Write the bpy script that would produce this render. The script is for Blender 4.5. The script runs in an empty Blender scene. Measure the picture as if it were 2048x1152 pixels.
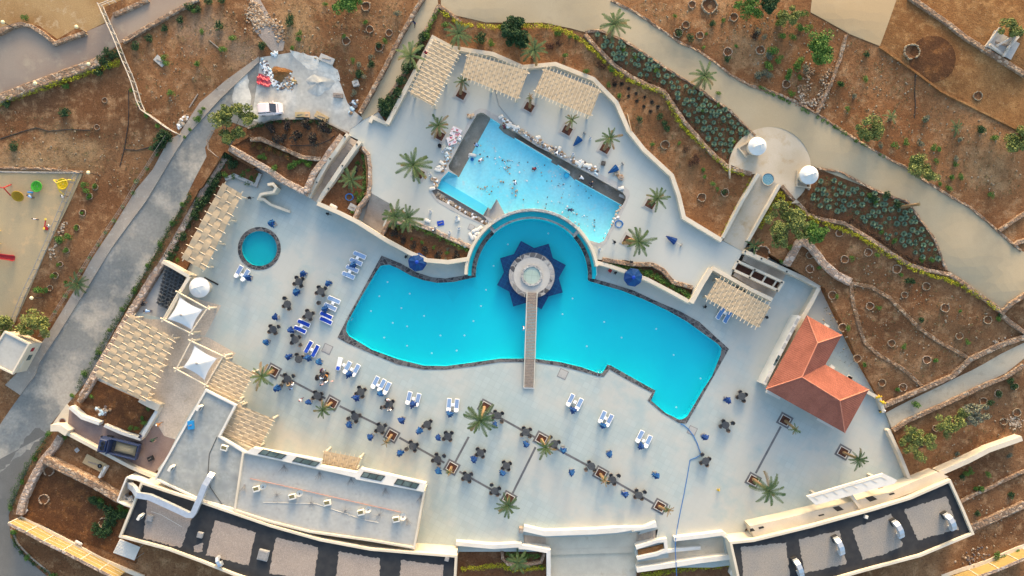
import bpy, bmesh, math, random
from mathutils import Vector, Matrix
from mathutils.geometry import delaunay_2d_cdt, tessellate_polygon
random.seed(7)
R = random.Random(11)
SC = 0.075            # metres per photograph pixel on the pool deck
H = 104.0             # drone height above the pool deck
scene = bpy.context.scene
COL = scene.collection

# ------------------------------------------------------------------ measuring
TILES = {'A': (0, 0, 2.8796), 'B': (500, 0, 2.8796), 'C': (1000, 0, 2.8796), 'D': (1508, 0, 2.8796),
         'E': (0, 380, 2.8796), 'F': (500, 380, 2.8796), 'G': (1000, 380, 2.8796), 'H': (1508, 380, 2.8796),
         'I': (0, 752, 2.8796), 'J': (500, 752, 2.8796), 'K': (1000, 752, 2.8796), 'L': (1508, 752, 2.8796),
         'M': (850, 210, 7.68), 'N': (1050, 270, 7.68), 'O': (850, 350, 7.68), 'Q': (560, 620, 8.861),
         'T': (560, 500, 8.861), 'R': (270, 510, 7.68), 'S': (620, 720, 7.68), 'U': (500, 700, 7.68),
         'V': (1380, 480, 5.76), 'W': (1000, 1020, 7.314), 'X': (1240, 1020, 7.314), 'Y': (100, 800, 5.76),
         'Z': (300, 880, 5.76), 'a': (500, 100, 7.2), 'b': (0, 340, 5.76), 'c': (930, 400, 5.76),
         'd': (1500, 940, 5.436), 'e': (1740, 900, 4.571), 'f': (0, 960, 6.0), 'g': (580, 240, 4.8),
         'h': (1420, 250, 5.007), 'i': (480, 860, 5.76), 'P': (0, 0, 1.0)}

def px(s):
    """'F 75,340 80,20 G 1,2' -> survey pixels"""
    out = []; t = TILES['P']
    for w in s.split():
        if w in TILES: t = TILES[w]
        else:
            a, b = w.split(',')
            out.append((t[0] + float(a) / t[2], t[1] + float(b) / t[2]))
    return out

def at(p, z=0.0):
    k = SC * (H - z) / H
    return ((p[0] - 1024) * k, (576 - p[1]) * k)

def at3(p, z=0.0):
    x, y = at(p, z); return Vector((x, y, z))

# ------------------------------------------------------------------ terrain
CP = [(0,0,2.4),(100,100,2.2),(250,60,2.4),(60,280,1.6),(200,200,1.8),(130,420,0.9),(300,150,2.1),(400,100,2.3),(420,220,1.7),
      (560,180,1.9),(600,230,1.85),(700,240,1.8),(690,270,1.8),(640,60,2.5),(520,40,2.6),(760,100,2.1),(840,20,2.5),(300,420,0.7),(230,320,1.2),
      (420,300,1.2),(180,640,0.0),(60,760,-0.3),(60,900,-0.6),(0,1080,-0.8),(100,1100,-0.5),(200,1000,-0.2),(160,900,-0.1),
      (950,20,2.8),(960,80,2.2),(1060,100,2.2),(1150,130,2.3),(1250,80,3.2),(1240,180,2.3),(1310,280,2.2),(1300,200,2.8),(1370,170,3.4),(1370,370,2.0),
      (1440,450,2.0),(1410,290,2.8),(1450,200,3.5),(1460,330,3.2),(1500,220,3.6),(1540,320,3.6),(1600,380,3.5),(1560,430,2.6),(1520,490,2.0),
      (1650,250,3.7),(1800,380,3.7),(1950,500,3.7),(2040,580,3.6),(1500,60,4.2),(1400,60,3.9),(1650,120,4.4),(1750,260,4.3),(1850,330,4.2),(1900,100,5.4),
      (1990,250,5.2),(2040,60,6),(1700,20,5),(1650,500,2.6),(1750,480,3.2),(1700,600,1.9),(1840,600,2.6),(1950,640,2.9),(1760,700,1.2),(1650,590,1.4),
      (1720,770,0.6),(1900,690,1.6),(1790,820,0.3),(1900,760,0.9),(2040,690,1.6),(1850,880,0.2),(1950,860,0.6),(1930,960,0.0),(2030,900,0.4),
      (2030,1000,-0.2),(1900,1100,-0.6),(2000,1120,-0.8),(1000,1130,-0.7),(1100,1150,-1.2),(1400,1130,-0.9),(300,1120,-0.5),(560,700,-0.3),(1000,850,-0.3),(1600,900,-0.2)]
CPW = [(*at((a, b), z), z) for a, b, z in CP]

def T(x, y):
    sw = sz = 0.0
    for a, b, z in CPW:
        w = 1.0 / ((a - x) ** 2 + (b - y) ** 2 + 9.0) ** 1.7
        sw += w; sz += w * z
    return sz / sw

def tw(p, off=0.0):
    """survey pixel lying on the terrain -> world point"""
    z = 1.5
    for _ in range(5):
        x, y = at(p, z + off); z = T(x, y)
    return Vector((x, y, z + off))

# ------------------------------------------------------------------ mesh helper
class MB:
    def __init__(s): s.v = []; s.f = []; s.m = []
    def add(s, vs, fs, m=0):
        o = len(s.v); s.v += [tuple(v) for v in vs]
        for f in fs: s.f.append(tuple(i + o for i in f)); s.m.append(m)
        return s
    def quad(s, a, b, c, d, m=0): return s.add([a, b, c, d], [(0, 1, 2, 3)], m)
    def box(s, c, size, rz=0.0, m=0, taper=1.0, tilt=0.0):
        hx, hy, hz = size[0] / 2, size[1] / 2, size[2] / 2
        vs = []
        M = Matrix.Translation(c) @ Matrix.Rotation(rz, 4, 'Z') @ Matrix.Rotation(tilt, 4, 'Y')
        for z in (-hz, hz):
            t = taper if z > 0 else 1.0
            for x, y in ((-hx, -hy), (hx, -hy), (hx, hy), (-hx, hy)):
                vs.append(M @ Vector((x * t, y * t, z)))
        return s.add(vs, [(3, 2, 1, 0), (4, 5, 6, 7), (0, 1, 5, 4), (1, 2, 6, 5), (2, 3, 7, 6), (3, 0, 4, 7)], m)
    def rbox(s, c, size, rz=0.0, r=0.1, m=0, bev=0.02, seg=4):
        """rounded rectangular slab with a small top bevel"""
        hx, hy, hz = size[0] / 2, size[1] / 2, size[2] / 2
        r = min(r, hx * .99, hy * .99); bev = min(bev, hz, r * .7)
        def ring(inset, z):
            out = []
            for (sx, sy, a0) in ((1, 1, 0), (-1, 1, 90), (-1, -1, 180), (1, -1, 270)):
                for k in range(seg + 1):
                    a = math.radians(a0 + 90 * k / seg); rr = r - inset
                    out.append((sx * (hx - r) + rr * math.cos(a), sy * (hy - r) + rr * math.sin(a), z))
            return out
        rings = [ring(0, -hz), ring(0, hz - bev), ring(bev, hz)]
        n = len(rings[0]); M = Matrix.Translation(c) @ Matrix.Rotation(rz, 4, 'Z')
        vs = [M @ Vector(p) for rg in rings for p in rg]; fs = []
        for k in range(2):
            for i in range(n):
                j = (i + 1) % n; fs.append((k * n + i, k * n + j, (k + 1) * n + j, (k + 1) * n + i))
        fs.append(tuple(range(2 * n, 3 * n))); fs.append(tuple(reversed(range(n))))
        return s.add(vs, fs, m)
    def prism(s, poly, z0, z1, m=0, top=True):
        """poly: CCW or CW list of (x,y); z1 may be a list"""
        ar = sum(poly[i][0] * poly[(i + 1) % len(poly)][1] - poly[(i + 1) % len(poly)][0] * poly[i][1] for i in range(len(poly)))
        n = len(poly)
        zt = z1 if isinstance(z1, (list, tuple)) else [z1] * n
        if ar < 0: poly = poly[::-1]; zt = zt[::-1]
        vs = [(x, y, z0) for x, y in poly] + [(p[0], p[1], zt[i]) for i, p in enumerate(poly)]
        fs = [(i, (i + 1) % n, n + (i + 1) % n, n + i) for i in range(n)]
        s.add(vs, fs, m)
        if top:
            tr = tessellate_polygon([[Vector((x, y, 0)) for x, y in poly]])
            ff = []
            for a, b, c in tr:
                A, B, C = poly[a], poly[b], poly[c]
                if (B[0]-A[0])*(C[1]-A[1]) - (C[0]-A[0])*(B[1]-A[1]) < 0: b, c = c, b
                ff.append((a, b, c))
            s.add([(p[0], p[1], zt[i]) for i, p in enumerate(poly)], ff, m)
        return s
    def tube(s, pts, r, n=6, m=0, cap=True):
        pts = [Vector(p) for p in pts]; k = len(pts)
        rs = r if isinstance(r, (list, tuple)) else [r] * k
        vs = []; up = Vector((0, 0, 1))
        for i, p in enumerate(pts):
            d = (pts[min(i + 1, k - 1)] - pts[max(i - 1, 0)])
            if d.length < 1e-9: d = Vector((0, 0, 1))
            d.normalize()
            a = d.cross(up)
            if a.length < 0.05: a = d.cross(Vector((1, 0, 0)))
            a.normalize(); b = d.cross(a)
            for j in range(n):
                t = 2 * math.pi * j / n
                vs.append(p + (a * math.cos(t) + b * math.sin(t)) * rs[i])
        fs = [(i * n + j, (i + 1) * n + j, (i + 1) * n + (j + 1) % n, i * n + (j + 1) % n) for i in range(k - 1) for j in range(n)]
        if cap: fs += [tuple(range(n)), tuple(reversed(range((k - 1) * n, k * n)))]
        return s.add(vs, fs, m)
    def lathe(s, prof, n=24, c=(0, 0, 0), m=0, a0=0.0, a1=2 * math.pi, wob=None):
        full = abs(a1 - a0 - 2 * math.pi) < 1e-6
        cols = n if full else n + 1
        vs = []
        for i in range(cols):
            t = a0 + (a1 - a0) * i / n
            for j, (r, z) in enumerate(prof):
                w = wob(t, j) if wob else 1.0
                vs.append((c[0] + r * w * math.cos(t), c[1] + r * w * math.sin(t), c[2] + z))
        k = len(prof); fs = []
        for i in range(n):
            i2 = (i + 1) % cols
            for j in range(k - 1): fs.append((i * k + j, i2 * k + j, i2 * k + j + 1, i * k + j + 1))
        return s.add(vs, fs, m)
    def build(s, name, mats, parent=None, smooth=False, loc=None):
        me = bpy.data.meshes.new(name)
        me.from_pydata(s.v, [], s.f); me.update()
        if not isinstance(mats, (list, tuple)): mats = [mats]
        for mt in mats: me.materials.append(mt)
        if len(mats) > 1: me.polygons.foreach_set('material_index', s.m)
        if smooth: me.polygons.foreach_set('use_smooth', [True] * len(me.polygons))
        o = bpy.data.objects.new(name, me); COL.objects.link(o)
        if parent: o.parent = parent
        if loc is not None: o.location = loc
        return o

def tag(o, label=None, cat=None, group=None, kind=None):
    if label: o['label'] = label
    if cat: o['category'] = cat
    if group: o['group'] = group
    if kind: o['kind'] = kind
    return o

def thing(name, loc=(0, 0, 0), rz=0.0, label=None, cat=None, group=None):
    o = bpy.data.objects.new(name, None); COL.objects.link(o)
    o.empty_display_size = 0.2
    o.location = loc; o.rotation_euler = (0, 0, rz)
    return tag(o, label, cat, group)

def copy_tree(o, parent=None):
    c = o.copy(); COL.objects.link(c)
    c.parent = parent
    for ch in list(o.children): copy_tree(ch, c)
    return c

PROTO = []
def used(o, first):
    """first use takes the original, later uses a copy of the thing and its parts"""
    if o not in first: first.append(o); return o
    return copy_tree(o)

# ------------------------------------------------------------------ materials
def new_mat(name):
    m = bpy.data.materials.new(name); m.use_nodes = True
    nt = m.node_tree; nt.nodes.clear()
    out = nt.nodes.new('ShaderNodeOutputMaterial'); b = nt.nodes.new('ShaderNodeBsdfPrincipled')
    nt.links.new(b.outputs[0], out.inputs[0])
    return m, nt, b

def nd(nt, typ, ins=None, **kw):
    n = nt.nodes.new(typ)
    for k, v in kw.items(): setattr(n, k, v)
    for k, v in (ins or {}).items():
        if isinstance(v, bpy.types.NodeSocket): nt.links.new(v, n.inputs[k])
        else: n.inputs[k].default_value = v
    return n

def rgb(c): return (c[0], c[1], c[2], 1.0)

def mixc(nt, fac, a, b, blend='MIX'):
    n = nt.nodes.new('ShaderNodeMix'); n.data_type = 'RGBA'; n.blend_type = blend
    for idx, v in ((0, fac), (6, a), (7, b)):
        if isinstance(v, bpy.types.NodeSocket): nt.links.new(v, n.inputs[idx])
        else: n.inputs[idx].default_value = v if not isinstance(v, tuple) else rgb(v)
    return n.outputs[2]

def ramp(nt, fac, p0, p1):
    n = nd(nt, 'ShaderNodeMapRange', {0: fac, 1: p0, 2: p1, 3: 0.0, 4: 1.0}); n.clamp = True
    return n.outputs[0]

def noise(nt, vec, scale, detail=4.0, rough=0.55):
    return nd(nt, 'ShaderNodeTexNoise', {'Vector': vec, 'Scale': scale, 'Detail': detail, 'Roughness': rough}).outputs[0]

def coords(nt): return nd(nt, 'ShaderNodeTexCoord').outputs['Object']

def mat(name, c, c2=None, scale=1.0, lo=0.4, hi=0.62, c3=None, scale3=6.0, lo3=0.55, hi3=0.7, rough=0.85, bump=0.0, bscale=12.0, bdist=0.03,
        metal=0.0, spec=0.3, speck=0.0, sscale=9.0, rnd=0.0):
    m, nt, b = new_mat(name)
    col = rgb(c); v = coords(nt)
    if c2: col = mixc(nt, ramp(nt, noise(nt, v, scale, 5.0), lo, hi), rgb(c), rgb(c2))
    if c3: col = mixc(nt, ramp(nt, noise(nt, v, scale3, 5.0, 0.65), lo3, hi3), col, rgb(c3))
    if speck:
        n = noise(nt, v, sscale, 2.0)
        k = nd(nt, 'ShaderNodeMapRange', {0: n, 1: 0.3, 2: 0.7, 3: 1.0 - speck, 4: 1.0 + speck}).outputs[0]
        hsv = nd(nt, 'ShaderNodeHueSaturation', {'Value': k}); 
        if isinstance(col, bpy.types.NodeSocket): nt.links.new(col, hsv.inputs['Color'])
        else: hsv.inputs['Color'].default_value = col
        col = hsv.outputs[0]
    if rnd:
        oi = nd(nt, 'ShaderNodeObjectInfo').outputs['Random']
        k = nd(nt, 'ShaderNodeMapRange', {0: oi, 1: 0.0, 2: 1.0, 3: 1.0 - rnd, 4: 1.0 + rnd}).outputs[0]
        k2 = nd(nt, 'ShaderNodeMapRange', {0: oi, 1: 0.0, 2: 1.0, 3: 0.5 + rnd * .08, 4: 0.5 - rnd * .08}).outputs[0]
        hsv = nd(nt, 'ShaderNodeHueSaturation', {'Value': k, 'Hue': k2})
        if isinstance(col, bpy.types.NodeSocket): nt.links.new(col, hsv.inputs['Color'])
        else: hsv.inputs['Color'].default_value = col
        col = hsv.outputs[0]
    if isinstance(col, bpy.types.NodeSocket): nt.links.new(col, b.inputs['Base Color'])
    else: b.inputs['Base Color'].default_value = col
    b.inputs['Roughness'].default_value = rough; b.inputs['Metallic'].default_value = metal
    b.inputs['Specular IOR Level'].default_value = spec
    if bump:
        bn = nd(nt, 'ShaderNodeBump', {'Strength': bump, 'Distance': bdist, 'Height': noise(nt, v, bscale, 6.0, 0.6)})
        nt.links.new(bn.outputs[0], b.inputs['Normal'])
    return m

def grid_mat(name, c, line, cell, ang, lw=0.03, c2=None, scale=0.12, lo=0.42, hi=0.6, c3=None, scale3=0.5, lo3=0.6, hi3=0.75, rough=0.6, strength=0.5, var=0.05, offset=0.0):
    m, nt, b = new_mat(name); v = coords(nt)
    mp = nd(nt, 'ShaderNodeMapping', {'Vector': v, 'Rotation': (0, 0, ang)}).outputs[0]
    br = nd(nt, 'ShaderNodeTexBrick', {'Vector': mp, 'Color1': rgb([x * (1 - var) for x in c]), 'Color2': rgb([min(1, x * (1 + var)) for x in c]), 'Mortar': rgb(line),
            'Scale': 1.0, 'Mortar Size': lw / 2, 'Brick Width': cell[0], 'Row Height': cell[1]}, offset=offset)
    col = mixc(nt, strength, rgb(c), br.outputs[0])
    if c2: col = mixc(nt, ramp(nt, noise(nt, v, scale, 6.0, 0.6), lo, hi), col, mixc(nt, 0.75, col, rgb(c2)))
    if c3: col = mixc(nt, ramp(nt, noise(nt, v, scale3, 6.0, 0.65), lo3, hi3), col, rgb(c3))
    nt.links.new(col, b.inputs['Base Color'])
    n2 = noise(nt, v, 1.5, 5.0)
    nt.links.new(nd(nt, 'ShaderNodeMapRange', {0: n2, 1: .3, 2: .7, 3: rough - .12, 4: rough + .12}).outputs[0], b.inputs['Roughness'])
    b.inputs['Specular IOR Level'].default_value = 0.3
    return m

def stone_mat(name, cols, cell=0.35, mortar=(0.3, 0.22, 0.15), rough=0.9, bump=0.8, stain=None):
    m, nt, b = new_mat(name); v = coords(nt)
    jit = nd(nt, 'ShaderNodeMix', {0: 0.12, 4: v, 5: nd(nt, 'ShaderNodeTexNoise', {'Vector': v, 'Scale': 3.0}).outputs[1]}); jit.data_type = 'VECTOR'
    vo = nd(nt, 'ShaderNodeTexVoronoi', {'Vector': jit.outputs[1], 'Scale': 1.0 / cell})
    ve = nd(nt, 'ShaderNodeTexVoronoi', {'Vector': jit.outputs[1], 'Scale': 1.0 / cell}, feature='DISTANCE_TO_EDGE')
    cr = nd(nt, 'ShaderNodeValToRGB'); cr.color_ramp.interpolation = 'CONSTANT'
    els = cr.color_ramp.elements
    while len(els) < len(cols): els.new(0.5)
    for i, c in enumerate(cols): els[i].position = i / len(cols); els[i].color = rgb(c)
    sep = nd(nt, 'ShaderNodeSeparateColor', {0: vo.outputs['Color']})
    nt.links.new(sep.outputs[0], cr.inputs[0])
    col = mixc(nt, ramp(nt, ve.outputs['Distance'], 0.02, 0.09), rgb(mortar), cr.outputs[0])
    n = noise(nt, v, 7.0, 4.0)
    hs = nd(nt, 'ShaderNodeHueSaturation', {'Value': nd(nt, 'ShaderNodeMapRange', {0: n, 1: .3, 2: .7, 3: .8, 4: 1.2}).outputs[0], 'Color': col})
    nt.links.new(hs.outputs[0], b.inputs['Base Color'])
    b.inputs['Roughness'].default_value = rough; b.inputs['Specular IOR Level'].default_value = 0.2
    if bump:
        bn = nd(nt, 'ShaderNodeBump', {'Strength': bump, 'Distance': 0.06, 'Height': ramp(nt, ve.outputs['Distance'], 0.0, 0.25)})
        nt.links.new(bn.outputs[0], b.inputs['Normal'])
    return m

def soil_mat(name, a, b_, c, d, big=0.09, mid=0.6, drifts=()):
    """earth: two ground tones in drifts, pale dust patches, dark damp flecks, grit"""
    a, b_, c, d = [(q[0] * 1.05, q[1] * .92, q[2] * .80) for q in (a, b_, c, d)]
    m, nt, b = new_mat(name); v = coords(nt)
    n1 = noise(nt, v, big, 6.0, 0.62); n2 = noise(nt, v, mid, 6.0, 0.7); n3 = noise(nt, v, 2.6, 4.0, 0.7); n4 = noise(nt, v, 5.5, 3.0, 0.8)
    col = mixc(nt, ramp(nt, n1, 0.40, 0.62), rgb(a), rgb(b_))
    for (qx, qy, qr, cc, st) in drifts:
        X, Y = at((qx, qy), 1.5); dd = nd(nt, 'ShaderNodeVectorMath', {0: v, 1: (X, Y, 1.5)}, operation='DISTANCE').outputs['Value']
        dn = nd(nt, 'ShaderNodeMath', {0: nd(nt, 'ShaderNodeMath', {0: n1, 1: -16.0}, operation='MULTIPLY').outputs[0], 1: dd}, operation='ADD').outputs[0]
        dn = nd(nt, 'ShaderNodeMath', {0: nd(nt, 'ShaderNodeMath', {0: n2, 1: -5.0}, operation='MULTIPLY').outputs[0], 1: dn}, operation='ADD').outputs[0]
        f = nd(nt, 'ShaderNodeMath', {0: ramp(nt, dn, qr * SC - 10.5, qr * SC - 10.5 - 4.0), 1: st}, operation='MULTIPLY').outputs[0]
        col = mixc(nt, f, col, rgb(cc))
    col = mixc(nt, ramp(nt, n2, 0.50, 0.68), col, rgb(c))
    col = mixc(nt, ramp(nt, n3, 0.53, 0.74), col, rgb(d))
    n5 = noise(nt, v, 0.25, 5.0, 0.7)
    col = mixc(nt, nd(nt, 'ShaderNodeMath', {0: ramp(nt, n5, 0.5, 0.72), 1: 0.55}, operation='MULTIPLY').outputs[0], col, rgb([x * 0.55 for x in a]))
    k = nd(nt, 'ShaderNodeMapRange', {0: n4, 1: .25, 2: .75, 3: .62, 4: 1.38}).outputs[0]
    hs = nd(nt, 'ShaderNodeHueSaturation', {'Value': k, 'Color': col})
    # pale grit
    vo = nd(nt, 'ShaderNodeTexVoronoi', {'Vector': v, 'Scale': 2.2})
    gate = nd(nt, 'ShaderNodeMath', {0: ramp(nt, vo.outputs['Distance'], 0.17, 0.1), 1: ramp(nt, n2, 0.42, 0.6)}, operation='MULTIPLY').outputs[0]
    g2 = nd(nt, 'ShaderNodeMath', {0: gate, 1: 0.6}, operation='MULTIPLY').outputs[0]
    col = mixc(nt, g2, hs.outputs[0], (0.43, 0.31, 0.20))
    nt.links.new(col, b.inputs['Base Color'])
    b.inputs['Roughness'].default_value = 0.95; b.inputs['Specular IOR Level'].default_value = 0.1
    hsum = nd(nt, 'ShaderNodeMath', {0: n3, 1: n4}, operation='ADD').outputs[0]
    bn = nd(nt, 'ShaderNodeBump', {'Strength': 0.6, 'Distance': 0.12, 'Height': hsum})
    nt.links.new(bn.outputs[0], b.inputs['Normal'])
    return m

ANG = math.radians(28)
M = {}
TANE, DRKE, REDE, GRYE = (.37, .25, .13), (.105, .055, .03), (.23, .105, .045), (.27, .21, .15)
M['soil'] = soil_mat('dry_earth', (0.15, 0.078, 0.040), (0.23, 0.138, 0.075), (0.34, 0.225, 0.13), (0.075, 0.042, 0.024), drifts=((140, 305, 75, TANE, .8), (40, 320, 60, TANE, .7), (235, 270, 40, DRKE, .85), (215, 340, 40, DRKE, .8), (90, 210, 80, DRKE, .6), (350, 120, 60, REDE, .7), (330, 190, 60, REDE, .6), (430, 60, 50, GRYE, .6), (500, 110, 45, GRYE, .6), (600, 60, 60, TANE, .6), (690, 60, 60, DRKE, .45), (1900, 880, 60, REDE, .6), (1960, 1000, 60, DRKE, .6), (1900, 980, 50, REDE, .5), (150, 500, 50, REDE, .5)))
M['soil_red'] = soil_mat('red_earth', (0.195, 0.098, 0.047), (0.265, 0.155, 0.08), (0.35, 0.235, 0.135), (0.085, 0.045, 0.025), drifts=((1390, 30, 70, TANE, .6), (1480, 120, 60, TANE, .45), (1950, 330, 70, TANE, .55), (1700, 150, 60, REDE, .6), (1610, 60, 50, REDE, .6), (1800, 210, 60, DRKE, .4), (1760, 620, 60, REDE, .6), (1900, 640, 60, REDE, .5), (1650, 520, 40, DRKE, .5), (1320, 260, 50, DRKE, .5), (1420, 420, 50, REDE, .6)))
M['soil_dark'] = soil_mat('damp_planting_earth', (0.12, 0.062, 0.034), (0.155, 0.085, 0.048), (0.2, 0.13, 0.08), (0.06, 0.04, 0.025))
M['soil_brown'] = soil_mat('brown_earth', (0.085, 0.045, 0.025), (0.13, 0.065, 0.032), (0.22, 0.11, 0.045), (0.06, 0.034, 0.02))
M['soil_gold'] = soil_mat('golden_earth', (0.185, 0.098, 0.042), (0.25, 0.145, 0.065), (0.33, 0.21, 0.10), (0.13, 0.065, 0.03))
M['path_grey'] = mat('pale_grey_path', (0.39, 0.335, 0.25), (0.44, 0.385, 0.29), 0.2, c3=(0.33, 0.28, 0.205), scale3=0.6, rough=0.85, speck=0.07)
M['sand'] = mat('playground_sand', (0.44, 0.33, 0.185), (0.38, 0.295, 0.175), 0.15, c3=(0.53, 0.36, 0.19), scale3=0.35, rough=0.95, bump=0.4, bscale=9, speck=0.08)
M['dryground'] = mat('dry_grass_ground', (0.34, 0.22, 0.10), (0.26, 0.15, 0.06), 0.2, c3=(0.42, 0.31, 0.18), scale3=0.8, rough=0.95, bump=0.5, bscale=6, speck=0.2)
M['path_mauve'] = mat('mauve_paving', (0.26, 0.195, 0.15), (0.30, 0.235, 0.18), 0.12, c3=(0.34, 0.275, 0.2), scale3=0.5, rough=0.8, speck=0.06)
M['path_tan'] = mat('tan_paving', (0.365, 0.293, 0.185), (0.405, 0.333, 0.22), 0.07, c3=(0.325, 0.265, 0.175), scale3=0.22, lo3=.5, rough=0.75, speck=0.05)
M['slab_tan'] = mat('tan_concrete', (0.42, 0.30, 0.165), (0.46, 0.35, 0.21), 0.1, rough=0.85, speck=0.05)
M['road'] = mat('worn_concrete_road', (0.215, 0.215, 0.20), (0.165, 0.17, 0.16), 0.16, c3=(0.36, 0.325, 0.27), scale3=0.17, lo3=.47, hi3=.62, rough=0.85, bump=0.25, bscale=5, speck=0.12, sscale=3)
M['asphalt'] = mat('dark_asphalt', (0.125, 0.122, 0.112), (0.165, 0.158, 0.145), 0.15, c3=(0.22, 0.2, 0.18), scale3=0.5, lo3=.62, hi3=.85, rough=0.85, bump=0.25, bscale=7, speck=0.1)
M['sidewalk'] = mat('sidewalk_paving', (0.33, 0.285, 0.235), (0.28, 0.24, 0.2), 0.4, c3=(0.4, 0.36, 0.3), scale3=1.4, rough=0.85, speck=0.08)
M['spill'] = mat('cement_dust_yard', (0.40, 0.395, 0.36), (0.33, 0.33, 0.31), 0.2, c3=(0.62, 0.59, 0.52), scale3=0.22, lo3=.49, hi3=.66, rough=0.9, bump=0.3, bscale=3, speck=0.1, sscale=2)
M['cement'] = mat('spilt_white_cement', (0.66, 0.62, 0.54), (0.50, 0.48, 0.43), 0.5, c3=(0.40, 0.39, 0.35), scale3=0.5, lo3=.5, hi3=.7, rough=0.95, bump=0.7, bscale=3, bdist=.1)
M['deck'] = grid_mat('deck_tiles', (0.38, 0.435, 0.418), (0.28, 0.32, 0.32), (0.9, 0.9), ANG, lw=0.035, c2=(0.47, 0.455, 0.40), scale=0.075, lo=.44, hi=.58, c3=(0.33, 0.40, 0.395), scale3=0.2, lo3=.52, hi3=.70, strength=0.65, var=0.07)
M['terrace'] = grid_mat('terrace_tiles', (0.40, 0.425, 0.40), (0.32, 0.315, 0.30), (1.2, 1.2), ANG, lw=0.03, c2=(0.46, 0.455, 0.41), scale=0.07, c3=(0.355, 0.40, 0.395), scale3=0.2, lo3=.52, hi3=.72, strength=0.4, var=0.04)
M['stamped'] = mat('stamped_concrete', (0.56, 0.48, 0.39), (0.47, 0.395, 0.315), 0.35, c3=(0.36, 0.26, 0.14), scale3=0.4, lo3=.62, hi3=.8, rough=0.85, bump=0.4, bscale=5, speck=0.14, sscale=4)
M['maroon'] = mat('maroon_paving', (0.22, 0.155, 0.135), (0.25, 0.185, 0.16), 0.5, rough=0.85, speck=0.1, sscale=6)
M['concrete'] = mat('grey_concrete', (0.40, 0.39, 0.365), (0.34, 0.335, 0.32), 0.5, c3=(0.46, 0.44, 0.4), scale3=2.0, rough=0.85, speck=0.06)
M['warmconc'] = mat('warm_concrete', (0.60, 0.53, 0.41), (0.53, 0.46, 0.355), 0.4, c3=(0.40, 0.30, 0.19), scale3=0.5, lo3=.62, hi3=.85, rough=0.8, speck=0.07)
M['plaza'] = mat('plaza_stone', (0.44, 0.37, 0.27), (0.50, 0.435, 0.34), 0.25, c3=(0.36, 0.24, 0.11), scale3=0.4, lo3=.54, hi3=.80, rough=0.8, speck=0.06)
M['cream'] = mat('cream_render', (0.60, 0.53, 0.42), (0.54, 0.475, 0.37), 0.4, c3=(0.55, 0.46, 0.34), scale3=1.3, lo3=.66, hi3=.9, rough=0.8, speck=0.04)
M['white'] = mat('white_render', (0.64, 0.615, 0.56), (0.58, 0.555, 0.50), 0.5, rough=0.7, speck=0.03)
M['steps'] = mat('step_stone', (0.50, 0.41, 0.32), (0.42, 0.34, 0.265), 0.8, rough=0.85, speck=0.1)
M['fabric'] = mat('beige_shade_cloth', (0.43, 0.335, 0.22), (0.39, 0.30, 0.195), 0.4, rough=0.9, speck=0.05, sscale=3)
M['beam'] = mat('cream_timber', (0.70, 0.59, 0.44), (0.63, 0.52, 0.37), 1.5, rough=0.7, speck=0.05)
M['membrane'] = mat('white_membrane', (0.68, 0.675, 0.655), (0.63, 0.625, 0.605), 0.6, rough=0.6)
M['rubble'] = stone_mat('rubble_masonry', [(0.26, 0.175, 0.115), (0.31, 0.22, 0.15), (0.20, 0.13, 0.085), (0.38, 0.29, 0.21), (0.28, 0.185, 0.125)], 0.42, (0.17, 0.11, 0.07))
M['terrazzo'] = mat('grey_terrazzo', (.42, .40, .365), (.46, .44, .40), .8, rough=.6, speck=.05)
M['cobdark'] = stone_mat('mixed_cobbles', [(0.30, 0.29, 0.28), (0.10, 0.10, 0.105), (0.36, 0.35, 0.33), (0.07, 0.07, 0.075), (0.2, 0.195, 0.19)], 0.75, (0.30, 0.29, 0.28), rough=0.8, bump=0.5)
M['rubble_soil'] = stone_mat('earth_coloured_rubble', [(0.21, 0.135, 0.08), (0.26, 0.175, 0.11), (0.17, 0.105, 0.06), (0.33, 0.24, 0.16)], 0.4, (0.16, 0.09, 0.05))
M['tile_teal'] = grid_mat('teal_mosaic', (0.004, 0.36, 0.41), (0.01, 0.31, 0.36), (0.6, 0.6), 0.3, lw=.02, strength=.4, var=.04, rough=.4)
M['tile_patch'] = grid_mat('darker_pool_mosaic', (0.003, 0.515, 0.585), (0.010, 0.465, 0.53), (0.6, 0.6), ANG, lw=.02, strength=.4, var=.04, rough=.4)  # darker tile colour standing in for a lower slope of the pool floor
M['rubble_pink'] = stone_mat('pink_masonry', [(0.36, 0.265, 0.20), (0.42, 0.325, 0.25), (0.30, 0.215, 0.16), (0.46, 0.37, 0.30)], 0.5, (0.26, 0.19, 0.145))
M['coping'] = stone_mat('basalt_coping', [(0.055, 0.055, 0.06), (0.09, 0.085, 0.085), (0.04, 0.04, 0.045), (0.13, 0.125, 0.12), (0.065, 0.062, 0.065)], 0.55, (0.16, 0.155, 0.15), rough=0.7, bump=0.4)
M['cobble'] = stone_mat('grey_cobbles', [(0.38, 0.37, 0.35), (0.27, 0.26, 0.25), (0.44, 0.43, 0.40), (0.33, 0.32, 0.305)], 0.34, (0.36, 0.35, 0.33), rough=0.8, bump=0.5)
M['tile_cyan'] = grid_mat('pool_mosaic', (0.003, 0.565, 0.62), (0.008, 0.51, 0.56), (0.6, 0.6), ANG, lw=.02, c2=(0.003, 0.50, 0.60), scale=0.05, strength=.3, var=.03, rough=.4)
M['paint_blue'] = mat('blue_pool_paint', (0.17, 0.64, 0.74), (0.26, 0.66, 0.73), 0.16, lo=.4, hi=.6, c3=(0.46, 0.56, 0.57), scale3=0.9, lo3=.60, hi3=.78, rough=0.6, speck=0.06, sscale=3)
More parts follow.
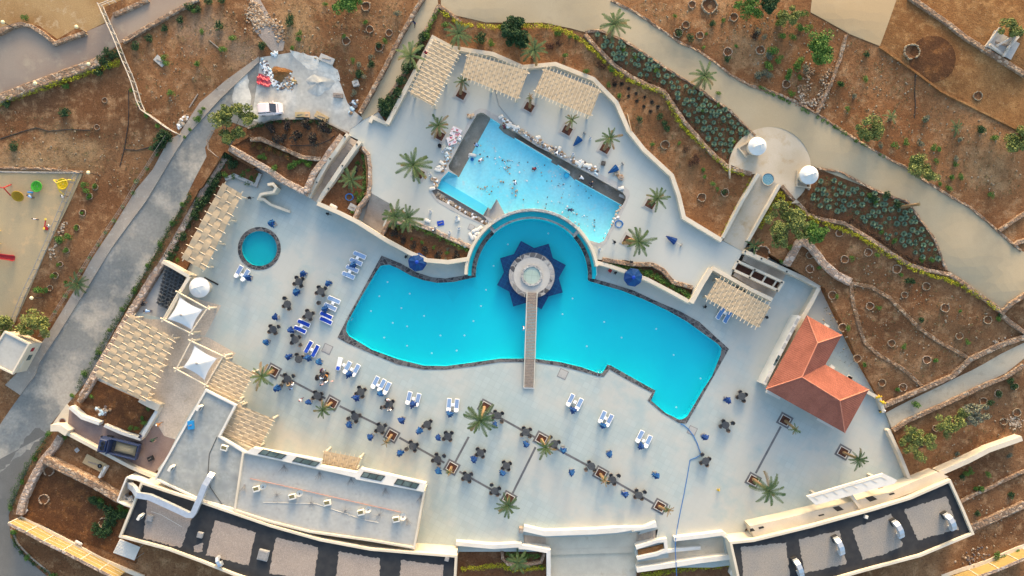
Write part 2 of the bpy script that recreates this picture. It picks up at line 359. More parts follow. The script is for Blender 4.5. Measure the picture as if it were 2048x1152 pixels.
M['paint_bright'] = mat('bright_blue_pool_paint', (0.06, 0.55, 0.72), (0.09, 0.57, 0.72), 0.3, c3=(0.40, 0.52, 0.55), scale3=1.2, lo3=.68, hi3=.85, rough=0.5)
M['wet_conc'] = mat('wet_concrete', (0.29, 0.262, 0.21), (0.17, 0.155, 0.125), 0.35, c3=(0.40, 0.37, 0.32), scale3=0.7, lo3=.52, hi3=.75, rough=0.5, speck=0.12)
M['navy_tile'] = grid_mat('navy_tiles', (0.003, 0.034, 0.11), (0.006, 0.075, 0.18), (0.6, 0.6), ANG, lw=0.06, strength=0.9, var=0.12, rough=0.35)
M['dark_inlay'] = mat('dark_inlay_tile', (0.11, 0.11, 0.115), (0.145, 0.145, 0.15), 1.0, rough=0.6, speck=0.1)
M['planter_soil'] = mat('planter_soil', (0.075, 0.03, 0.02), (0.10, 0.045, 0.03), 2.0, rough=1, bump=.6, bscale=9)
M['navy'] = mat('navy_canvas', (0.002, 0.034, 0.135), (0.003, 0.05, 0.18), 1.5, rough=0.8, speck=0.06, rnd=0.12)
M['plastic'] = mat('white_plastic', (0.82, 0.82, 0.81), rough=0.45, spec=.5)
M['sling'] = mat('pale_blue_sling', (0.19, 0.30, 0.50), (0.225, 0.33, 0.51), 3, rough=0.8, rnd=0.08)
M['sling_mid'] = mat('mid_blue_sling', (0.11, 0.26, 0.55), rough=0.8)
M['cushion'] = mat('royal_blue_cushion', (0.008, 0.045, 0.34), (0.01, 0.06, 0.4), 3, rough=0.85)
M['wicker'] = mat('charcoal_wicker', (0.075, 0.076, 0.078), (0.10, 0.096, 0.092), 5, rough=0.75, rnd=0.2)
M['wicker_brown'] = mat('brown_wicker', (0.115, 0.092, 0.078), (0.085, 0.072, 0.065), 5, rough=0.8, rnd=0.2)
M['table'] = mat('charcoal_table', (0.058, 0.063, 0.068), (0.07, 0.073, 0.076), 2, rough=0.55, rnd=0.1)
M['black'] = mat('black_plastic', (0.015, 0.016, 0.018), rough=0.5, rnd=.2)
M['slab'] = mat('grey_base_slab', (0.26, 0.255, 0.25), (0.21, 0.205, 0.2), 3, rough=.85)
M['steel'] = mat('galvanised_steel', (0.52, 0.56, 0.6), (0.46, 0.5, 0.55), 2, rough=0.42, metal=0.55)
M['grey'] = mat('grey_paint', (0.28, 0.28, 0.28), rough=.6)
M['chrome'] = mat('chrome', (0.7, 0.7, 0.7), rough=0.2, metal=1)
M['lampglobe'] = mat('cream_globe', (0.78, 0.68, 0.42), rough=0.4)
M['glass'] = mat('dark_green_glass', (0.055, 0.085, 0.08), (0.12, 0.16, 0.15), 0.6, rough=0.12, spec=.6)
M['frame_dark'] = mat('dark_frame', (0.03, 0.03, 0.03), rough=.5)
M['wood'] = mat('weathered_wood', (0.30, 0.24, 0.19), (0.22, 0.18, 0.15), 4, c3=(0.4, 0.35, 0.3), scale3=9, rough=.85, rnd=.1)
M['wood_raw'] = mat('raw_timber', (0.50, 0.36, 0.2), (0.40, 0.28, 0.15), 4, rough=.85, rnd=.15)
M['fence'] = mat('whitewashed_fence', (0.58, 0.52, 0.44), (0.46, 0.40, 0.33), 2, rough=.8)
M['roof_grey'] = mat('grey_screed_roof', (0.405, 0.40, 0.365), (0.35, 0.35, 0.33), 0.25, c3=(0.25, 0.25, 0.245), scale3=0.7, lo3=.6, hi3=.85, rough=0.85, speck=0.08, sscale=2)
M['roof_blue'] = mat('stained_screed_roof', (0.325, 0.335, 0.315), (0.26, 0.28, 0.275), 0.3, c3=(0.19, 0.205, 0.21), scale3=0.5, lo3=.5, hi3=.75, rough=0.85, speck=0.12, sscale=2)
M['bitumen'] = mat('bitumen_roof', (0.024, 0.025, 0.028), (0.036, 0.036, 0.037), 0.8, c3=(0.16, 0.145, 0.125), scale3=7.0, lo3=.68, hi3=.8, rough=0.8, bump=.3, bscale=10)
M['gravel'] = mat('gravel_ballast', (0.33, 0.265, 0.215), (0.29, 0.235, 0.195), 0.5, c3=(0.43, 0.36, 0.30), scale3=8.0, lo3=.5, hi3=.7, rough=0.95, bump=.8, bscale=12, speck=.15, sscale=6)
M['gravel_grey'] = mat('grey_gravel_ballast', (0.245, 0.225, 0.20), (0.285, 0.25, 0.21), 0.4, c3=(0.35, 0.31, 0.265), scale3=8.0, lo3=.5, hi3=.7, rough=0.95, bump=.8, bscale=12, speck=.15, sscale=6)
M['panel'] = mat('ochre_fence_panel', (0.33, 0.24, 0.09), (0.29, 0.21, 0.08), 0.5, rough=0.7, speck=.05)
M['trunk'] = mat('palm_trunk', (0.26, 0.17, 0.085), (0.18, 0.12, 0.07), 5, c3=(0.36, 0.25, 0.12), scale3=8, rough=.95, bump=.8, bscale=9, bdist=.05)
M['weed'] = None
M['bark'] = mat('grey_bark', (0.16, 0.125, 0.09), (0.11, 0.085, 0.06), 5, rough=.95, bump=.6)

def leaf_mat(name, c, c2, scale=2.0, rnd=0.15, c3=None):
    m = mat(name, c, c2, scale, 0.4, 0.6, c3=c3, scale3=3.2, lo3=.55, hi3=.75, rough=0.7, spec=.25, speck=.25, sscale=6, rnd=rnd)
    return m
M['palm'] = leaf_mat('palm_frond', (0.052, 0.105, 0.04), (0.10, 0.14, 0.045), 1.2, .15, (0.17, 0.17, 0.055))
M['palm_dry'] = leaf_mat('dry_frond', (0.30, 0.20, 0.09), (0.17, 0.14, 0.06), 1.6, .15, (0.38, 0.27, 0.14))
M['leaf'] = leaf_mat('green_leaf', (0.06, 0.135, 0.022), (0.09, 0.175, 0.03), 2)
M['leaf_dark'] = leaf_mat('dark_leaf', (0.018, 0.05, 0.018), (0.035, 0.075, 0.022), 2)
M['leaf_lime'] = leaf_mat('lime_leaf', (0.08, 0.17, 0.02), (0.055, 0.125, 0.02), 2)
M['leaf_olive'] = leaf_mat('olive_leaf', (0.14, 0.17, 0.045), (0.20, 0.22, 0.06), 1.4, .12, (0.08, 0.12, 0.03))
M['leaf_yellow'] = leaf_mat('yellow_hedge_leaf', (0.24, 0.25, 0.012), (0.40, 0.38, 0.02), 1.2, .1, (0.10, 0.15, 0.015))
M['leaf_purple'] = leaf_mat('purple_leaf', (0.035, 0.025, 0.022), (0.02, 0.028, 0.022), 2, .15)
M['leaf_grey'] = leaf_mat('grey_green_leaf', (0.12, 0.135, 0.09), (0.17, 0.17, 0.115), 2, .15)
M['leaf_red'] = leaf_mat('red_flower_leaf', (0.05, 0.09, 0.02), (0.20, 0.06, 0.02), 3, .1)
M['agave'] = leaf_mat('blue_green_blade', (0.135, 0.215, 0.145), (0.18, 0.27, 0.185), 2, .14)
M['brownbush'] = leaf_mat('dry_brown_leaf', (0.075, 0.038, 0.022), (0.11, 0.055, 0.03), 2, .15)

M['weed'] = leaf_mat('weed_leaf', (0.07, 0.11, 0.04), (0.10, 0.13, 0.06), 2)
M['scrub'] = leaf_mat('dry_scrub_leaf', (0.13, 0.105, 0.05), (0.09, 0.10, 0.035), 0.6, .1, (0.055, 0.095, 0.02))
def water_mat():
    m = bpy.data.materials.new('pool_water'); m.use_nodes = True; nt = m.node_tree; nt.nodes.clear()
    out = nt.nodes.new('ShaderNodeOutputMaterial')
    tr = nd(nt, 'ShaderNodeBsdfTransparent', {'Color': (0.72, 0.985, 1.0, 1)})
    v = coords(nt)
    bn = nd(nt, 'ShaderNodeBump', {'Strength': 0.15, 'Distance': 0.04, 'Height': noise(nt, v, 1.6, 3.0)})
    gl = nd(nt, 'ShaderNodeBsdfGlossy', {'Roughness': 0.06, 'Normal': bn.outputs[0]})
    fr = nd(nt, 'ShaderNodeFresnel', {'IOR': 1.33, 'Normal': bn.outputs[0]})
    up = nd(nt, 'ShaderNodeMath', {0: 1.0, 1: nd(nt, 'ShaderNodeNewGeometry').outputs['Backfacing']}, operation='SUBTRACT').outputs[0]
    fac = nd(nt, 'ShaderNodeMath', {0: fr.outputs[0], 1: up}, operation='MULTIPLY').outputs[0]
    mx = nd(nt, 'ShaderNodeMixShader', {0: fac, 1: tr.outputs[0], 2: gl.outputs[0]})
    nt.links.new(mx.outputs[0], out.inputs[0])
    return m
M['water'] = water_mat()
# ------------------------------------------------------------------ ground zones (one planar partition, cut exactly along shared borders)
def densify(poly, step):
    out = []
    for i, a in enumerate(poly):
        b = poly[(i + 1) % len(poly)]; n = max(1, int(math.hypot(b[0]-a[0], b[1]-a[1]) / step))
        for k in range(n): out.append((a[0] + (b[0]-a[0]) * k / n, a[1] + (b[1]-a[1]) * k / n))
    return out

ZONES = []
def zone(name, m, pts, z='t', zproj=None, own_walls=False, top=0.0):
    p = px(pts) if isinstance(pts, str) else pts
    if z == 't':
        poly = [tuple(tw(q, top)[:2]) for q in p]; fn = (lambda x, y, o=top: T(x, y) + o)
    elif callable(z):
        poly = []
        for q in p:
            zz = 1.0
            for _ in range(5):
                x, y = at(q, zz); zz = z(x, y)
            poly.append((x, y))
        fn = z
    else:
        zp = z if zproj is None else zproj
        poly = [at(q, zp) for q in p]; fn = (lambda x, y, c=z: c)
    xs = [a for a, b in poly]; ys = [b for a, b in poly]
    ZONES.append(dict(name=name, m=m, poly=poly, fn=fn, own=own_walls, bb=(min(xs), max(xs), min(ys), max(ys))))

def slope(pa, za, pb, zb):
    a = Vector(at(pa, za)); b = Vector(at(pb, zb)); d = b - a; L = d.length_squared
    def f(x, y):
        t = max(0.0, min(1.0, (Vector((x, y)) - a).dot(d) / L)); return za + (zb - za) * t
    return f

def arc(cx, cy, r, a0, a1, n=24):
    return [(cx + r * math.cos(math.radians(a0 + (a1 - a0) * i / n)), cy - r * math.sin(math.radians(a0 + (a1 - a0) * i / n))) for i in range(n + 1)]

def fray(q, a, rq=random.Random(8)): return [(x + rq.uniform(-a, a), y + rq.uniform(-a, a)) for x, y in densify(px(q), 7)]
ZU = 1.8    # upper terrace
IC = (1063.5, 551.0)   # middle of the pool's round bay

zone('dry_grass_ground', 'dryground', 'P -80,-80 A 700,-200 700,0 600,40 625,120 490,185 440,160 330,225 230,150 100,125 0,160 P -80,60', top=.01)
zone('upper_left_path', 'path_mauve', 'P -80,60 A 0,160 60,140 110,130 180,145 240,190 310,250 490,185 630,125 650,85 840,5 860,-120 1300,-120 1130,0 700,245 560,345 0,580 P -80,235', top=.02)
zone('golden_field', 'soil_gold', 'D 820,-120 820,0 725,265 1080,520 1400,680 1555,760 P 2130,300 2130,-80', top=.01)
zone('damp_earth_patch', 'soil_brown', arc(1865, 118, 47, 0, 360, 22)[:-1], top=.03)
zone('tan_terrace_slab', 'slab_tan', 'D 340,-60 820,-60 820,0 725,265 550,195 470,150 325,70', top=.06)
zone('red_hill_soil', 'soil_red', 'C 640,0 800,80 930,170 1030,240 1140,290 1230,350 1330,430 1440,490 1555,530 D 110,530 230,580 340,640 450,710 600,810 750,900 870,960 1000,1050 1150,1140 H 1250,100 1400,230 1540,350 P 2130,545 2130,320 D 1555,770 1400,690 1080,530 720,275 550,205 470,160 325,80 330,-60 C 700,-60', top=.0)
zone('playground_sand', 'sand', 'P -60,340 0,342 165,347 144,395 70,555 28,650 -60,690', top=.05)
zone('road', 'road', 'A 1490,350 1270,560 1060,790 1000,880 840,1152 E 640,330 500,560 330,830 P 83,713 69,752 21,818 0,849 -60,960 -80,1230 130,1230 I 270,1152 150,1050 60,930 50,800 130,600 210,430 290,320 290,280 390,160 440,100 530,-10 E 640,840 760,620 850,440 940,290 1010,150 1090,0 A 1190,900 1180,850 1240,740 1300,690 1420,735 1555,690 B 170,685 380,680 480,720 575,765 640,800 700,680 650,680 600,640 560,590 520,480 470,400 330,330 250,300 60,330 0,370', top=.02)
zone('asphalt_bend', 'asphalt', px('P -80,1230 130,1230 I 270,1152 150,1050 60,930 50,800 130,600 210,430 290,320') + fray('I 285,325 200,300 110,420 40,520 -60,600', 3.5) + px('P -80,960'), top=.025)
zone('cement_yard', 'spill', px('B 60,330 250,300 330,330 470,400 520,480 560,590 600,640 650,680 575,765 480,720 380,680 170,685 60,705') + fray('B 20,700 -60,640 -110,560 -90,470 -20,380', 4.0), top=.03)
zone('spilt_cement', 'cement', fray('B 225,285 330,310 420,335 500,400 520,470 480,440 430,412 390,400 350,405 300,370 250,330', 2.2), top=.04)
zone('sidewalk', 'sidewalk', 'A 1490,350 1270,560 1060,790 1000,880 840,1152 E 640,330 500,560 330,830 P 83,713 69,752 40,790 10,770 40,740 78,700 E 240,880 300,790 520,410 640,230 780,0 A 880,975 975,800 1030,775 1150,590 1290,470 1490,325', top=.14)
zone('rock_chute', 'gravel', 'A 1440,0 1440,-80 B 60,-80 60,0 130,120 200,240 190,290 130,300 20,170 A 1500,130', top=.03)
zone('upper_path', 'path_tan', 'P 880,-60 882,10 924,45 1000,45 1087,45 1139,56 1170,64 C 580,175 720,235 880,340 1000,420 1120,490 1200,550 1330,640 1470,780 D 370,970 H 690,0 890,70 960,170 1040,280 1110,460 1220,540 1330,620 1430,690 1555,610 P 2130,565 2130,540 H 1540,350 1400,230 1250,100 1080,0 D 1000,1050 870,960 750,900 600,810 450,710 340,640 230,580 110,530 0,490 C 1440,490 1330,430 1230,350 1140,290 1030,240 930,170 800,80 640,0 P 1222,-60', top=.06)
zone('agave_bed', 'soil_dark', 'C 500,195 580,175 720,235 880,340 1000,420 1120,490 1200,550 1330,640 1470,780 1440,800 1380,850 1310,940 1240,880 1130,760 1060,680 1000,570 930,490 850,470 760,430 650,350 570,260', top=.05)
zone('agave_bed_lower', 'soil_dark', 'D 370,985 H 690,0 890,70 960,170 1040,280 1110,460 1000,440 860,370 780,330 680,260 590,200 430,160 330,140 290,100 310,40', top=.05)
zone('alley_path', 'path_tan', 'B 1000,-60 1000,0 870,210 640,660 650,690 720,690 740,640 900,400 1085,35 1075,-60', top=.03)
zone('right_path', 'path_grey', 'L 755,215 960,110 1250,-30 H 1420,945 1555,880 P 2130,690 2130,735 H 1555,970 1450,1055 L 1330,40 1100,150 880,245 790,300', top=.04)
zone('mid_garden_soil', 'soil_red', 'C 0,150 250,160 440,215 520,280 600,360 760,470 930,540 1010,670 1120,800 1260,940 1400,1010 1460,1000 1400,1140 G 1290,290 1060,165 1010,0 C 990,1010 830,860 740,750 670,590 540,455 320,370 130,385 B 1400,310 1160,275 1055,215 1090,70', top=.0)
zone('drive_apron', 'warmconc', 'I 385,160 440,225 385,320 300,280', z='t', top=.05)
# pool deck and entry court
zone('pool_deck', 'deck', 'P 462,345 406,380 326,519 292,574 253,637 187,752 163,794 215,830 300,880 318,950 260,1060 420,1120 560,1140 900,1130 915,1150 1000,1150 1100,1140 1340,1135 1480,1135 1490,1060 1500,1050 1650,1010 1820,955 1765,815 1700,700 1640,576 1480,480 1300,480 940,470 700,380 560,330', z=0.0)
zone('truck_court', 'maroon', 'I 400,185 590,285 790,365 900,270 945,345 1010,365 960,470 880,572 600,440 385,320', z=0.002)
zone('entry_court', 'stamped', 'E 1040,600 1275,665 1180,840 1130,835 1200,850 1360,940 1300,1000 I 1190,75 1100,200 1010,362 945,345 905,275 930,160 830,120 600,0 E 720,720 870,745 950,745', z=0.004)
zone('chair_yard_floor', 'concrete', 'R 440,130 790,320 450,985 -10,860', z=-0.05)
zone('front_garden', 'soil_brown', 'I 250,480 440,575 680,705 740,745 690,925 800,980 780,1080 500,960 130,815 90,780 150,640', z=-0.3)
zone('rubble_yard', 'soil', 'I 340,360 590,440 890,570 700,700 440,570 250,480', z=-0.25)
zone('court_bed', 'soil_brown', 'I 545,20 830,150 910,170 800,330 600,270 620,200 470,150', z=0.15)
zone('pergola_bed', 'soil_dark', 'P 453,305 520,345 511,368 468,350 450,360 400,478 372,540 322,520 406,380', z=0.5)
zone('lawn_strip_bed', 'soil_dark', 'W 0,590 740,590 740,965 -800,965 J 1205,1005', z=-0.5)
zone('ramp_bed', 'soil_dark', 'X 240,900 820,870 1620,770 1650,1000 240,1000', z=-0.9)
# upper terrace
zone('upper_terrace', 'terrace', 'P 690,283 702,258 730,238 757,224 774,248 866,75 903,95 986,108 1045,134 1111,128 1187,158 1233,205 1257,260 1288,299 1344,351 1358,392 1368,435 1444,481 1486,503 1465,543 1460,560 1424,536 1382,602 1385,574 1347,564 1305,533 1250,520 1194,523 1194,551 934,551 936,521 944,491 868,460 833,446 778,442 768,453 728,435 743,389 740,350 736,315 722,290', z=ZU)
zone('agave_garden', 'soil_dark', 'B 0,725 150,690 360,690 490,745 545,775 410,915 300,900 180,850 70,800 0,800 A 1440,780 1420,735', z=1.75)
zone('stair_garden', 'soil_dark', 'A 1440,790 B 0,800 70,800 180,850 300,900 405,920 320,1090 180,1020 0,925 A 1320,850', z=1.35)
zone('palm_garden', 'soil_dark', 'g 640,270 720,340 740,500 740,690 640,800 610,940 270,800', z=1.2)
zone('terrace_bed', 'soil_dark', 'F 770,265 800,185 960,195 1060,235 1180,295 1270,335 1250,405 1140,420 1020,410 920,365', z=1.35)
zone('hedge_bed', 'soil_dark', 'G 560,400 620,410 760,430 880,430 940,460 1000,530 1110,560 1095,640 850,515 720,465 560,430', z=1.3)
# stair wells and walks
zone('stair_base', 'steps', 'g 545,150 680,215 270,800 175,740', z=-0.02)
zone('stair_well', 'steps', 'g 780,705 1000,830 870,1110 690,990', z=0.1)
zone('stair_base_right', 'steps', 'V 610,155 1115,375 950,690 470,390', z=-0.02)
zone('plaza', 'plaza', arc(1540, 336, 82, -60, 195, 40) + px('h 210,400 430,490 480,490 700,600 900,780'), z=3.55)
zone('plaza_walk', 'plaza', 'h 490,490 700,600 P 1486,503 1446,481', z=slope((1540, 360), 3.55, (1465, 493), 1.82))
zone('stair_landing', 'warmconc', 'W 340,330 660,370 1400,350 2048,290 X 250,330 540,250 500,430 210,530 W 1960,680 740,700 700,600 360,520', z=-0.9)
zone('lower_plaza', 'warmconc', 'W 740,645 1960,605 X 240,700 240,1200 W 740,1400', z=-1.3)
zone('concrete_ramp', 'warmconc', 'X 700,600 800,580 810,440 1500,380 1530,640 700,800 240,830 240,740 700,680', z=-0.45)
zone('planter_bed', 'soil_gold', 'X 260,590 640,500 660,590 270,690', z=0.25)
# pools
zone('pool_coping', 'coping', 'P 763,511 802,527 833,545 865,555 892,557 934,550 939,548 952,540 1175,540 1193,559 1222,567 1267,581 1312,602 1361,623 1399,644 1458,698 1422,762 1373,847 1358,846 1323,825 1295,801 1305,786 1259,762 1219,739 1208,753 1198,753 1163,743 1121,732 1069,724 1000,724 951,732 892,739 847,739 795,729 740,706 694,686 675,675 694,637', z=0.05)
A1, A2, A3, A4 = 129, 45, 180, -3
zone('channel_floor', 'tile_cyan', arc(*IC, 128.5, A2, A1) + arc(*IC, 117, A1, A2), z=1.15, zproj=1.5, own_walls=True)
zone('side_channel_floor', 'tile_cyan', arc(*IC, 128, A1 + 1, A3) + arc(*IC, 120.5, A3, A1 + 1), z=0.35, zproj=0.7, own_walls=True)
zone('side_channel_floor', 'tile_cyan', arc(*IC, 128, A4, A2 - 1) + arc(*IC, 120.5, A2 - 1, A4), z=0.35, zproj=0.7, own_walls=True)
zone('pool_coping_ring', 'cobble', arc(*IC, 117, A2 - 2, A1 + 2) + arc(*IC, 111, A1 + 2, A2 - 2), z=1.55)
zone('pool_coping_ring', 'cobble', arc(*IC, 128.5, A1, A1 + 3, 2) + arc(*IC, 111, A1 + 3, A1, 2), z=1.57)
zone('pool_coping_ring', 'cobble', arc(*IC, 128.5, A2 - 3, A2, 2) + arc(*IC, 111, A2, A2 - 3, 2), z=1.57)
zone('pool_coping_steps', 'coping', arc(*IC, 120.5, A1 + 3, A3) + arc(*IC, 111, A3, A1 + 3), z=0.5)
zone('pool_coping_steps', 'coping', arc(*IC, 120.5, A4, A2 - 3) + arc(*IC, 111, A2 - 3, A4), z=0.5)
POOL = px('P 753,543 760,533 F 755,436 800,430 850,450 930,495 1000,520 1080,535 1170,530 1300,502') + arc(*IC, 111.5, 178, -3, 44) + \
    px('P 1177,562 1208,571 1243,581 1288,599 1333,620 1375,644 1437,689 1443,697 1441,710 1424,752 1406,779 1385,815 1375,832 1366,838 1358,839 1330,825 1302,801 1311,781 1257,751 1222,731 1215,729 1208,741 1203,747 1194,745 1163,734 1121,724 1069,717 1000,717 951,724 892,732 847,731 795,718 743,699 698,672 692,661 694,647 722,595')
zone('main_pool_floor', 'tile_cyan', POOL, z=-1.35, zproj=0.05, own_walls=True)
zone('kids_pool_coping', 'coping', arc(518.5, 497, 43, 0, 360, 36)[:-1], z=0.05)
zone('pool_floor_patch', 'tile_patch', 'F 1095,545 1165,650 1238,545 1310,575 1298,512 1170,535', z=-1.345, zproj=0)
zone('kids_pool_floor', 'tile_teal', arc(519, 497, 35, 0, 360, 36)[:-1], z=-0.6, zproj=0.05, own_walls=True)
zone('work_pool_rim', 'concrete', px('M 690,190 760,90 850,50 930,60 1100,160 1400,320 N 400,170 700,360 1150,600 1500,770 1600,850 1610,930 1540,1100 P 1213,485 1200,497 1185,488') + arc(*IC, 134.3, 29, 128, 26) + px('O 900,770 600,640 380,530 170,400 95,310 80,230 150,90 M 320,900 500,620'), z=ZU + 0.03)
zone('work_pool_floor', 'paint_blue', px('P 979,236 M 1000,195 1150,290 1130,325 1215,400 N 0,140 410,385 690,590 775,680 1490,1080 1440,1152 P 1243,410 1208,481 1198,486 1181,481') + arc(*IC, 133.8, 31, 114, 22) + px('O 1190,600 1100,370 1000,500 970,480 890,610 230,230 250,60 M 360,1020 510,1090 560,1000'), z=0.75, zproj=ZU, own_walls=True)
zone('work_pool_trench', 'wet_conc', 'M 800,140 860,115 910,130 1000,195 560,1000 510,1095 370,985 360,930 600,480', z=0.70, zproj=ZU, own_walls=True)
zone('work_pool_trench', 'wet_conc', 'M 1150,290 1290,350 N 180,170 500,330 750,470 1000,600 1260,750 1500,880 1545,940 1545,990 1500,1080 775,680 690,595 690,560 410,400 410,375 0,130 M 1215,410 1130,325', z=0.70, zproj=ZU, own_walls=True)
zone('work_pool_ledge', 'paint_bright', 'O 250,65 330,110 890,440 970,485 890,615 240,235 175,195', z=1.15, zproj=ZU)
zone('work_pool_ledge_step', 'paint_blue', 'O 260,60 480,10 650,110 1105,360 1010,525 890,440 330,110', z=0.95, zproj=ZU)
zone('screed_wedge', 'concrete', 'O 1105,365 1230,600 1060,690 890,620 970,490 1010,530', z=1.05, zproj=ZU)
zone('broken_rim', 'gravel', 'O 100,230 170,210 240,240 890,620 1000,740 920,770 600,600 400,470 180,360', z=1.4, zproj=ZU)

def inside(poly, x, y):
    c = False; j = len(poly) - 1
    for i in range(len(poly)):
        xi, yi = poly[i]; xj, yj = poly[j]
        if (yi > y) != (yj > y) and x < (xj - xi) * (y - yi) / (yj - yi) + xi: c = not c
        j = i
    return c

def build_ground():
    vs = []; es = []
    for z in ZONES:
        d = densify(z['poly'], 1.6); o = len(vs)
        vs += [Vector(p) for p in d]; es += [(o + i, o + (i + 1) % len(d)) for i in range(len(d))]
    g = 1.25; gx, gy = 90, 53
    for i in range(int(2 * gx / g) + 1):
        for j in range(int(2 * gy / g) + 1):
            vs.append(Vector((-gx + i * g + R.uniform(-.3, .3), -gy + j * g + R.uniform(-.3, .3))))
    for i in range(-20, 21):
        for j in range(-20, 21):
            x, y = i * 30.0, j * 30.0
            if abs(x) > gx + 8 or abs(y) > gy + 8: vs.append(Vector((x + .1, y + .1)))
    V, E, F, _, _, _ = delaunay_2d_cdt(vs, es, [], 0, 1e-3, False)
    tcache = [None] * len(V)
    def tz(i):
        if tcache[i] is None: tcache[i] = T(V[i][0], V[i][1])
        return tcache[i]
    own = []
    nz = len(ZONES)
    for f in F:
        cx = sum(V[i][0] for i in f) / 3; cy = sum(V[i][1] for i in f) / 3
        k = -1
        for q in range(nz - 1, -1, -1):
            b = ZONES[q]['bb']
            if b[0] <= cx <= b[1] and b[2] <= cy <= b[3] and inside(ZONES[q]['poly'], cx, cy): k = q; break
        own.append(k)
    zc = {}
    def zat(k, i):
        if (k, i) not in zc: zc[(k, i)] = tz(i) if k < 0 else ZONES[k]['fn'](V[i][0], V[i][1])
        return zc[(k, i)]
    mbs = {k: ({}, [], []) for k in range(-1, nz)}
    def vid(k, i, z):
        d, vl, _ = mbs[k]; key = (i, round(z, 4))
        if key not in d: d[key] = len(vl); vl.append((V[i][0], V[i][1], z))
        return d[key]
    edge = {}
    for fi, f in enumerate(F):
        a, b, c = f
        if (V[b][0]-V[a][0])*(V[c][1]-V[a][1]) - (V[c][0]-V[a][0])*(V[b][1]-V[a][1]) < 0: f = (a, c, b)
        k = own[fi]
        mbs[k][2].append(tuple(vid(k, i, zat(k, i)) for i in f))
        for e in range(3):
            i, j = f[e], f[(e + 1) % 3]; edge.setdefault((min(i, j), max(i, j)), []).append((k, i, j))
    for (i, j), ls in edge.items():
        if len(ls) < 2 or ls[0][0] == ls[1][0]: continue
        (ka, a, b), (kb, _, _) = ls[0], ls[1]
        da = zat(ka, a) + zat(ka, b); db = zat(kb, a) + zat(kb, b)
        if abs(zat(ka, a) - zat(kb, a)) < 1e-4 and abs(zat(ka, b) - zat(kb, b)) < 1e-4: continue
        hi, lo = (ka, kb) if da >= db else (kb, ka)
        u, w = (a, b) if hi == ka else (b, a)
        tgt = lo if (lo >= 0 and ZONES[lo]['own']) else hi
        q = [vid(tgt, u, zat(hi, u)), vid(tgt, u, zat(lo, u)), vid(tgt, w, zat(lo, w)), vid(tgt, w, zat(hi, w))]
        q2 = []
        for t in q:
            if t not in q2: q2.append(t)
        if len(q2) >= 3: mbs[tgt][2].append(tuple(q2))
    for k, (d, vl, fl) in mbs.items():
        if not fl: continue
        name = 'ground' if k < 0 else ZONES[k]['name']
        me = bpy.data.meshes.new(name); me.from_pydata(vl, [], fl); me.update()
        me.materials.append(M['soil'] if k < 0 else M[ZONES[k]['m']])
        o = bpy.data.objects.new(name, me); COL.objects.link(o); o['kind'] = 'structure'
build_ground()

def flat_poly(name, m, poly, z):
    mb = MB(); mb.prism(poly, z, z, top=True)
    n = len(poly); mb.f = mb.f[n:]; mb.m = mb.m[n:]
    o = mb.build(name, M[m]); o['kind'] = 'structure'; return o
flat_poly('pool_water', 'water', [at(p, 0.05) for p in POOL], -0.12)
flat_poly('kids_pool_water', 'water', [at(p, 0.05) for p in arc(519, 497, 35, 0, 360, 36)[:-1]], -0.10)
for nm, pl, zp, z in (('channel_water', arc(*IC, 128.5, A2, A1) + arc(*IC, 117, A1, A2), 1.5, 1.42),
                  ('side_channel_water', arc(*IC, 128, A1 + 1, A3) + arc(*IC, 120.5, A3, A1 + 1), .7, .66),
                  ('side_channel_water', arc(*IC, 128, A4, A2 - 1) + arc(*IC, 120.5, A2 - 1, A4), .7, .66)):
    flat_poly(nm, 'water', [at(p, zp) for p in pl], z)

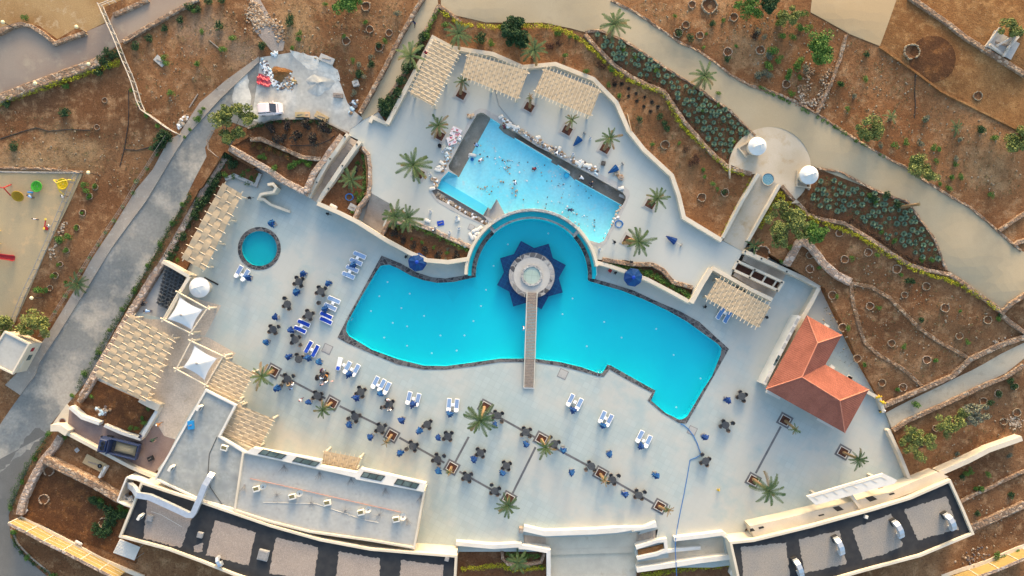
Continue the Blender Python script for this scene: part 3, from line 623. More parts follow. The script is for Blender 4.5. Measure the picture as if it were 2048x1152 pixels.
# ------------------------------------------------------------------ walls
WK = [0]
def wall(name, label, cat, pts, m, width, zt, h=1.2, rough=0.0, part=None, cap=None, closed=False):
    """zt: top height, a number, ('t', height above ground) or a list per point; h: how deep the body goes below the top"""
    P = px(pts) if isinstance(pts, str) else pts
    WK[0] = (WK[0] + 1) % 11; eps = 0.0043 * WK[0]
    W = []
    for i, p in enumerate(P):
        if isinstance(zt, tuple): W.append(tw(p, zt[1] + eps))
        elif isinstance(zt, list): W.append(at3(p, zt[i] + eps))
        else: W.append(at3(p, zt + eps))
    step = 0.55 if rough else 3.0
    D = []
    for i in range(len(W) - (0 if closed else 1)):
        a, b = W[i], W[(i + 1) % len(W)]; n = max(1, int((b - a).length / step))
        for k in range(n): D.append(a.lerp(b, k / n))
    if not closed: D.append(W[-1])
    n = len(D); vs = []; rr = random.Random(len(label) * 31 + n)
    ring = [(-.5, -1), (-.5, -0.10), (-.38, 0), (.38, 0), (.5, -.10), (.5, -1)] if rough else [(-.5, -1), (-.5, -.02), (-.48, 0), (.48, 0), (.5, -.02), (.5, -1)]
    for i, p in enumerate(D):
        a = D[(i - 1) % n] if (closed or i > 0) else p; b = D[(i + 1) % n] if (closed or i < n - 1) else p
        d1 = (p - a).xy; d2 = (b - p).xy
        if d1.length < 1e-6: d1 = d2
        if d2.length < 1e-6: d2 = d1
        n1 = Vector((-d1.y, d1.x)).normalized(); n2 = Vector((-d2.y, d2.x)).normalized()
        nn = n1 + n2
        if nn.length < 1e-3: nn = n1
        nn.normalize(); k = 1.0 / max(0.5, nn.dot(n1))
        for (s, q) in ring:
            j = rr.uniform(-rough, rough) if rough else 0; jz = rr.uniform(-rough, rough) * .8 if rough else 0
            o = s * width * k + j
            z = p.z - h if q == -1 else p.z + (q if rough else q) * (1 if rough else 1) + jz
            vs.append((p.x + nn.x * o, p.y + nn.y * o, z))
    m6 = 6; fs = []
    rng = n if closed else n - 1
    for i in range(rng):
        i2 = (i + 1) % n
        for k in range(5): fs.append((i * m6 + k, i2 * m6 + k, i2 * m6 + k + 1, i * m6 + k + 1))
    if not closed: fs += [tuple(reversed(range(6))), tuple(range((n - 1) * 6, n * 6))]
    fs = [tuple(reversed(f)) for f in fs]
    mb = MB(); mb.add(vs, fs)
    o = mb.build(name, M[m], parent=part)
    if not part: tag(o, label, cat, kind="thing")
    return o

SW = lambda lab, pts, w, zt, h=1.2, m='rubble', r=0.05: wall('stone_wall', lab, 'stone wall', pts, m, w * (.66 if isinstance(zt, tuple) and w < 1.25 else .9), (zt[0], zt[1] * .7) if isinstance(zt, tuple) else zt, h, r)
SW('long pinkish stone wall between the road hedge and the kids pool pergola', 'P 455,302 406,380 326,519 292,574 253,637 187,752 163,794', 1.25, 0.75, 1.6, 'rubble_pink')
SW('pinkish stone wall running from the olive tree to the foot of the garden steps', 'A 1320,850 1440,920 1555,985 B 180,1035 330,1112', 1.1, 1.95, 2.2, 'rubble_pink')
SW('orange stone divider between the dark round bushes and the flower bed', 'B 0,800 60,800 180,850 300,905 405,915', .7, 2.05, .9)
SW('stone wall beside the left parapet of the garden steps', 'g 500,150 430,230 330,380 230,500 165,640 150,690', 1.0, 2.15, 2.3, 'rubble_pink')
SW('long straight stone wall on the west side of the alley', 'B 1003,-30 870,200 760,420 632,650', 1.0, ('t', .85), 2.0)
SW('short stone wall on the palm side of the alley', 'B 1085,30 1010,180 900,400 820,520 742,635', .75, ('t', .5), 1.5)
SW('short stone wall at the top end of the alley', 'B 1085,30 1150,75 1215,125', .7, ('t', .5), 1.2)
SW('wavy brown wall between the yellow hedge and the upper agave bed', 'C 490,195 560,275 655,370 760,445 855,490 945,525 1000,605 1060,695 1130,780 1225,885 1320,965 1450,1000', .95, ('t', .55), 2.0)
SW('wavy brown wall between the yellow hedge and the lower agave bed', 'h 720,610 820,720 920,820 H 310,140 390,168 520,190 600,240 700,300 800,370 900,430 1000,462 1130,485 1220,545 1330,625 1430,700', .9, ('t', .5), 2.0)
SW('curved rubble wall of the garden beside the skylit stairs', 'H 190,430 225,370 260,305 290,295 330,325 400,420 480,490 560,530', 1.3, ('t', .55), 1.6, 'rubble_pink')
SW('low rubble terrace line going down towards the red roof', 'H 560,530 570,640 600,760 640,880 720,950 860,1030 980,1140', .9, ('t', .2), 1, 'rubble_soil')
SW('low rubble terrace line crossing the ring planters to the right path', 'H 560,535 680,560 780,620 860,700 960,800 1060,870 1150,920 1240,970', .9, ('t', .2), 1, 'rubble_soil')
SW('upper rubble wall of the sloping concrete path on the right', 'L 750,175 960,82 1150,0 H 1250,975 1420,895 1555,850 P 2100,655', 1.2, ('t', .6), 1.6)
SW('lower rubble wall of the sloping concrete path on the right', 'L 805,315 880,262 1100,165 1330,55 H 1450,1080 1555,1010', 1.0, ('t', .5), 1.6)
SW('thick orange lit stone wall beside the rubble yard', 'I 250,483 440,578 560,640 680,712', 1.3, 1.1, 2.2)
SW('curved grey stone wall along the road bend at lower left', 'I 345,350 300,420 240,490 170,620 125,720 108,800', 1.15, 0.5, 1.6, 'rubble_pink')
SW('curving stone wall around the bay of the top left path', 'A -60,205 0,185 60,150 120,135 180,150 250,195 310,248 380,222 490,185', .9, ('t', .8), 1.5)
SW('straight stone wall carrying two globe lamps at upper left', 'A -60,595 0,565 170,497 330,440 565,352', 1.5, ('t', .8), 1.6)
SW('short stone wall behind the white fence at the top', 'A 650,85 730,50 850,-5', 1.0, ('t', .6), 1.4)
SW('stone wall along the lower edge of the top path', 'A 705,238 900,125 1010,60 1140,-10', 1.0, ('t', .6), 1.4)
SW('narrow stone wall beside the stone steps in the red garden', 'D 535,200 500,330 450,470 365,655', .7, ('t', .5), 1.2)
SW('long stone wall crossing the top right corner', 'D 900,-20 1010,55 1130,140 1225,215 1320,275 1440,350 1570,430', 1.1, ('t', .6), 1.4)
SW('stub of stone wall at the right edge beside the tan path', 'H 1415,235 1480,190 1570,130', .9, ('t', .6), 1.4)
SW('small stone stub below the right edge wall stub', 'H 1500,320 1530,300 1575,285', 1.0, ('t', .6), 1.2)
SW('stone corner wall at the lower end of the tan path', 'H 1425,715 1480,660 1570,600', 1.0, ('t', .6), 1.4)
SW('stone wall running down from the corner at the right edge', 'H 1425,715 1490,770 1575,830', 1.0, ('t', .5), 1.4)
SW('orange terrace wall right of the bottom right roof', 'e 830,475 960,410 1100,350 1250,270 1420,190', .8, ('t', .4), 1.4)
SW('broad rubble terrace wall beside the bottom right roof corner', 'e 940,715 1080,650 1240,580 1420,500', 1.3, ('t', .5), 1.5)
SW('curved stone kerb between the palm garden and the upper terrace', 'g 690,265 750,330 765,450 765,620 750,720 660,830 615,945', .6, 2.1, 1.6, 'rubble_pink')
SW('short stone wall on the right of the brown stairs', 'g 985,850 950,960 880,1105', .6, 2.1, 2.0)
SW('stone kerb between the upper terrace and the red brown bush bed', 'F 800,180 960,195 1060,235 1180,292 1275,330', .7, 1.95, .8, 'rubble_pink')
SW('curved orange stone kerb behind the right hand hedge bed', 'G 590,400 760,428 880,430 940,462 1000,532 1110,562', .7, 2.05, 1.0)
SW('rough stone garden wall left of the court bed', 'I 530,20 490,90 450,150', .8, .8, 1.2)
SW('small ring shaped stone wall in the lower planting strip', 'W 30,610 40,720 120,800 300,810 480,790 600,770 650,640', .5, .2, .8)
for lab, pts in (('uneven stone edging along the hill side of the upper tan path', 'C 640,0 800,80 930,170 1030,240 1140,290 1230,350 1330,430 1440,490 1555,530'),
                 ('uneven stone edging along the hill side of the middle tan path', 'D 40,500 110,530 230,580 340,640 450,710 600,810 750,900 870,960 1000,1050 1150,1140'),
                 ('uneven stone edging along the hill side of the right tan path', 'D 1150,1140 H 1250,100 1400,230 1540,350'),
                 ('stone edging between the upper agave bed and the path', 'C 490,183 580,175 720,235 880,340 1000,420 1120,490 1200,550 1330,640 1470,780'),
                 ('stone edging between the lower agave bed and the path', 'D 375,970 500,990 H 700,2 890,70 960,170 1040,280 1110,460'),
                 ('pale stone edging above the playground fence', 'P -20,335 80,337 165,344')):
    wall('stone_edging', lab, 'edging', pts, 'rubble', .34, ('t', .2), .6, .08)

CW = lambda lab, pts, w, zt, h=1.0, m='cream': wall('parapet_wall', lab, 'parapet', pts, m, w, zt, h)
CW('cream parapet curving round the outer edge of the upper terrace', 'P 774,248 866,75 903,95 986,108 1045,134 1111,128 1187,158 1233,205 1257,260 1288,299 1344,351 1358,392 1368,435 1444,481', .62, 2.6, 1.6)
CW('low cream wall end between the planting strip and the alley mouth', 'B 690,705 705,675 795,715', .5, 2.3, 1.0)
CW('long cream retaining wall from the garden steps to the round bay', 'g 262,800 470,890 640,975 790,1070 920,1152 F 920,362 1020,405 1140,415 1254,398', .62, 2.3, 2.6)
CW('cream parapet on the left of the garden steps', 'g 555,135 530,165 440,300 350,420 260,580 175,740', .55, [2.75, 2.75, 2.5, 2.0, 1.6, .95], 3.0)
CW('cream parapet on the right of the garden steps', 'g 672,205 620,270 500,440 400,590 330,690 268,795', .6, [2.75, 2.75, 2.5, 2.2, 1.8, 1.2], 3.2)
CW('cream wall hugging the left side of the round bay', arc(*IC, 132, 179, 128, 16), .42, 2.25, 2.4)
CW('cream wall hugging the right side of the round bay', arc(*IC, 132, 46, 8, 14), .42, 2.25, 2.4)
CW('cream wall below the hedge bed on the pool side', 'P 1194,525 G 640,440 720,468 850,515 980,583 1102,650', .55, 2.0, 2.2)
CW('cream wall climbing from the hedge bed to the terrace corner', 'G 1102,650 1160,545 1215,455', .75, 2.4, 2.6)
CW('cream wall between the beige pergola and the lower stair flight', 'V 255,320 450,430 700,570 950,690', .55, 2.3, 2.6)
CW('cream parapet along the garden side of the upper stair flight', 'V 625,130 820,215 1140,362 1290,430 1500,545', .6, [2.7, 2.6, 1.6, 1.3, 1.3], 2.6)
CW('cream wall down the east edge of the deck to the red roof', 'V 1490,550 1400,720 1300,890 1210,1040', .6, 1.3, 1.4)
CW('cream balustrade on the left of the plaza walkway', 'h 488,490 340,735 235,930 130,1130', .42, [4.4, 4.0, 3.3, 2.7], 2.0)
CW('cream balustrade on the right of the plaza walkway', 'h 700,600 560,850 450,1045 385,1160', .42, [4.4, 3.9, 3.2, 2.8], 2.2)
CW('thin cream parapet along the deck beside the workers', 'L 775,310 840,450 905,612', .5, 1.0, 1.2)
CW('short broken cream wall where the yellow clad workers stand', 'L 650,90 725,130 750,210', .5, .9, 1.1)
CW('long cream boundary wall running right from the bottom right roof', 'e 640,215 900,100 1090,0 L 1545,360', .75, 1.9, 2.6)
CW('cream bench backed wall at the head of the grand stairs', 'W 345,275 660,345 1400,318 2048,270 X 250,290 535,215', .8, 1.0, 2.0, 'white')
CW('cream wall on the left of the grand stairs', 'J 1185,965 1400,985 1555,975 W 300,545 400,550 710,605 715,1180', .62, [1.0] * 6 + [.6, .6][:0] + [.5], 2.0, 'white')
CW('cream wall of the small planter beside the grand stairs', 'X 235,555 540,460 665,445 680,590 540,650 250,710', .5, .75, 1.8, 'white')
CW('cream handrail wall along the concrete ramp', 'X 250,720 540,640 800,590 1180,555', .5, [.55, .55, .4, .1], 1.2, 'white')
CW('upper cream wall of the concrete ramp', 'X 795,430 1200,385 1500,345 1610,440', .6, .9, 1.6, 'white')
CW('lower cream wall of the concrete ramp', 'X 245,880 820,800 1200,740 1620,690', .75, .55, 1.8, 'white')
CW('cream curved wall along the truck court', 'I 385,330 590,440 760,530 890,585', .5, .9, 1.3)
CW('pale wall between the truck court and the court bed', 'I 600,285 700,330 810,365', .45, .8, 1.2, 'white')
CW('pale wall with a dark slot on the right of the court bed', 'I 810,360 860,275 915,180', .5, .9, 1.2, 'white')
CW('thick cream gate wall at the mouth of the truck court', 'I 290,300 340,300 385,330', 1.0, 1.5, 2.0)
CW('weathered white wall beside the rubble heap at the truck gate', 'I 400,180 470,240 570,275', .5, 1.0, 1.6, 'white')
CW('cream slab wall at the end of the court bed pergola', 'I 805,130 860,160 915,185', 1.1, 1.2, 1.3)
CW('grey kerb wall around the pergola bed corner', 'P 450,358 468,350 511,370 520,347', .5, .5, .6, 'concrete')
wall('pool_rim_wall', 'grey cobbled wall arching over the top of the round bay', 'pool wall', arc(*IC, 131.3, A2 - 1, A1 + 1, 40), 'cobble', .42, 1.98, 2.1, .012)
for lab, pts, z in (('grey kerb along the left sidewalk of the road', 'A 1490,352 1270,562 1060,792 1000,882 840,1152 E 640,330 500,560 330,830 240,965 180,1060', .17),
               ('pale kerb of the yard beside the dark round bushes', 'A 1425,738 1555,693 B 170,685 380,682 480,722 565,768', .15),
               ('ochre kerb below the road hedge', 'E 1080,30 1010,150 945,265 850,440 760,600', .12),
               ('thin kerb of the asphalt bend', 'I 62,880 100,965 170,1040 280,1130 320,1190', .12)):
    wall('kerb', lab, 'kerb', pts, 'sidewalk', .2, ('t', z), .4)
wall('kerb', 'low edge between the golden field and the red hill', 'kerb', 'D 725,268 900,390 1080,525 1400,685 1570,770', 'soil_gold', .3, ('t', .2), .4)

# ------------------------------------------------------------------ stairs
def stairs(label, q, z0, z1, n, m='steps', flights=None):
    """q: top left, top right, bottom right, bottom left; flights: list of (from, to, steps) fractions of the run"""
    A, B, C, D = px(q); mb = MB()
    fl = flights or [(0, 1, n)]
    tot = sum(f[2] for f in fl); z = z0; segs = []; last = 0.0
    for a, b, k in fl:
        if a > last: segs.append((last, a, z))
        for i in range(k):
            z -= (z0 - z1) / tot; segs.append((a + (b - a) * i / k, a + (b - a) * (i + 1) / k, z))
        last = b
    if last < 1: segs.append((last, 1.0, z))
    def P(u, v, zz):
        x0 = (A[0] + (D[0] - A[0]) * v, A[1] + (D[1] - A[1]) * v); x1 = (B[0] + (C[0] - B[0]) * v, B[1] + (C[1] - B[1]) * v)
        return at3((x0[0] + (x1[0] - x0[0]) * u, x0[1] + (x1[1] - x0[1]) * u), (z0 + z1) / 2) * 1.0
    prev = z0
    for a, b, zz in segs:
        p = [P(0, a, zz), P(1, a, zz), P(1, b, zz), P(0, b, zz)]
        for t in p: t.z = zz + .012
        mb.quad(p[3], p[2], p[1], p[0])
        lo = z1 - .2
        mb.quad(p[0], p[1], Vector((p[1].x, p[1].y, prev + .012)), Vector((p[0].x, p[0].y, prev + .012)))
        mb.quad(p[3], p[0], Vector((p[0].x, p[0].y, lo)), Vector((p[3].x, p[3].y, lo)))
        mb.quad(p[1], p[2], Vector((p[2].x, p[2].y, lo)), Vector((p[1].x, p[1].y, lo)))
        # dark joint under the nosing
        prev = zz
    o = mb.build('staircase', M[m]); return tag(o, label, 'stairs')
stairs('straight flight of pale garden steps between two cream parapets', 'g 560,160 665,220 275,790 185,740', ZU, 0.0, 12, flights=[(.08, .38, 7), (.5, .78, 6)])
stairs('brown stairs sunk beside the palm garden', 'g 785,705 1000,830 900,1025 715,900', ZU, 0.15, 11)
stairs('upper stair flight beside the skylight planter', 'V 612,160 580,240 1070,470 1110,375', ZU, 0.0, 12, flights=[(0, .38, 5), (.55, 1, 6)])
stairs('lower stair flight beside the cream pergola wall', 'V 500,360 475,410 950,685 1005,590', ZU, 0.0, 12, flights=[(0, .38, 5), (.55, 1, 6)])
stairs('left wing of the grand stairs beside the bench wall', 'W 350,325 360,520 690,575 660,365', 0.0, -0.9, 8)
stairs('right wing of the grand stairs beside the bench wall', 'X 515,255 515,430 240,520 250,325', 0.0, -0.9, 8)
stairs('two broad shallow steps down to the lower plaza', 'W 735,575 1960,530 1960,600 738,645', -0.9, -1.3, 3)
stairs('slanted small steps at the lower rim of the plaza', 'h 880,610 1005,625 920,780 830,720', 3.5, 2.7, 5)
# ------------------------------------------------------------------ pergolas
def lerp2(a, b, t): return (a[0] + (b[0] - a[0]) * t, a[1] + (b[1] - a[1]) * t)

def pergola(label, quad, n, m, z=2.9, zg=0.0, ext=0.5, ext2=None, posts=4, bw=0.06, skip=1, amp=0.055):
    """quad A,B,C,D seen from above: cloth strips run along A-B, rafters run along A-D"""
    A, B, C, D = [at3(p, z) for p in px(quad)]
    c = (A + B + C + D) / 4; c.z = zg
    t = thing('pergola', c, 0, label, 'pergola')
    def P(u, v, dz=0.0):
        p = A.lerp(B, u).lerp(D.lerp(C, u), v); return Vector((p.x, p.y, p.z + dz)) - c
    amp = min(amp, (B - A).length / n * .05)
    mb = MB(); rr = random.Random(n * 100 + m)
    for j in range(m):
        ns = n * 5; v0 = j / m - .004; v1 = (j + 1) / m + .004; vs = []
        for i in range(ns + 1):
            u = i / ns; dz = amp * math.sin(math.pi * (u * n + j)) + rr.uniform(-.012, .012)
            dv = .03 / m * math.cos(2 * math.pi * u * n) * 2
            vs += [P(u, v0 - dv * .3, dz), P(u, v1 + dv * .3, dz)]
        mb.add(vs, [(2 * i, 2 * i + 2, 2 * i + 3, 2 * i + 1)[::-1] for i in range(ns)])
    mb.build('shade_cloth', M['fabric'], t)
    LV = (D - A).length; LU = (B - A).length; e1 = ext / LV; e2 = (ext if ext2 is None else ext2) / LV
    for i in range(n):
        u = (i + .5) / n
        k = MB(); k.tube([P(u, -e1), P(u, 1 + e2)], bw * .75, 4); k.build('rafter', M['beam'], t)
    for v in (.06, .94):
        k = MB(); k.tube([P(-.03, v, -.22), P(1.03, v, -.22)], bw * 1.4, 4); k.build('beam', M['beam'], t)
    for i in range(posts // 2):
        u = .04 + .92 * i / max(1, posts // 2 - 1)
        for v in (.06, .94):
            p = P(u, v, -.3); k = MB(); k.tube([(p.x, p.y, 0), (p.x, p.y, p.z)], .16, 10)
            k.build('post', M['cream'], t)
    return t
pergola('long narrow pergola with woven beige shade beside the dark green shrubs', 'P 446,366 363,516 409,541 484,388', 9, 4, ext=.35, posts=8)
pergola('largest woven pergola over the entry court beside the road wall', 'P 262,628 190,752 290,803 348,676', 11, 8, z=3.0, ext=.55, posts=6)
pergola('square woven pergola tucked beside the lower white tent', 'P 445,715 412,775 474,805 507,745', 9, 8, ext=.3, bw=.05)
pergola('square woven pergola against the stained grey roof', 'P 475,808 445,868 516,900 548,838', 8, 8, ext=.3, bw=.05)
pergola('small woven pergola in front of the restaurant skylights', 'P 648,902 722,916 711,944 643,931', 8, 5, ext=.35, bw=.05, amp=.045)
pergola('steep woven pergola at the left end of the upper terrace', 'P 868,78 820,187 866,212 918,104', 15, 8, z=2.9 + ZU, zg=ZU, ext=.4, posts=6)
pergola('middle woven pergola of the upper terrace below the palms', 'P 935,108 1057,142 1036,198 924,152', 15, 8, z=2.9 + ZU, zg=ZU, ext=.4, posts=6)
pergola('right hand woven pergola on the curve of the upper terrace', 'P 1089,137 1201,180 1181,232 1069,184', 16, 8, z=2.9 + ZU, zg=ZU, ext=.5, posts=6)
pergola('woven pergola over two blue loungers in the east deck corner', 'V 320,440 925,765 790,1010 185,665', 14, 7, ext=.5, posts=6)

# ------------------------------------------------------------------ tensile tents and cone shades
def tent(label, frame, cloth, apex, z=3.0, za=4.3):
    F = [at3(p, z) for p in px(frame)]; K = [at3(p, z - .1) for p in px(cloth)]
    c = sum(F, Vector()) / 4; c.z = 0
    t = thing('shade_tent', c, 0, label, 'tent')
    mb = MB(); n = 16; ap = at3(px(apex)[0], za); vs = []; cc = sum(K, Vector()) / 4
    for j in range(n + 1):
        for i in range(n + 1):
            u, v = 2 * i / n - 1, 2 * j / n - 1
            b = K[0].lerp(K[1], i / n).lerp(K[3].lerp(K[2], i / n), j / n)
            s = 1 - .11 * ((1 - u * u) * v * v + (1 - v * v) * u * u)
            d = max(abs(u), abs(v)); h = (1 - d) ** 1.5
            p = cc.lerp(b, s); p = p.lerp(ap, h * .9 if d < 1 else 0) if d < .02 else p + (ap - cc) * 0
            q = cc.lerp(b, s) + Vector(((ap.x - cc.x) * (1 - d), (ap.y - cc.y) * (1 - d), 0))
            q.z = (z - .1) + (za - z) * h
            vs.append(q - c)
    w = n + 1
    mb.add(vs, [(j * w + i, j * w + i + 1, (j + 1) * w + i + 1, (j + 1) * w + i) for j in range(n) for i in range(n)])
    mb.build('canopy', M['membrane'], t, smooth=True)
    k = MB(); a = ap - c; k.lathe([(.17, -.08), (.17, .05), (.0, .08)], 14, (a.x, a.y, a.z)); k.build('mast_cap', M['grey'], t)
    k = MB(); k.tube([(a.x, a.y, 0), a], .06, 8); k.build('mast', M['grey'], t)
    for i in range(4):
        p = F[i] - c; q = F[(i + 1) % 4] - c
        k = MB(); e = (q - p).normalized() * .45; k.tube([p - e, q + e], .11, 6); k.build('beam', M['beam'], t)
        k = MB(); k.tube([(p.x, p.y, 0), (p.x, p.y, p.z - .1)], .2, 10); k.build('post', M['cream'], t)
        k = MB(); b = K[i] - c; k.tube([b, p], .02, 4); k.build('tie_rope', M['white'], t)
tent('white four pointed tent canopy beside the black chair yard', 'R 665,575 1110,820 850,1200 430,990', 'R 690,645 1040,840 870,1150 500,985', 'R 705,925')
tent('white four pointed tent canopy beside the entry court pergola', 'E 1100,870 1285,957 1185,1125 1015,1032', 'E 1120,895 1250,970 1178,1095 1055,1020', 'E 1132,1000')

def cone_shade(label, p, r, zg, h=2.3):
    x, y = at(px(p)[0], zg + h); R_ = r * SC * (H - zg - h) / H
    t = thing('cone_shade', (x, y, zg), 0, label, 'parasol')
    mb = MB(); wob = lambda a, j: 1 + (.0 if j < 2 else 0)
    vs = []; n = 48; prof = [(R_, h - .12), (R_, h), (R_ * .72, h + .33), (R_ * .42, h + .72), (R_ * .17, h + 1.12), (0.02, h + 1.28)]
    for i in range(n):
        a = 2 * math.pi * i / n; f = abs(math.cos(2 * (a - .4))) ** 6
        for j, (rr, zz) in enumerate(prof):
            q = 1 + (.35 * f if j in (3, 4) else 0)
            vs.append((rr * q * math.cos(a), rr * q * math.sin(a), zz))
    k = len(prof)
    mb.add(vs, [(i * k + j, ((i + 1) % n) * k + j, ((i + 1) % n) * k + j + 1, i * k + j + 1) for i in range(n) for j in range(k - 1)])
    mb.build('cloth_roof', M['membrane'], t)
    k2 = MB(); k2.tube([(0, 0, 0), (0, 0, h + 1.2)], .07, 10); k2.build('pole', M['white'], t)
    k2 = MB(); k2.lathe([(.95, 0), (.95, .95), (1.05, 1.0), (.6, 1.0), (.6, 0)], 28); k2.build('counter', M['cream'], t)
cone_shade('round white cone shade beside the black chair yard', 'R 988,497', 20.5, 0)
cone_shade('round white cone shade on the left rim of the plaza', 'h 475,212', 18.3, 3.55, 1.9)
cone_shade('round white cone shade on the right rim of the plaza', 'h 993,500', 18.8, 3.55, 1.9)
mb = MB(); o = at3(px('h 580,543')[0], 3.55)
t = thing('round_basin', o, 0, 'small round blue mosaic basin at the head of the plaza walkway', 'basin')
mb.lathe([(.93, -.02), (.93, .1), (.84, .1), (.84, .02)], 32); mb.build('rim', M['plaza'], t)
mb = MB(); mb.lathe([(.84, .03), (0.001, .03)], 32)
MOS, nt_, b_ = new_mat('swirled_blue_mosaic'); v_ = coords(nt_)
wv = nd(nt_, 'ShaderNodeTexWave', {'Vector': v_, 'Scale': 2.2, 'Distortion': 9.0, 'Detail': 2.0}, wave_type='RINGS', rings_direction='Z')
nt_.links.new(mixc(nt_, wv.outputs[1], rgb((.02, .09, .16)), rgb((.22, .42, .48))), b_.inputs[0]); b_.inputs['Roughness'].default_value = .2
mb.build('mosaic', MOS, t)
for lab, pts in (('stone bench kerb behind the left cone shade', 'h 415,145 290,230 365,320 415,290'), ('stone bench kerb below the right cone shade', 'h 880,455 870,610 1003,628 1005,590')):
    wall('bench_kerb', lab, 'kerb', pts, 'plaza', .2, 3.85, .5)

# ------------------------------------------------------------------ buildings
def ragged(poly, amp, step, rr):
    d = densify(poly, step); return [(x + rr.uniform(-amp, amp), y + rr.uniform(-amp, amp)) for x, y in d]

def sheet(name, m, poly, z, parent, inv):
    mb = MB(); mb.prism([(x - inv.x, y - inv.y) for x, y in poly], z, z); n = len(poly); mb.f = mb.f[n:]; mb.m = mb.m[n:]
    return mb.build(name, M[m], parent)

def block(name, label, roof, z, zg, m, parapet=.35, pw=.35, wm='cream', cat='building'):
    P = [at3(p, z) for p in (px(roof) if isinstance(roof, str) else roof)]
    c = sum(P, Vector()) / len(P); c.z = zg
    t = thing(name, c, 0, label, cat)
    poly = [(p.x - c.x, p.y - c.y) for p in P]
    mb = MB(); mb.prism(poly, 0, z - zg - .004, top=False); mb.build('wall', M[wm], t)
    sheet('roof', m, [(p.x, p.y) for p in P], z - zg, t, c)
    if parapet:
        o = wall('parapet', label, '', roof, wm, pw, z + parapet, parapet + .3, part=t, closed=True)
        o.location = -c
    return t, c

REST = 'P 486,905 565,921 645,940 730,955 848,984 828,1096 740,1081 620,1064 540,1044 469,1021'
t, c = block('restaurant_building', 'long flat roofed restaurant with glazed front canopy and red roof pipe', REST, 4.0, -.4, 'roof_grey', .25, .3, 'cream')
CAN = px('i 150,205 540,278 935,352 925,415 1345,492 1395,430 J 640,533 1012,618 1000,668 610,595 i 1325,548 895,448 50,262')
k = MB(); k.prism([(at(p, 4.6)[0] - c.x, at(p, 4.6)[1] - c.y) for p in CAN], 3.6 - c.z, 4.6 - c.z); k.build('front_canopy', M['white'], t)
for q in ('i 270,220 540,288 480,335 205,275', 'i 655,308 925,372 870,420 600,360', 'J 655,550 780,575 755,605 635,580', 'J 850,590 977,620 957,650 828,622'):
    Q = [at3(p, 4.6) - c for p in px(q)]
    fr = MB(); fr.prism([(p.x, p.y) for p in Q], 4.6 - c.z + .004, 4.6 - c.z + .07); fo = fr.build('skylight', M['frame_dark'], t)
    ce = sum(Q, Vector()) / 4
    for a, b in ((0.04, .3), (.35, .68), (.73, .96)):
        g = [Q[0].lerp(Q[1], a).lerp(Q[3].lerp(Q[2], a), .1), Q[0].lerp(Q[1], b).lerp(Q[3].lerp(Q[2], b), .1), Q[0].lerp(Q[1], b).lerp(Q[3].lerp(Q[2], b), .9), Q[0].lerp(Q[1], a).lerp(Q[3].lerp(Q[2], a), .9)]
        gm = MB(); gm.prism([(p.x, p.y) for p in g], 4.6 - c.z + .072, 4.6 - c.z + .085); gm.build('pane', M['glass'], fo)
mb = MB(); mb.tube([at3(p, 4.1) for p in px('J 0,590 250,645 480,698 870,785')], .035, 6)
RP = mat('faded_red_pipe', (.42, .12, .07), (.5, .22, .15), 2, rough=.6)
tag(mb.build('roof_pipe', RP), 'thin faded red pipe running along the restaurant roof', 'pipe')
KIT = 'P 411,781 470,811 438,873 488,905 470,1020 400,1000 310,958'
t, c = block('kitchen_building', 'kitchen block with stained grey roof and a silver duct', KIT, 3.8, -.4, 'roof_blue', .22, .28, 'white')
CUR = px('P 283,966 340,985 403,1005 540,1052 639,1080 740,1099 823,1106 912,1113 905,1240 560,1240 540,1174 469,1150 399,1122 337,1099 240,1073')
t, c = block('curved_building', 'long curved building with black roof and square gravel beds', CUR, 4.0, -.8, 'bitumen', .4, .34, 'cream')
rr = random.Random(5)
for q in ('I 850,712 1110,800 1045,990 825,935', 'I 1240,832 1475,900 1430,1092 1185,1030', 'J 150,930 395,985 370,1175 110,1135', 'J 510,1010 750,1050 745,1190 495,1170', 'J 870,1060 1115,1090 1110,1210 860,1200'):
    P_ = [at(p, 4.0) for p in px(q)]
    sheet('gravel_bed', 'gravel', ragged(P_, .10, .28, rr), 4.0 - c.z + .008, t, c)
q = [at(p, 4) for p in px('I 1110,980 1170,960 1165,1010 1120,1015')]; sheet('gravel_bed', 'gravel', ragged(q, .12, .25, rr), 4 - c.z + .008, t, c)
EAST = px('K 1330,962 L 0,948 330,868 680,772 900,705 1130,605 1200,760 1262,908 960,1035 640,1120 500,1160 320,1200 0,1240 K 1385,1240 1372,1150')
t, c = block('east_building', 'bottom right building with black roof and four grey gravel beds', EAST, 3.6, -.9, 'bitumen', .4, .36, 'cream')
for q in ('L 865,770 1110,692 1178,885 1010,925 945,948', 'L 565,880 790,792 858,975 740,1030 625,1057', 'L 255,940 493,890 533,1080 400,1110 292,1135', 'L -75,985 185,960 208,1170 -60,1170'):
    P_ = [at(p, 3.6) for p in px(q)]
    sheet('gravel_bed', 'gravel_grey', ragged(P_, .10, .28, rr), 3.6 - c.z + .008, t, c)
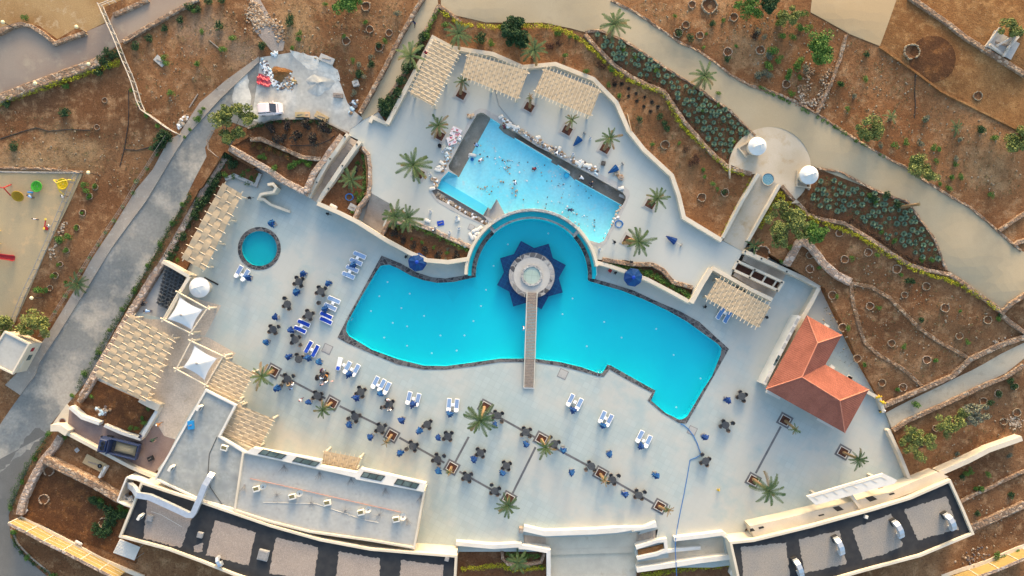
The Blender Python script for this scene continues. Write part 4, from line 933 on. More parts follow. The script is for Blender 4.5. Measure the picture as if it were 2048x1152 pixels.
# lower front range of the east building and its free slab
k = MB(); Q = px('d 0,610 400,520 870,405 1230,315 1522,240 e 370,300 620,200 720,245 L 1000,640 680,755 330,850 0,930')
k.prism([(at(p, 2.5)[0] - c.x, at(p, 2.5)[1] - c.y) for p in Q], -.9 - c.z, 2.5 - c.z); k.build('front_range', M['cream'], t)
for q in ('d 895,408 965,390 1020,430 950,450', 'd 1250,300 1330,280 1385,318 1305,345', 'd 740,490 800,476 810,490 750,504', 'd 90,622 145,610 155,630 100,642', 'd 0,640 30,632 55,660 0,672', 'e 170,400 215,388 228,400 180,415'):
    fr = MB(); fr.prism([(at(p, 2.5)[0] - c.x, at(p, 2.5)[1] - c.y) for p in px(q)], 2.5 - c.z + .003, 2.5 - c.z + .02); fr.build('dark_opening_plate', M['frame_dark'], t)  # flat dark plates paint the darkness inside recessed wells
Q = px('d 620,288 1450,40 1600,110 1570,150 715,382')
Q3 = [at3(p, 3.4) for p in Q]; cs = sum(Q3, Vector()) / 5; cs.z = 0
t2 = thing('slab_canopy', cs, 0, 'free standing cream concrete canopy slab in front of the bottom right building', 'canopy')
k = MB(); k.prism([(p.x - cs.x, p.y - cs.y) for p in Q3], 2.95, 3.4); k.build('slab', M['white'], t2)
a, b = Q3[0] - cs, Q3[1] - cs; a2, b2 = Q3[4] - cs, Q3[2].lerp(Q3[3], .5) - cs
for i in range(8):
    u = .06 + .125 * i; p = a.lerp(b, u).lerp(a2.lerp(b2, u), .18); q = a.lerp(b, u + .01).lerp(a2.lerp(b2, u + .01), .62)
    r_ = MB(); r_.box(((p.x + q.x) / 2, (p.y + q.y) / 2, 3.42), ((q - p).length, .07, .05), math.atan2(q.y - p.y, q.x - p.x)); r_.build('rib', M['cream'], t2)
p, q = a.lerp(b, .04).lerp(a2.lerp(b2, .04), .18), a.lerp(b, .95).lerp(a2.lerp(b2, .95), .18)
r_ = MB(); r_.box(((p.x + q.x) / 2, (p.y + q.y) / 2, 3.42), ((q - p).length, .07, .05), math.atan2(q.y - p.y, q.x - p.x)); r_.build('rib', M['cream'], t2)
p, q = at3(px('d 1110,280')[0], 2.9) - cs, at3(px('d 1185,395')[0], 2.9) - cs
r_ = MB(); r_.box(((p.x + q.x) / 2, (p.y + q.y) / 2, 1.45), ((q - p).length + .6, .4, 2.9), math.atan2(q.y - p.y, q.x - p.x)); r_.build('fin_wall', M['cream'], t2)
for u in (.12, .88):
    p = a.lerp(b, u).lerp(a2.lerp(b2, u), .5); r_ = MB(); r_.box((p.x, p.y, 1.475), (.35, .35, 2.95), .3); r_.build('post', M['cream'], t2)
# guard house
GH = px('P 9,664 57,688 24,747 -28,722')
t, c = block('guard_house', 'small cream guard house with flat grey roof beside the road', GH, 2.9, -.3, 'roof_grey', .15, .25, 'cream')
p, q = at3(GH[1], 2.9) - c, at3(GH[2], 2.9) - c; dv = (q - p).normalized(); nv = Vector((-dv.y, dv.x, 0));
if nv.x < 0: nv = -nv
for nm, u, hz, sx, sz, mt in (('red_notice', .22, 1.6, .6, .6, mat('red_notice', (.3, .02, .03), rough=.5)), ('strip_light', .72, 2.2, 1.2, .16, M['white']), ('window', .5, 1.3, .9, .8, M['glass'])):
    s = p.lerp(q, u) + nv * .03; k = MB(); k.box((s.x, s.y, hz), (sx, .05, sz), math.atan2(dv.y, dv.x)); k.build(nm, mt, t)
# red hipped roof house
ZE, ZR = 3.3, 5.2
E_ = {n: at3(p, z) for n, p, z in (('a', (1614, 631), ZE), ('b', (1684, 670), ZE), ('i', (1651, 729), ZE), ('e', (1738, 779), ZE), ('f', (1690, 866), ZE), ('g', (1532, 778), ZE), ('r1', (1635, 686), ZR), ('j', (1604, 754), ZR), ('r2', (1680, 801), ZR))}
c = E_['j'].copy(); c.z = 0
t = thing('red_roof_house', c, 0, 'L shaped house under a terracotta red hipped tile roof', 'house')
L_ = [E_[k] - c for k in ('a', 'g', 'f', 'e', 'i', 'b')]; cen = sum(L_, Vector()) / 6
k = MB(); k.prism([(cen.x + (p.x - cen.x) * .93, cen.y + (p.y - cen.y) * .93) for p in L_], 0, 3.25, top=False); k.build('wall', M['cream'], t)

def roof_tile_mat():
    m, nt, b = new_mat('terracotta_roof_tiles'); tc = nd(nt, 'ShaderNodeUVMap').outputs[0]
    w1 = nd(nt, 'ShaderNodeTexWave', {'Vector': tc, 'Scale': 1.1}, bands_direction='X'); w2 = nd(nt, 'ShaderNodeTexWave', {'Vector': tc, 'Scale': .9}, bands_direction='Y', wave_profile='SAW')
    h = nd(nt, 'ShaderNodeMath', {0: w1.outputs[1], 1: w2.outputs[1]}, operation='ADD').outputs[0]
    n = noise(nt, coords(nt), .6, 5); n2 = noise(nt, coords(nt), 5, 3)
    col = mixc(nt, ramp(nt, n, .42, .6), rgb((.31, .105, .068)), rgb((.255, .085, .055)))
    hs = nd(nt, 'ShaderNodeHueSaturation', {'Value': nd(nt, 'ShaderNodeMapRange', {0: n2, 1: .3, 2: .7, 3: .86, 4: 1.14}).outputs[0], 'Color': col})
    nt.links.new(hs.outputs[0], b.inputs['Base Color']); b.inputs['Roughness'].default_value = .75; b.inputs['Specular IOR Level'].default_value = .2
    bn = nd(nt, 'ShaderNodeBump', {'Strength': .35, 'Distance': .06, 'Height': h}); nt.links.new(bn.outputs[0], b.inputs['Normal'])
    return m
M['tile_roof'] = roof_tile_mat()
faces = [('a', 'g', 'j', 'r1'), ('b', 'a', 'r1'), ('i', 'b', 'r1', 'j'), ('g', 'f', 'r2', 'j'), ('f', 'e', 'r2'), ('e', 'i', 'j', 'r2')]
me = bpy.data.meshes.new('roof'); vs = []; fs = []; uvs = []
for f in faces:
    P_ = [E_[k] - c for k in f]; o = len(vs); vs += P_; fs.append(tuple(range(o, o + len(f))))
    ex = (P_[1] - P_[0]).normalized(); nn = (P_[1] - P_[0]).cross(P_[2] - P_[0]).normalized(); ey = nn.cross(ex)
    uvs += [((p - P_[0]).dot(ex), (p - P_[0]).dot(ey)) for p in P_]
me.from_pydata(vs, [], fs); ul = me.uv_layers.new(name='UVMap')
for i, uv in enumerate(uvs): ul.data[i].uv = uv
me.update(); me.materials.append(M['tile_roof']); ro = bpy.data.objects.new('roof', me); COL.objects.link(ro); ro.parent = t
k = MB(); k.prism([(p.x, p.y) for p in L_], ZE - .16, ZE - .02); k.build('eaves_board', M['tile_roof'], t)
RC = mat('ridge_tiles', (.56, .22, .14), (.5, .18, .11), 2, rough=.8)
for a, b in (('a', 'r1'), ('b', 'r1'), ('r1', 'j'), ('g', 'j'), ('j', 'r2'), ('e', 'r2'), ('f', 'r2')):
    k = MB(); k.tube([E_[a] - c, E_[b] - c], .085, 6); k.build('ridge_cap', RC, t)
for q in ('H 405,775 H 430,790', 'H 440,1010 H 462,1028', 'H 540,1075 H 565,1088', 'L 540,0 L 565,15', 'L 70,85 L 150,128', 'L 365,245 L 460,297'):
    a, b = [at3(p, 2.4) - c for p in px(q)]; k = MB(); k.box(((a.x + b.x) / 2, (a.y + b.y) / 2, 2.4), ((b - a).length, .45, .14), math.atan2(b.y - a.y, b.x - a.x)); k.build('window_hood', M['white'], t)
a, b = at3(px('H 262,725')[0], 2.6) - c, at3(px('H 60,1120')[0], 2.6) - c; d_ = (b - a); an = math.atan2(d_.y, d_.x)
k = MB(); k.box(((a.x + b.x) / 2, (a.y + b.y) / 2, 1.3), (d_.length, .5, 2.6), an); k.build('front_wall', M['white'], t)
for u in (.08, .2, .32, .44, .62, .68, .93):
    p = a + d_ * u; k = MB(); k.box((p.x, p.y, 2.605), (.95, .36, .012), an); fo = k.build('window', M['glass' if u in (.62, .68) else 'concrete'], t)
# storage yard walls
for lab, pts, zt in (('cream wall closing the top of the black chair yard', 'R 420,100 610,205 830,335', 2.4), ('cream wall between the chair yard and the white tent', 'R 830,335 690,570 570,790 450,990', 2.4)):
    wall('yard_wall', lab, 'wall', pts, 'cream', .5, zt, 2.7)
# plant enclosure, awning
for lab, pts in (('white wall at the top of the air conditioning pen', 'I 728,585 790,600 850,625'), ('white wall on the left of the air conditioning pen', 'I 728,585 700,655 675,722'), ('white wall at the bottom of the air conditioning pen', 'I 675,722 715,742 765,760')):
    wall('pen_wall', lab, 'wall', pts, 'white', .22, 2.3, 2.8)
Q = [at3(p, 2.6) for p in px('I 690,938 808,985 768,1066 645,1022')]; c = sum(Q, Vector()) / 4; c.z = -.4
t = thing('lean_to_roof', c, 0, 'white corrugated lean-to roof against the curved building', 'awning')
mb = MB(); vs = []; n = 48
for i in range(n + 1):
    v = i / n; dz = .05 * math.sin(v * 2 * math.pi * 11)
    for u in (0, 1): p = Q[0].lerp(Q[1], u).lerp(Q[3].lerp(Q[2], u), v) - c; vs.append((p.x, p.y, p.z + dz - v * .25))
mb.add(vs, [(2 * i, 2 * i + 1, 2 * i + 3, 2 * i + 2) for i in range(n)]); mb.build('corrugated_sheet', M['white'], t)
for p in Q: p = p - c; k = MB(); k.tube([(p.x * .95, p.y * .95, 0), (p.x * .95, p.y * .95, p.z - .35)], .05, 6); k.build('post', M['grey'], t)
# tall ochre panel fences
def panel_fence(label, top, ledge, zt, zl):
    P = [at3(p, zt) for p in px(top)]; c = P[0].copy(); c.z = zl
    t = thing('panel_fence', c, 0, label, 'fence')
    o = wall('plinth', label, '', ledge, 'cream', .6, zl + .35, 1.2, part=t); o.location = -c
    for i in range(len(P) - 1):
        a, b = P[i] - c, P[i + 1] - c; d = b - a; an = math.atan2(d.y, d.x)
        k = MB(); k.box(((a.x + b.x) / 2, (a.y + b.y) / 2, (a.z) / 2), (d.length - .2, .06, a.z - .1), an); pn = k.build('fence_panel', M['panel'], t)
        nv = Vector((-d.y, d.x, 0)).normalized()
        for f in (.33, .66):
            k = MB(); m_ = (a + b) / 2 + nv * .05; k.box((m_.x, m_.y, a.z * f), (d.length - .25, .06, .05), an); k.build('rail', M['fence'], pn)
        k = MB(); k.box((a.x, a.y, a.z / 2), (.16, .2, a.z + .06), an); k.build('post', M['fence'], t)
        k = MB(); k.box(((a.x + b.x) / 2, (a.y + b.y) / 2, a.z + .06), (d.length - .14, .42, .1), an); k.build('capping', M['rubble_pink'], t)
panel_fence('tall ochre panel fence on a cream plinth at bottom left', 'f 100,518 310,625 515,738 745,850 960,960 1190,1080 1400,1190', 'f 240,455 560,610 900,790 1200,950 1500,1080 1720,1170', 2.1, -.6)
panel_fence('tall ochre panel fence on a cream plinth at bottom right', 'e 1500,955 1362,1012 1183,1090 998,1155 800,1225', 'e 1480,848 1300,925 1090,1020 840,1095 640,1165', 1.7, -.9)
# ------------------------------------------------------------------ label helper: says which one by its nearest landmark
LM = [(518, 497, 'the small round pool'), (543, 219, 'the pink car'), (246, 890, 'the dark blue truck'), (370, 625, 'the upper white tent'), (400, 725, 'the lower white tent'),
      (1063, 551, 'the round pool island'), (1057, 775, 'the deck end of the footbridge'), (834, 524, 'the left open blue parasol'), (1266, 555, 'the right open blue parasol'),
      (1536, 358, 'the round plaza basin'), (35, 700, 'the guard house'), (1635, 745, 'the red roof house'), (763, 515, 'the top left pool corner'), (678, 675, 'the left pool corner'),
      (1456, 698, 'the right pool corner'), (1368, 845, 'the bottom pool corner'), (545, 742, 'the westernmost palm planter'), (967, 812, 'the tallest deck palm'), (1320, 1012, 'the southern dry palm planter'),
      (1506, 957, 'the planter of the big eastern palm'), (1687, 905, 'the planter nearest the workers'), (1569, 840, 'the planter below the red roof'), (1475, 600, 'the east corner pergola'),
      (683, 908, 'the small skylight pergola'), (496, 855, 'the pergola by the kitchen roof'), (1180, 1060, 'the grand stairs bench wall'), (1440, 980, 'the yellow floor sign'), (1016, 996, 'the southernmost green palm'),
      (783, 869, 'the short dry palm'), (1203, 946, 'the brown withered palm'), (658, 697, 'the square deck hatch near the left corner'), (960, 225, 'the top corner of the empty pool'), (1250, 390, 'the right corner of the empty pool'),
      (868, 380, 'the left corner of the empty pool'), (560, 160, 'the rubbish heap'), (660, 330, 'the garden steps'), (1535, 1005, 'the bottom end of the slab canopy line'), (120, 365, 'the yellow play frame'), (460, 245, 'the olive tree'),
      (1670, 140, 'the stone steps in the red garden'), (1865, 118, 'the dark round earth patch'), (1560, 500, 'the skylit stairs'), (2010, 70, 'the timber ruin'), (1900, 760, 'the sloping concrete path'), (780, 430, 'the twin palms'),
      (350, 265, 'the corner of the white fence'), (90, 360, 'the yellow arched frame'), (340, 580, 'the black chair yard'), (225, 110, 'the white fence by the dark shrub'), (1000, 60, 'the tall pine like bush')]
LM = [l for l in LM if 'canopy line' not in l[2] and 'arched frame' not in l[2]]
ORD = ['nearest', 'second nearest', 'third nearest', 'fourth nearest', 'fifth nearest', 'sixth nearest', 'seventh nearest', 'eighth nearest', 'ninth nearest', 'tenth nearest', 'eleventh nearest', 'twelfth nearest']
def label_all(items, desc, group=None, cat=None):
    """items: list of (object, survey pixel[, own description]); each is named by its rank from a landmark"""
    ranks = []
    for lx, ly, ln in LM:
        order = sorted(range(len(items)), key=lambda i: (items[i][1][0] - lx) ** 2 + (items[i][1][1] - ly) ** 2)
        for r, i in enumerate(order): ranks.append((r, math.hypot(items[i][1][0] - lx, items[i][1][1] - ly), i, ln))
    best = {}
    for r, d_, i, ln in sorted(ranks):
        w_ = len(((items[i][2] if len(items[i]) > 2 else desc) + ' ' + ORD[min(r, 11)] + ' ' + ln).split())
        if i not in best and (w_ <= 16 or r > 8): best[i] = (r, ln)
    for i, it in enumerate(items):
        r, ln = best[i]; dsc = it[2] if len(it) > 2 else desc
        it[0]['label'] = f'{dsc}, {ORD[min(r, 11)]} {ln}'
        if group: it[0]['group'] = group
        if cat: it[0]['category'] = cat

# ------------------------------------------------------------------ sun loungers
def make_lounger(sling, towel=None):
    t = thing('sun_lounger')
    k = MB()
    for s in (-1, 1): k.rbox((0, s * .31, .30), (1.9, .09, .1), 0, .04, bev=.03)
    k.rbox((.9, 0, .30), (.1, .66, .1), 0, .04, bev=.03); k.rbox((-.9, 0, .31), (.12, .6, .1), 0, .05, bev=.03)
    k.build('frame', M['plastic'], t)
    k = MB(); k.rbox((.2, 0, .315), (1.36, .54, .06), 0, .06, bev=.02); k.build('sling', sling, t)
    k = MB(); k.rbox((0, 0, 0), (.62, .6, .07), 0, .22, bev=.03, seg=6); o = k.build('backrest', M['plastic'], t)
    o.location = (-.74, 0, .40); o.rotation_euler = (0, math.radians(14), 0)
    if towel:
        k = MB(); k.rbox((0, 0, 0), (.54, .54, .05), 0, .12, bev=.02); o = k.build('headrest_pad', towel, t); o.location = (-.69, 0, .445); o.rotation_euler = (0, math.radians(14), 0)
    for x in (-.62, .7):
        for s in (-1, 1): k = MB(); k.tube([(x, s * .31, 0), (x, s * .31, .27)], .035, 6); k.build('leg', M['plastic'], t)
    return t
def make_side_table():
    t = thing('side_table')
    k = MB(); k.rbox((0, 0, .40), (.46, .46, .05), 0, .06); k.build('table_top', M['plastic'], t)
    for x in (-.17, .17):
        for y in (-.17, .17): k = MB(); k.tube([(x, y, 0), (x, y, .38)], .025, 6); k.build('leg', M['plastic'], t)
    return t
LP = {'pale': make_lounger(M['sling'], M['sling']), 'navy': make_lounger(M['cushion'], M['cushion']), 'head': make_lounger(M['plastic'], M['cushion']), 'mid': make_lounger(M['sling_mid'], M['sling_mid']), 'palew': make_lounger(M['sling'])}
LD = {'pale': 'white lounger with full pale blue sling', 'palew': 'white lounger with bare head, pale blue sling', 'navy': 'white lounger with royal blue cushion', 'head': 'plain white sun lounger with one blue pad', 'mid': 'white lounger with mid blue sling'}
first = []; lo = []; st = []
TB = make_side_table()
def lounger(kind, q, ang):
    p = px(q)[0]; o = used(LP[kind], first); x, y = at(p, .3)
    o.location = (x, y, .006); o.rotation_euler = (0, 0, math.radians(ang) + R.uniform(-.03, .03)); lo.append((o, p, LD[kind]))
def stable(q, ang):
    p = px(q)[0]; o = used(TB, first); x, y = at(p, .4); o.location = (x, y, .006); o.rotation_euler = (0, 0, math.radians(ang)); st.append((o, p))
for q in ('T 1417,92', 'T 1352,210', 'T 1288,335', 'T 1218,450', 'T 962,885', 'T 897,1010'): lounger('pale', q, -24)
for q in ('Q 825,97', 'Q 820,190', 'Q 428,235', 'Q 360,350'): lounger('navy', q, -24)
for q in ('Q 508,650', 'Q 628,722'): lounger('navy', q, 62)
lounger('head', 'Q 1050,950', 76)
for q in ('Q 1195,1012', 'Q 1345,1065', 'S 1003,340', 'S 1105,385', 'S 1183,430'): lounger('palew', q, 63)
for q in ('J 915,125', 'J 966,136'): lounger('palew', q, 76)
for q in ('J 1146,165', 'J 1190,168'): lounger('palew', q, 86)
for q in ('K 406,137', 'K 456,162', 'K 590,235', 'K 630,255', 'K 806,347', 'K 853,376'): lounger('palew', q, 64)
for q in ('V 352,845', 'V 432,887'): lounger('mid', q, 57)
for q in ('E 1375,468', 'E 1414,490'): lounger('palew', q, 60)
for q, a in (('T 1372,140', 66), ('T 1235,385', 66), ('T 937,940', 66), ('Q 378,280', 66), ('Q 565,705', 62), ('Q 1130,975', 62), ('Q 1268,1050', 62), ('S 1045,390', 62), ('J 941,131', 76), ('J 1168,166', 86), ('K 432,150', 64), ('K 608,243', 64), ('K 827,373', 64), ('V 408,840', 57), ('E 1392,490', 60)): stable(q, a)
label_all(lo, '', 'sun loungers round the pool', 'sun lounger')
label_all(st, 'small white plastic side table between loungers', 'side tables between the loungers', 'side table')

# ------------------------------------------------------------------ tables and chairs
def make_chair():
    t = thing('wicker_chair')
    k = MB(); k.rbox((0, 0, .42), (.46, .46, .07), 0, .08); k.build('seat', M['wicker'], t)
    k = MB(); prof = []
    n = 14; vs = []
    for i in range(n + 1):
        a = math.radians(-20 + 220 * i / n); hgt = .82 - .18 * abs(i / n - .5) * 2
        for r_, z in ((.25, .36), (.29, hgt), (.245, hgt), (.21, .40)): vs.append((r_ * math.cos(a), .02 + r_ * math.sin(a), z))
    k.add(vs, [(i * 4 + j, i * 4 + (j + 1) % 4, (i + 1) * 4 + (j + 1) % 4, (i + 1) * 4 + j) for i in range(n) for j in range(4)] + [(0, 3, 2, 1), (n * 4, n * 4 + 1, n * 4 + 2, n * 4 + 3)])
    k.build('backrest', M['wicker_brown'], t)
    for x in (-.19, .19):
        for y in (-.19, .19): k = MB(); k.tube([(x, y, 0), (x, y, .4)], .022, 5); k.build('leg', M['black'], t)
    return t
def make_table():
    t = thing('round_table')
    k = MB(); k.lathe([(0.001, .72), (.57, .72), (.60, .70), (.60, .68), (.57, .665), (0.001, .665)][::-1], 8, wob=None); k.build('table_top', M['table'], t)
    k = MB(); k.lathe([(.045, .725), (.03, .735), (0.001, .735)], 8); k.build('parasol_hole', M['black'], t)
    for a in (45, 135, 225, 315): k = MB(); a = math.radians(a); k.tube([(.3 * math.cos(a), .3 * math.sin(a), 0), (.26 * math.cos(a), .26 * math.sin(a), .67)], .025, 5); k.build('leg', M['black'], t)
    return t
CH, TA = make_chair(), make_table()
ch = []; ta = []
TABLES = px('F 282,528 215,657 408,582 338,720 133,803 260,862 280,975 U 575,445 1035,705 1125,405 S 780,490 1215,680 690,870 1085,1055 J 1020,278 1140,348 937,405 1080,480 1250,582 1410,662 1427,228 1327,443 1477,517 K 150,323 313,390 527,520 648,598 800,687 1185,490 1300,283 1393,117')
for i, p in enumerate(TABLES):
    x, y = at(p, .7); o = used(TA, first); a0 = math.radians(28 + R.uniform(-9, 9))
    o.location = (x, y, .006); o.rotation_euler = (0, 0, a0 + .39); ta.append((o, p))
    for j in range(4):
        if R.random() < .05: continue
        a = a0 + j * math.pi / 2 + R.uniform(-.16, .16); d_ = .64 + R.uniform(-.05, .09) + (R.uniform(.15, .4) if R.random() < .1 else 0)
        c_ = used(CH, first); c_.location = (x + d_ * math.cos(a), y + d_ * math.sin(a), .006); c_.rotation_euler = (0, 0, a - math.pi / 2 + R.uniform(-.2, .2)); c_.scale = (1.08, 1.08, 1.02)
        ch.append((c_, (p[0] + d_ / SC * math.cos(a), p[1] - d_ / SC * math.sin(a)), i))
label_all(ta, 'charcoal octagonal cafe table with chairs', 'cafe tables on the pool deck', 'table')
side = lambda a: ['right', 'upper right', 'top', 'upper left', 'left', 'lower left', 'bottom', 'lower right'][int(round(a / (math.pi / 4))) % 8]
for c_, p, i in ch:
    tp = TABLES[i]; a = math.atan2(-(p[1] - tp[1]), p[0] - tp[0]) % (2 * math.pi)
    ln = ta[i][0]['label'].split(', ')[1]
    tag(c_, f'chair at {side(a)} of table {ln}', 'chair', 'wicker chairs round the cafe tables')
for q, a, lab in (('T 695,937', 95, 'lone charcoal wicker chair standing apart beside the pale blue loungers'), ('U 480,545', 150, 'lone brown wicker chair next to the crowded table by the western palm')):
    x, y = at(px(q)[0], .4); c_ = used(CH, first); c_.location = (x, y, .006); c_.rotation_euler = (0, 0, math.radians(a)); tag(c_, lab, 'chair', 'wicker chairs round the cafe tables')

M['yardframe'] = mat('grey_chair_frame', (.13, .15, .16), rough=.5)
# stacked black chairs in the yard
def make_stack_chair():
    t = thing('stacking_chair')
    k = MB(); k.rbox((0, 0, .44), (.5, .5, .05), 0, .06); k.build('seat', M['wicker'], t)
    k = MB(); k.rbox((0, .25, .66), (.5, .05, .42), 0, .02); k.build('backrest', M['wicker'], t)
    k = MB()
    for s in (-1, 1): k.tube([(s * .27, .25, .86), (s * .27, .1, .66), (s * .27, -.24, .64), (s * .27, -.26, 0)], .028, 5)
    k.tube([(-.27, .25, .86), (.27, .25, .86)], .028, 5); k.build('frame', M['yardframe'], t)
    return t
SCH = make_stack_chair(); a = px('R 480,190')[0]; b = px('R 750,330')[0]; d2 = px('R 330,800')[0]
sc_ = []
for r_ in range(11):
    for q in range(5):
        u = (q + .1) / 4.6; v = r_ / 11.2
        p0 = lerp2(a, b, u); p = (p0[0] + (d2[0] - a[0]) * v + R.uniform(-.8, .8), p0[1] + (d2[1] - a[1]) * v + R.uniform(-.8, .8))
        nst = 3 if r_ < 6 else 2
        for s in range(nst):
            x, y = at(p, .9); o = used(SCH, first); o.location = (x, y, -.04 + s * .16); o.rotation_euler = (0, 0, math.radians(-30 + (180 if q % 2 else 0)) + R.uniform(-.15, .15) * (1 + (r_ > 6) * 4))
            tag(o, 'black armchair in the packed stacks filling the walled chair yard', 'chair', 'stacked black chairs in the walled yard')

# ------------------------------------------------------------------ parasols
def make_folded(seed):
    rr = random.Random(seed); t = thing('folded_parasol')
    k = MB(); k.rbox((0, 0, .05), (.62, .62, .1), .4, .03); k.build('base_slab', M['slab'], t)
    k = MB(); k.tube([(0, 0, .1), (0, 0, 2.5)], .025, 6); k.build('pole', M['white'], t)
    k = MB(); n = 24; ph = rr.uniform(0, 6); lx, ly = rr.uniform(-.1, .1), rr.uniform(-.1, .1)
    prof = [(.02, 2.55), (.1, 2.4), (.22, 2.1), (.30, 1.75), (.36, 1.4), (.47, 1.12), (.34, 1.08)]
    vs = []
    for i in range(n):
        a_ = 2 * math.pi * i / n
        for j, (r_, z) in enumerate(prof):
            w_ = 1 + (.24 * math.sin(8 * a_ + ph) + .18 * math.sin(3 * a_ + ph * 2)) * min(1, j / 3); zz = z + (.16 * math.sin(4 * a_ + ph) + rr.uniform(-.05, .05) if j >= 4 else 0)
            f = (2.55 - z) / 1.4
            vs.append((r_ * w_ * math.cos(a_) * 1.15 + lx * f, r_ * w_ * math.sin(a_) * .9 + ly * f, zz))
    m_ = len(prof); k.add(vs, [(i * m_ + j, ((i + 1) % n) * m_ + j, ((i + 1) % n) * m_ + j + 1, i * m_ + j + 1)[::-1] for i in range(n) for j in range(m_ - 1)])
    k.build('canopy', M['navy'], t)
    k = MB(); k.lathe([(.29, 1.62), (.335, 1.66), (.29, 1.7)], 16); k.build('strap', M['cushion'], t)
    return t
FP = [make_folded(s) for s in range(4)]; fp = []
PARAS = px('P 542,447 605,547 590,585 655,566 649,620 549,636 581,662 530,684 576,714 615,716 636,725 705,529 494,555 696,748 552,778 615,805 696,851 712,797 760,789 740,875 803,841 824,809 837,863 799,908 876,877 875,942 900,827 948,919 1005,948 989,852 1146,820 1206,853 1283,893 1053,890 1127,900 1220,909 1144,947 1313,952 1250,989 1457,801 1412,875')
for i, p in enumerate(PARAS):
    o = used(FP[i % 4], first); x, y = at(p, 1.55); o.location = (x, y, .006); o.rotation_euler = (R.uniform(-.05, .05), R.uniform(-.05, .05), R.uniform(0, 6.28)); s = R.uniform(.92, 1.1); o.scale = (s, s, R.uniform(.92, 1.04))
    fp.append((o, p))
label_all(fp, 'folded navy parasol on grey slab', 'folded navy parasols on the pool deck', 'parasol')

def open_parasol(q, lab):
    x, y = at(px(q)[0], 2.4); t = thing('open_parasol', (x, y, .006), R.uniform(0, 1), lab, 'parasol')
    for i in range(8):
        k = MB(); a0, a1 = 2 * math.pi * i / 8, 2 * math.pi * (i + 1) / 8; rows = [(0.03, 2.75), (.5, 2.62), (1.0, 2.42), (1.4, 2.2), (1.42, 2.05)]; vs = []
        for r_, z in rows:
            for f in (0, .5, 1):
                a_ = a0 + (a1 - a0) * f; rr = r_ * (math.cos(math.pi / 8) / math.cos((f - .5) * math.pi / 4)); s = .05 * r_ * (1 - abs(f - .5) * 2)
                vs.append((rr * math.cos(a_), rr * math.sin(a_), z - s))
        k.add(vs, [(j * 3 + f, (j + 1) * 3 + f, (j + 1) * 3 + f + 1, j * 3 + f + 1) for j in range(4) for f in range(2)])
        k.build('canopy_panel', M['navy'], t)
        k = MB(); k.tube([(.05 * math.cos(a0), .05 * math.sin(a0), 2.7), (1.4 * math.cos(a0), 1.4 * math.sin(a0), 2.21)], .012, 4); k.build('rib', M['grey'], t)
    k = MB(); k.lathe([(.28, 2.66), (.26, 2.74), (.03, 2.86), (0.001, 2.86)], 16); k.build('vent_cap', M['cushion'], t)
    k = MB(); k.tube([(0, 0, .1), (0, 0, 2.8)], .03, 8); k.build('pole', M['white'], t)
    k = MB(); k.rbox((0, 0, .05), (.7, .7, .1), 0, .05); k.build('base_slab', M['slab'], t)
open_parasol('F 962,415', 'open navy parasol over the left cove of the pool'); open_parasol('G 768,503', 'open navy parasol beside the hedge bed wall right of the bay')
for q0, q1, lab in (('C 420,845', 'C 485,770', 'closed navy parasol lying on the terrace nearest the pergolas'), ('C 620,1000', 'C 705,945', 'closed navy parasol lying on the terrace near the withered chairs'), ('G 952,265', 'G 1042,318', 'closed navy parasol lying alone near the plaza walkway')):
    a_, b_ = at3(px(q0)[0], ZU), at3(px(q1)[0], ZU); d_ = b_ - a_; t = thing('fallen_parasol', a_ + Vector((0, 0, .05)), math.atan2(d_.y, d_.x), lab, 'parasol'); L_ = d_.length
    k = MB(); n = 20; prof = [(.03, 0), (.16, .35), (.28, .8), (.38, 1.25), (.3, 1.3), (.05, 1.3)]; vs = []
    for i in range(n):
        a0 = 2 * math.pi * i / n; w_ = 1 + .15 * math.sin(6 * a0)
        for r_, s in prof: vs.append((s * L_ / 2.0, r_ * w_ * math.cos(a0) * 1.25, .24 + r_ * w_ * math.sin(a0) * .6))
    m_ = len(prof); k.add(vs, [(i * m_ + j, ((i + 1) % n) * m_ + j, ((i + 1) % n) * m_ + j + 1, i * m_ + j + 1) for i in range(n) for j in range(m_ - 1)]); k.build('canopy', M['navy'], t)
    k = MB(); k.tube([(-.05, 0, .24), (L_, 0, .2)], .03, 6); k.build('pole', M['white'], t)
    k = MB(); k.rbox((L_, 0, .24), (.1, .5, .5), 0, .03); k.build('base_slab', M['slab'], t)

# ------------------------------------------------------------------ island, star, bridge
t = thing('pool_island', at3(IC, 0), 0, 'round pale platform with dark cobbled rim in the middle of the bay', 'platform')
k = MB(); k.lathe([(3.3, -1.35), (3.3, .30)], 64); k.build('drum', M['concrete'], t)
k = MB(); k.lathe([(3.42, .2), (3.42, .42), (2.72, .42), (2.72, .3)], 72); k.build('cobbled_rim', M['cobdark'] if 'cobdark' in M else M['cobble'], t)
k = MB(); k.lathe([(2.72, .40), (1.5, .40)], 64); k.build('terrazzo_floor', M['terrazzo'], t)
k = MB(); k.lathe([(1.6, .38), (1.6, .62), (1.28, .62), (1.28, .3)], 56); k.build('basin_rim', M['cobble'], t)
k = MB(); k.lathe([(1.3, .50), (.65, .505), (0.001, .505)], 48)
GG = grid_mat('pale_green_glass', (.34, .43, .37), (.2, .24, .22), (.9, .9), .1, lw=.05, c2=(.40, .48, .43), scale=.4, strength=.7, rough=.2); k.build('glass_disc', GG, t)
for q, lab in (('c 645,470 1163,750 883,1250 370,980', 'first'), ('c 965,503 1128,1065 555,1245 403,670', 'second')): pass
s1 = px('c 645,470 1163,750 883,1260 368,980'); s2 = px('c 965,503 1128,1065 555,1228 403,670')
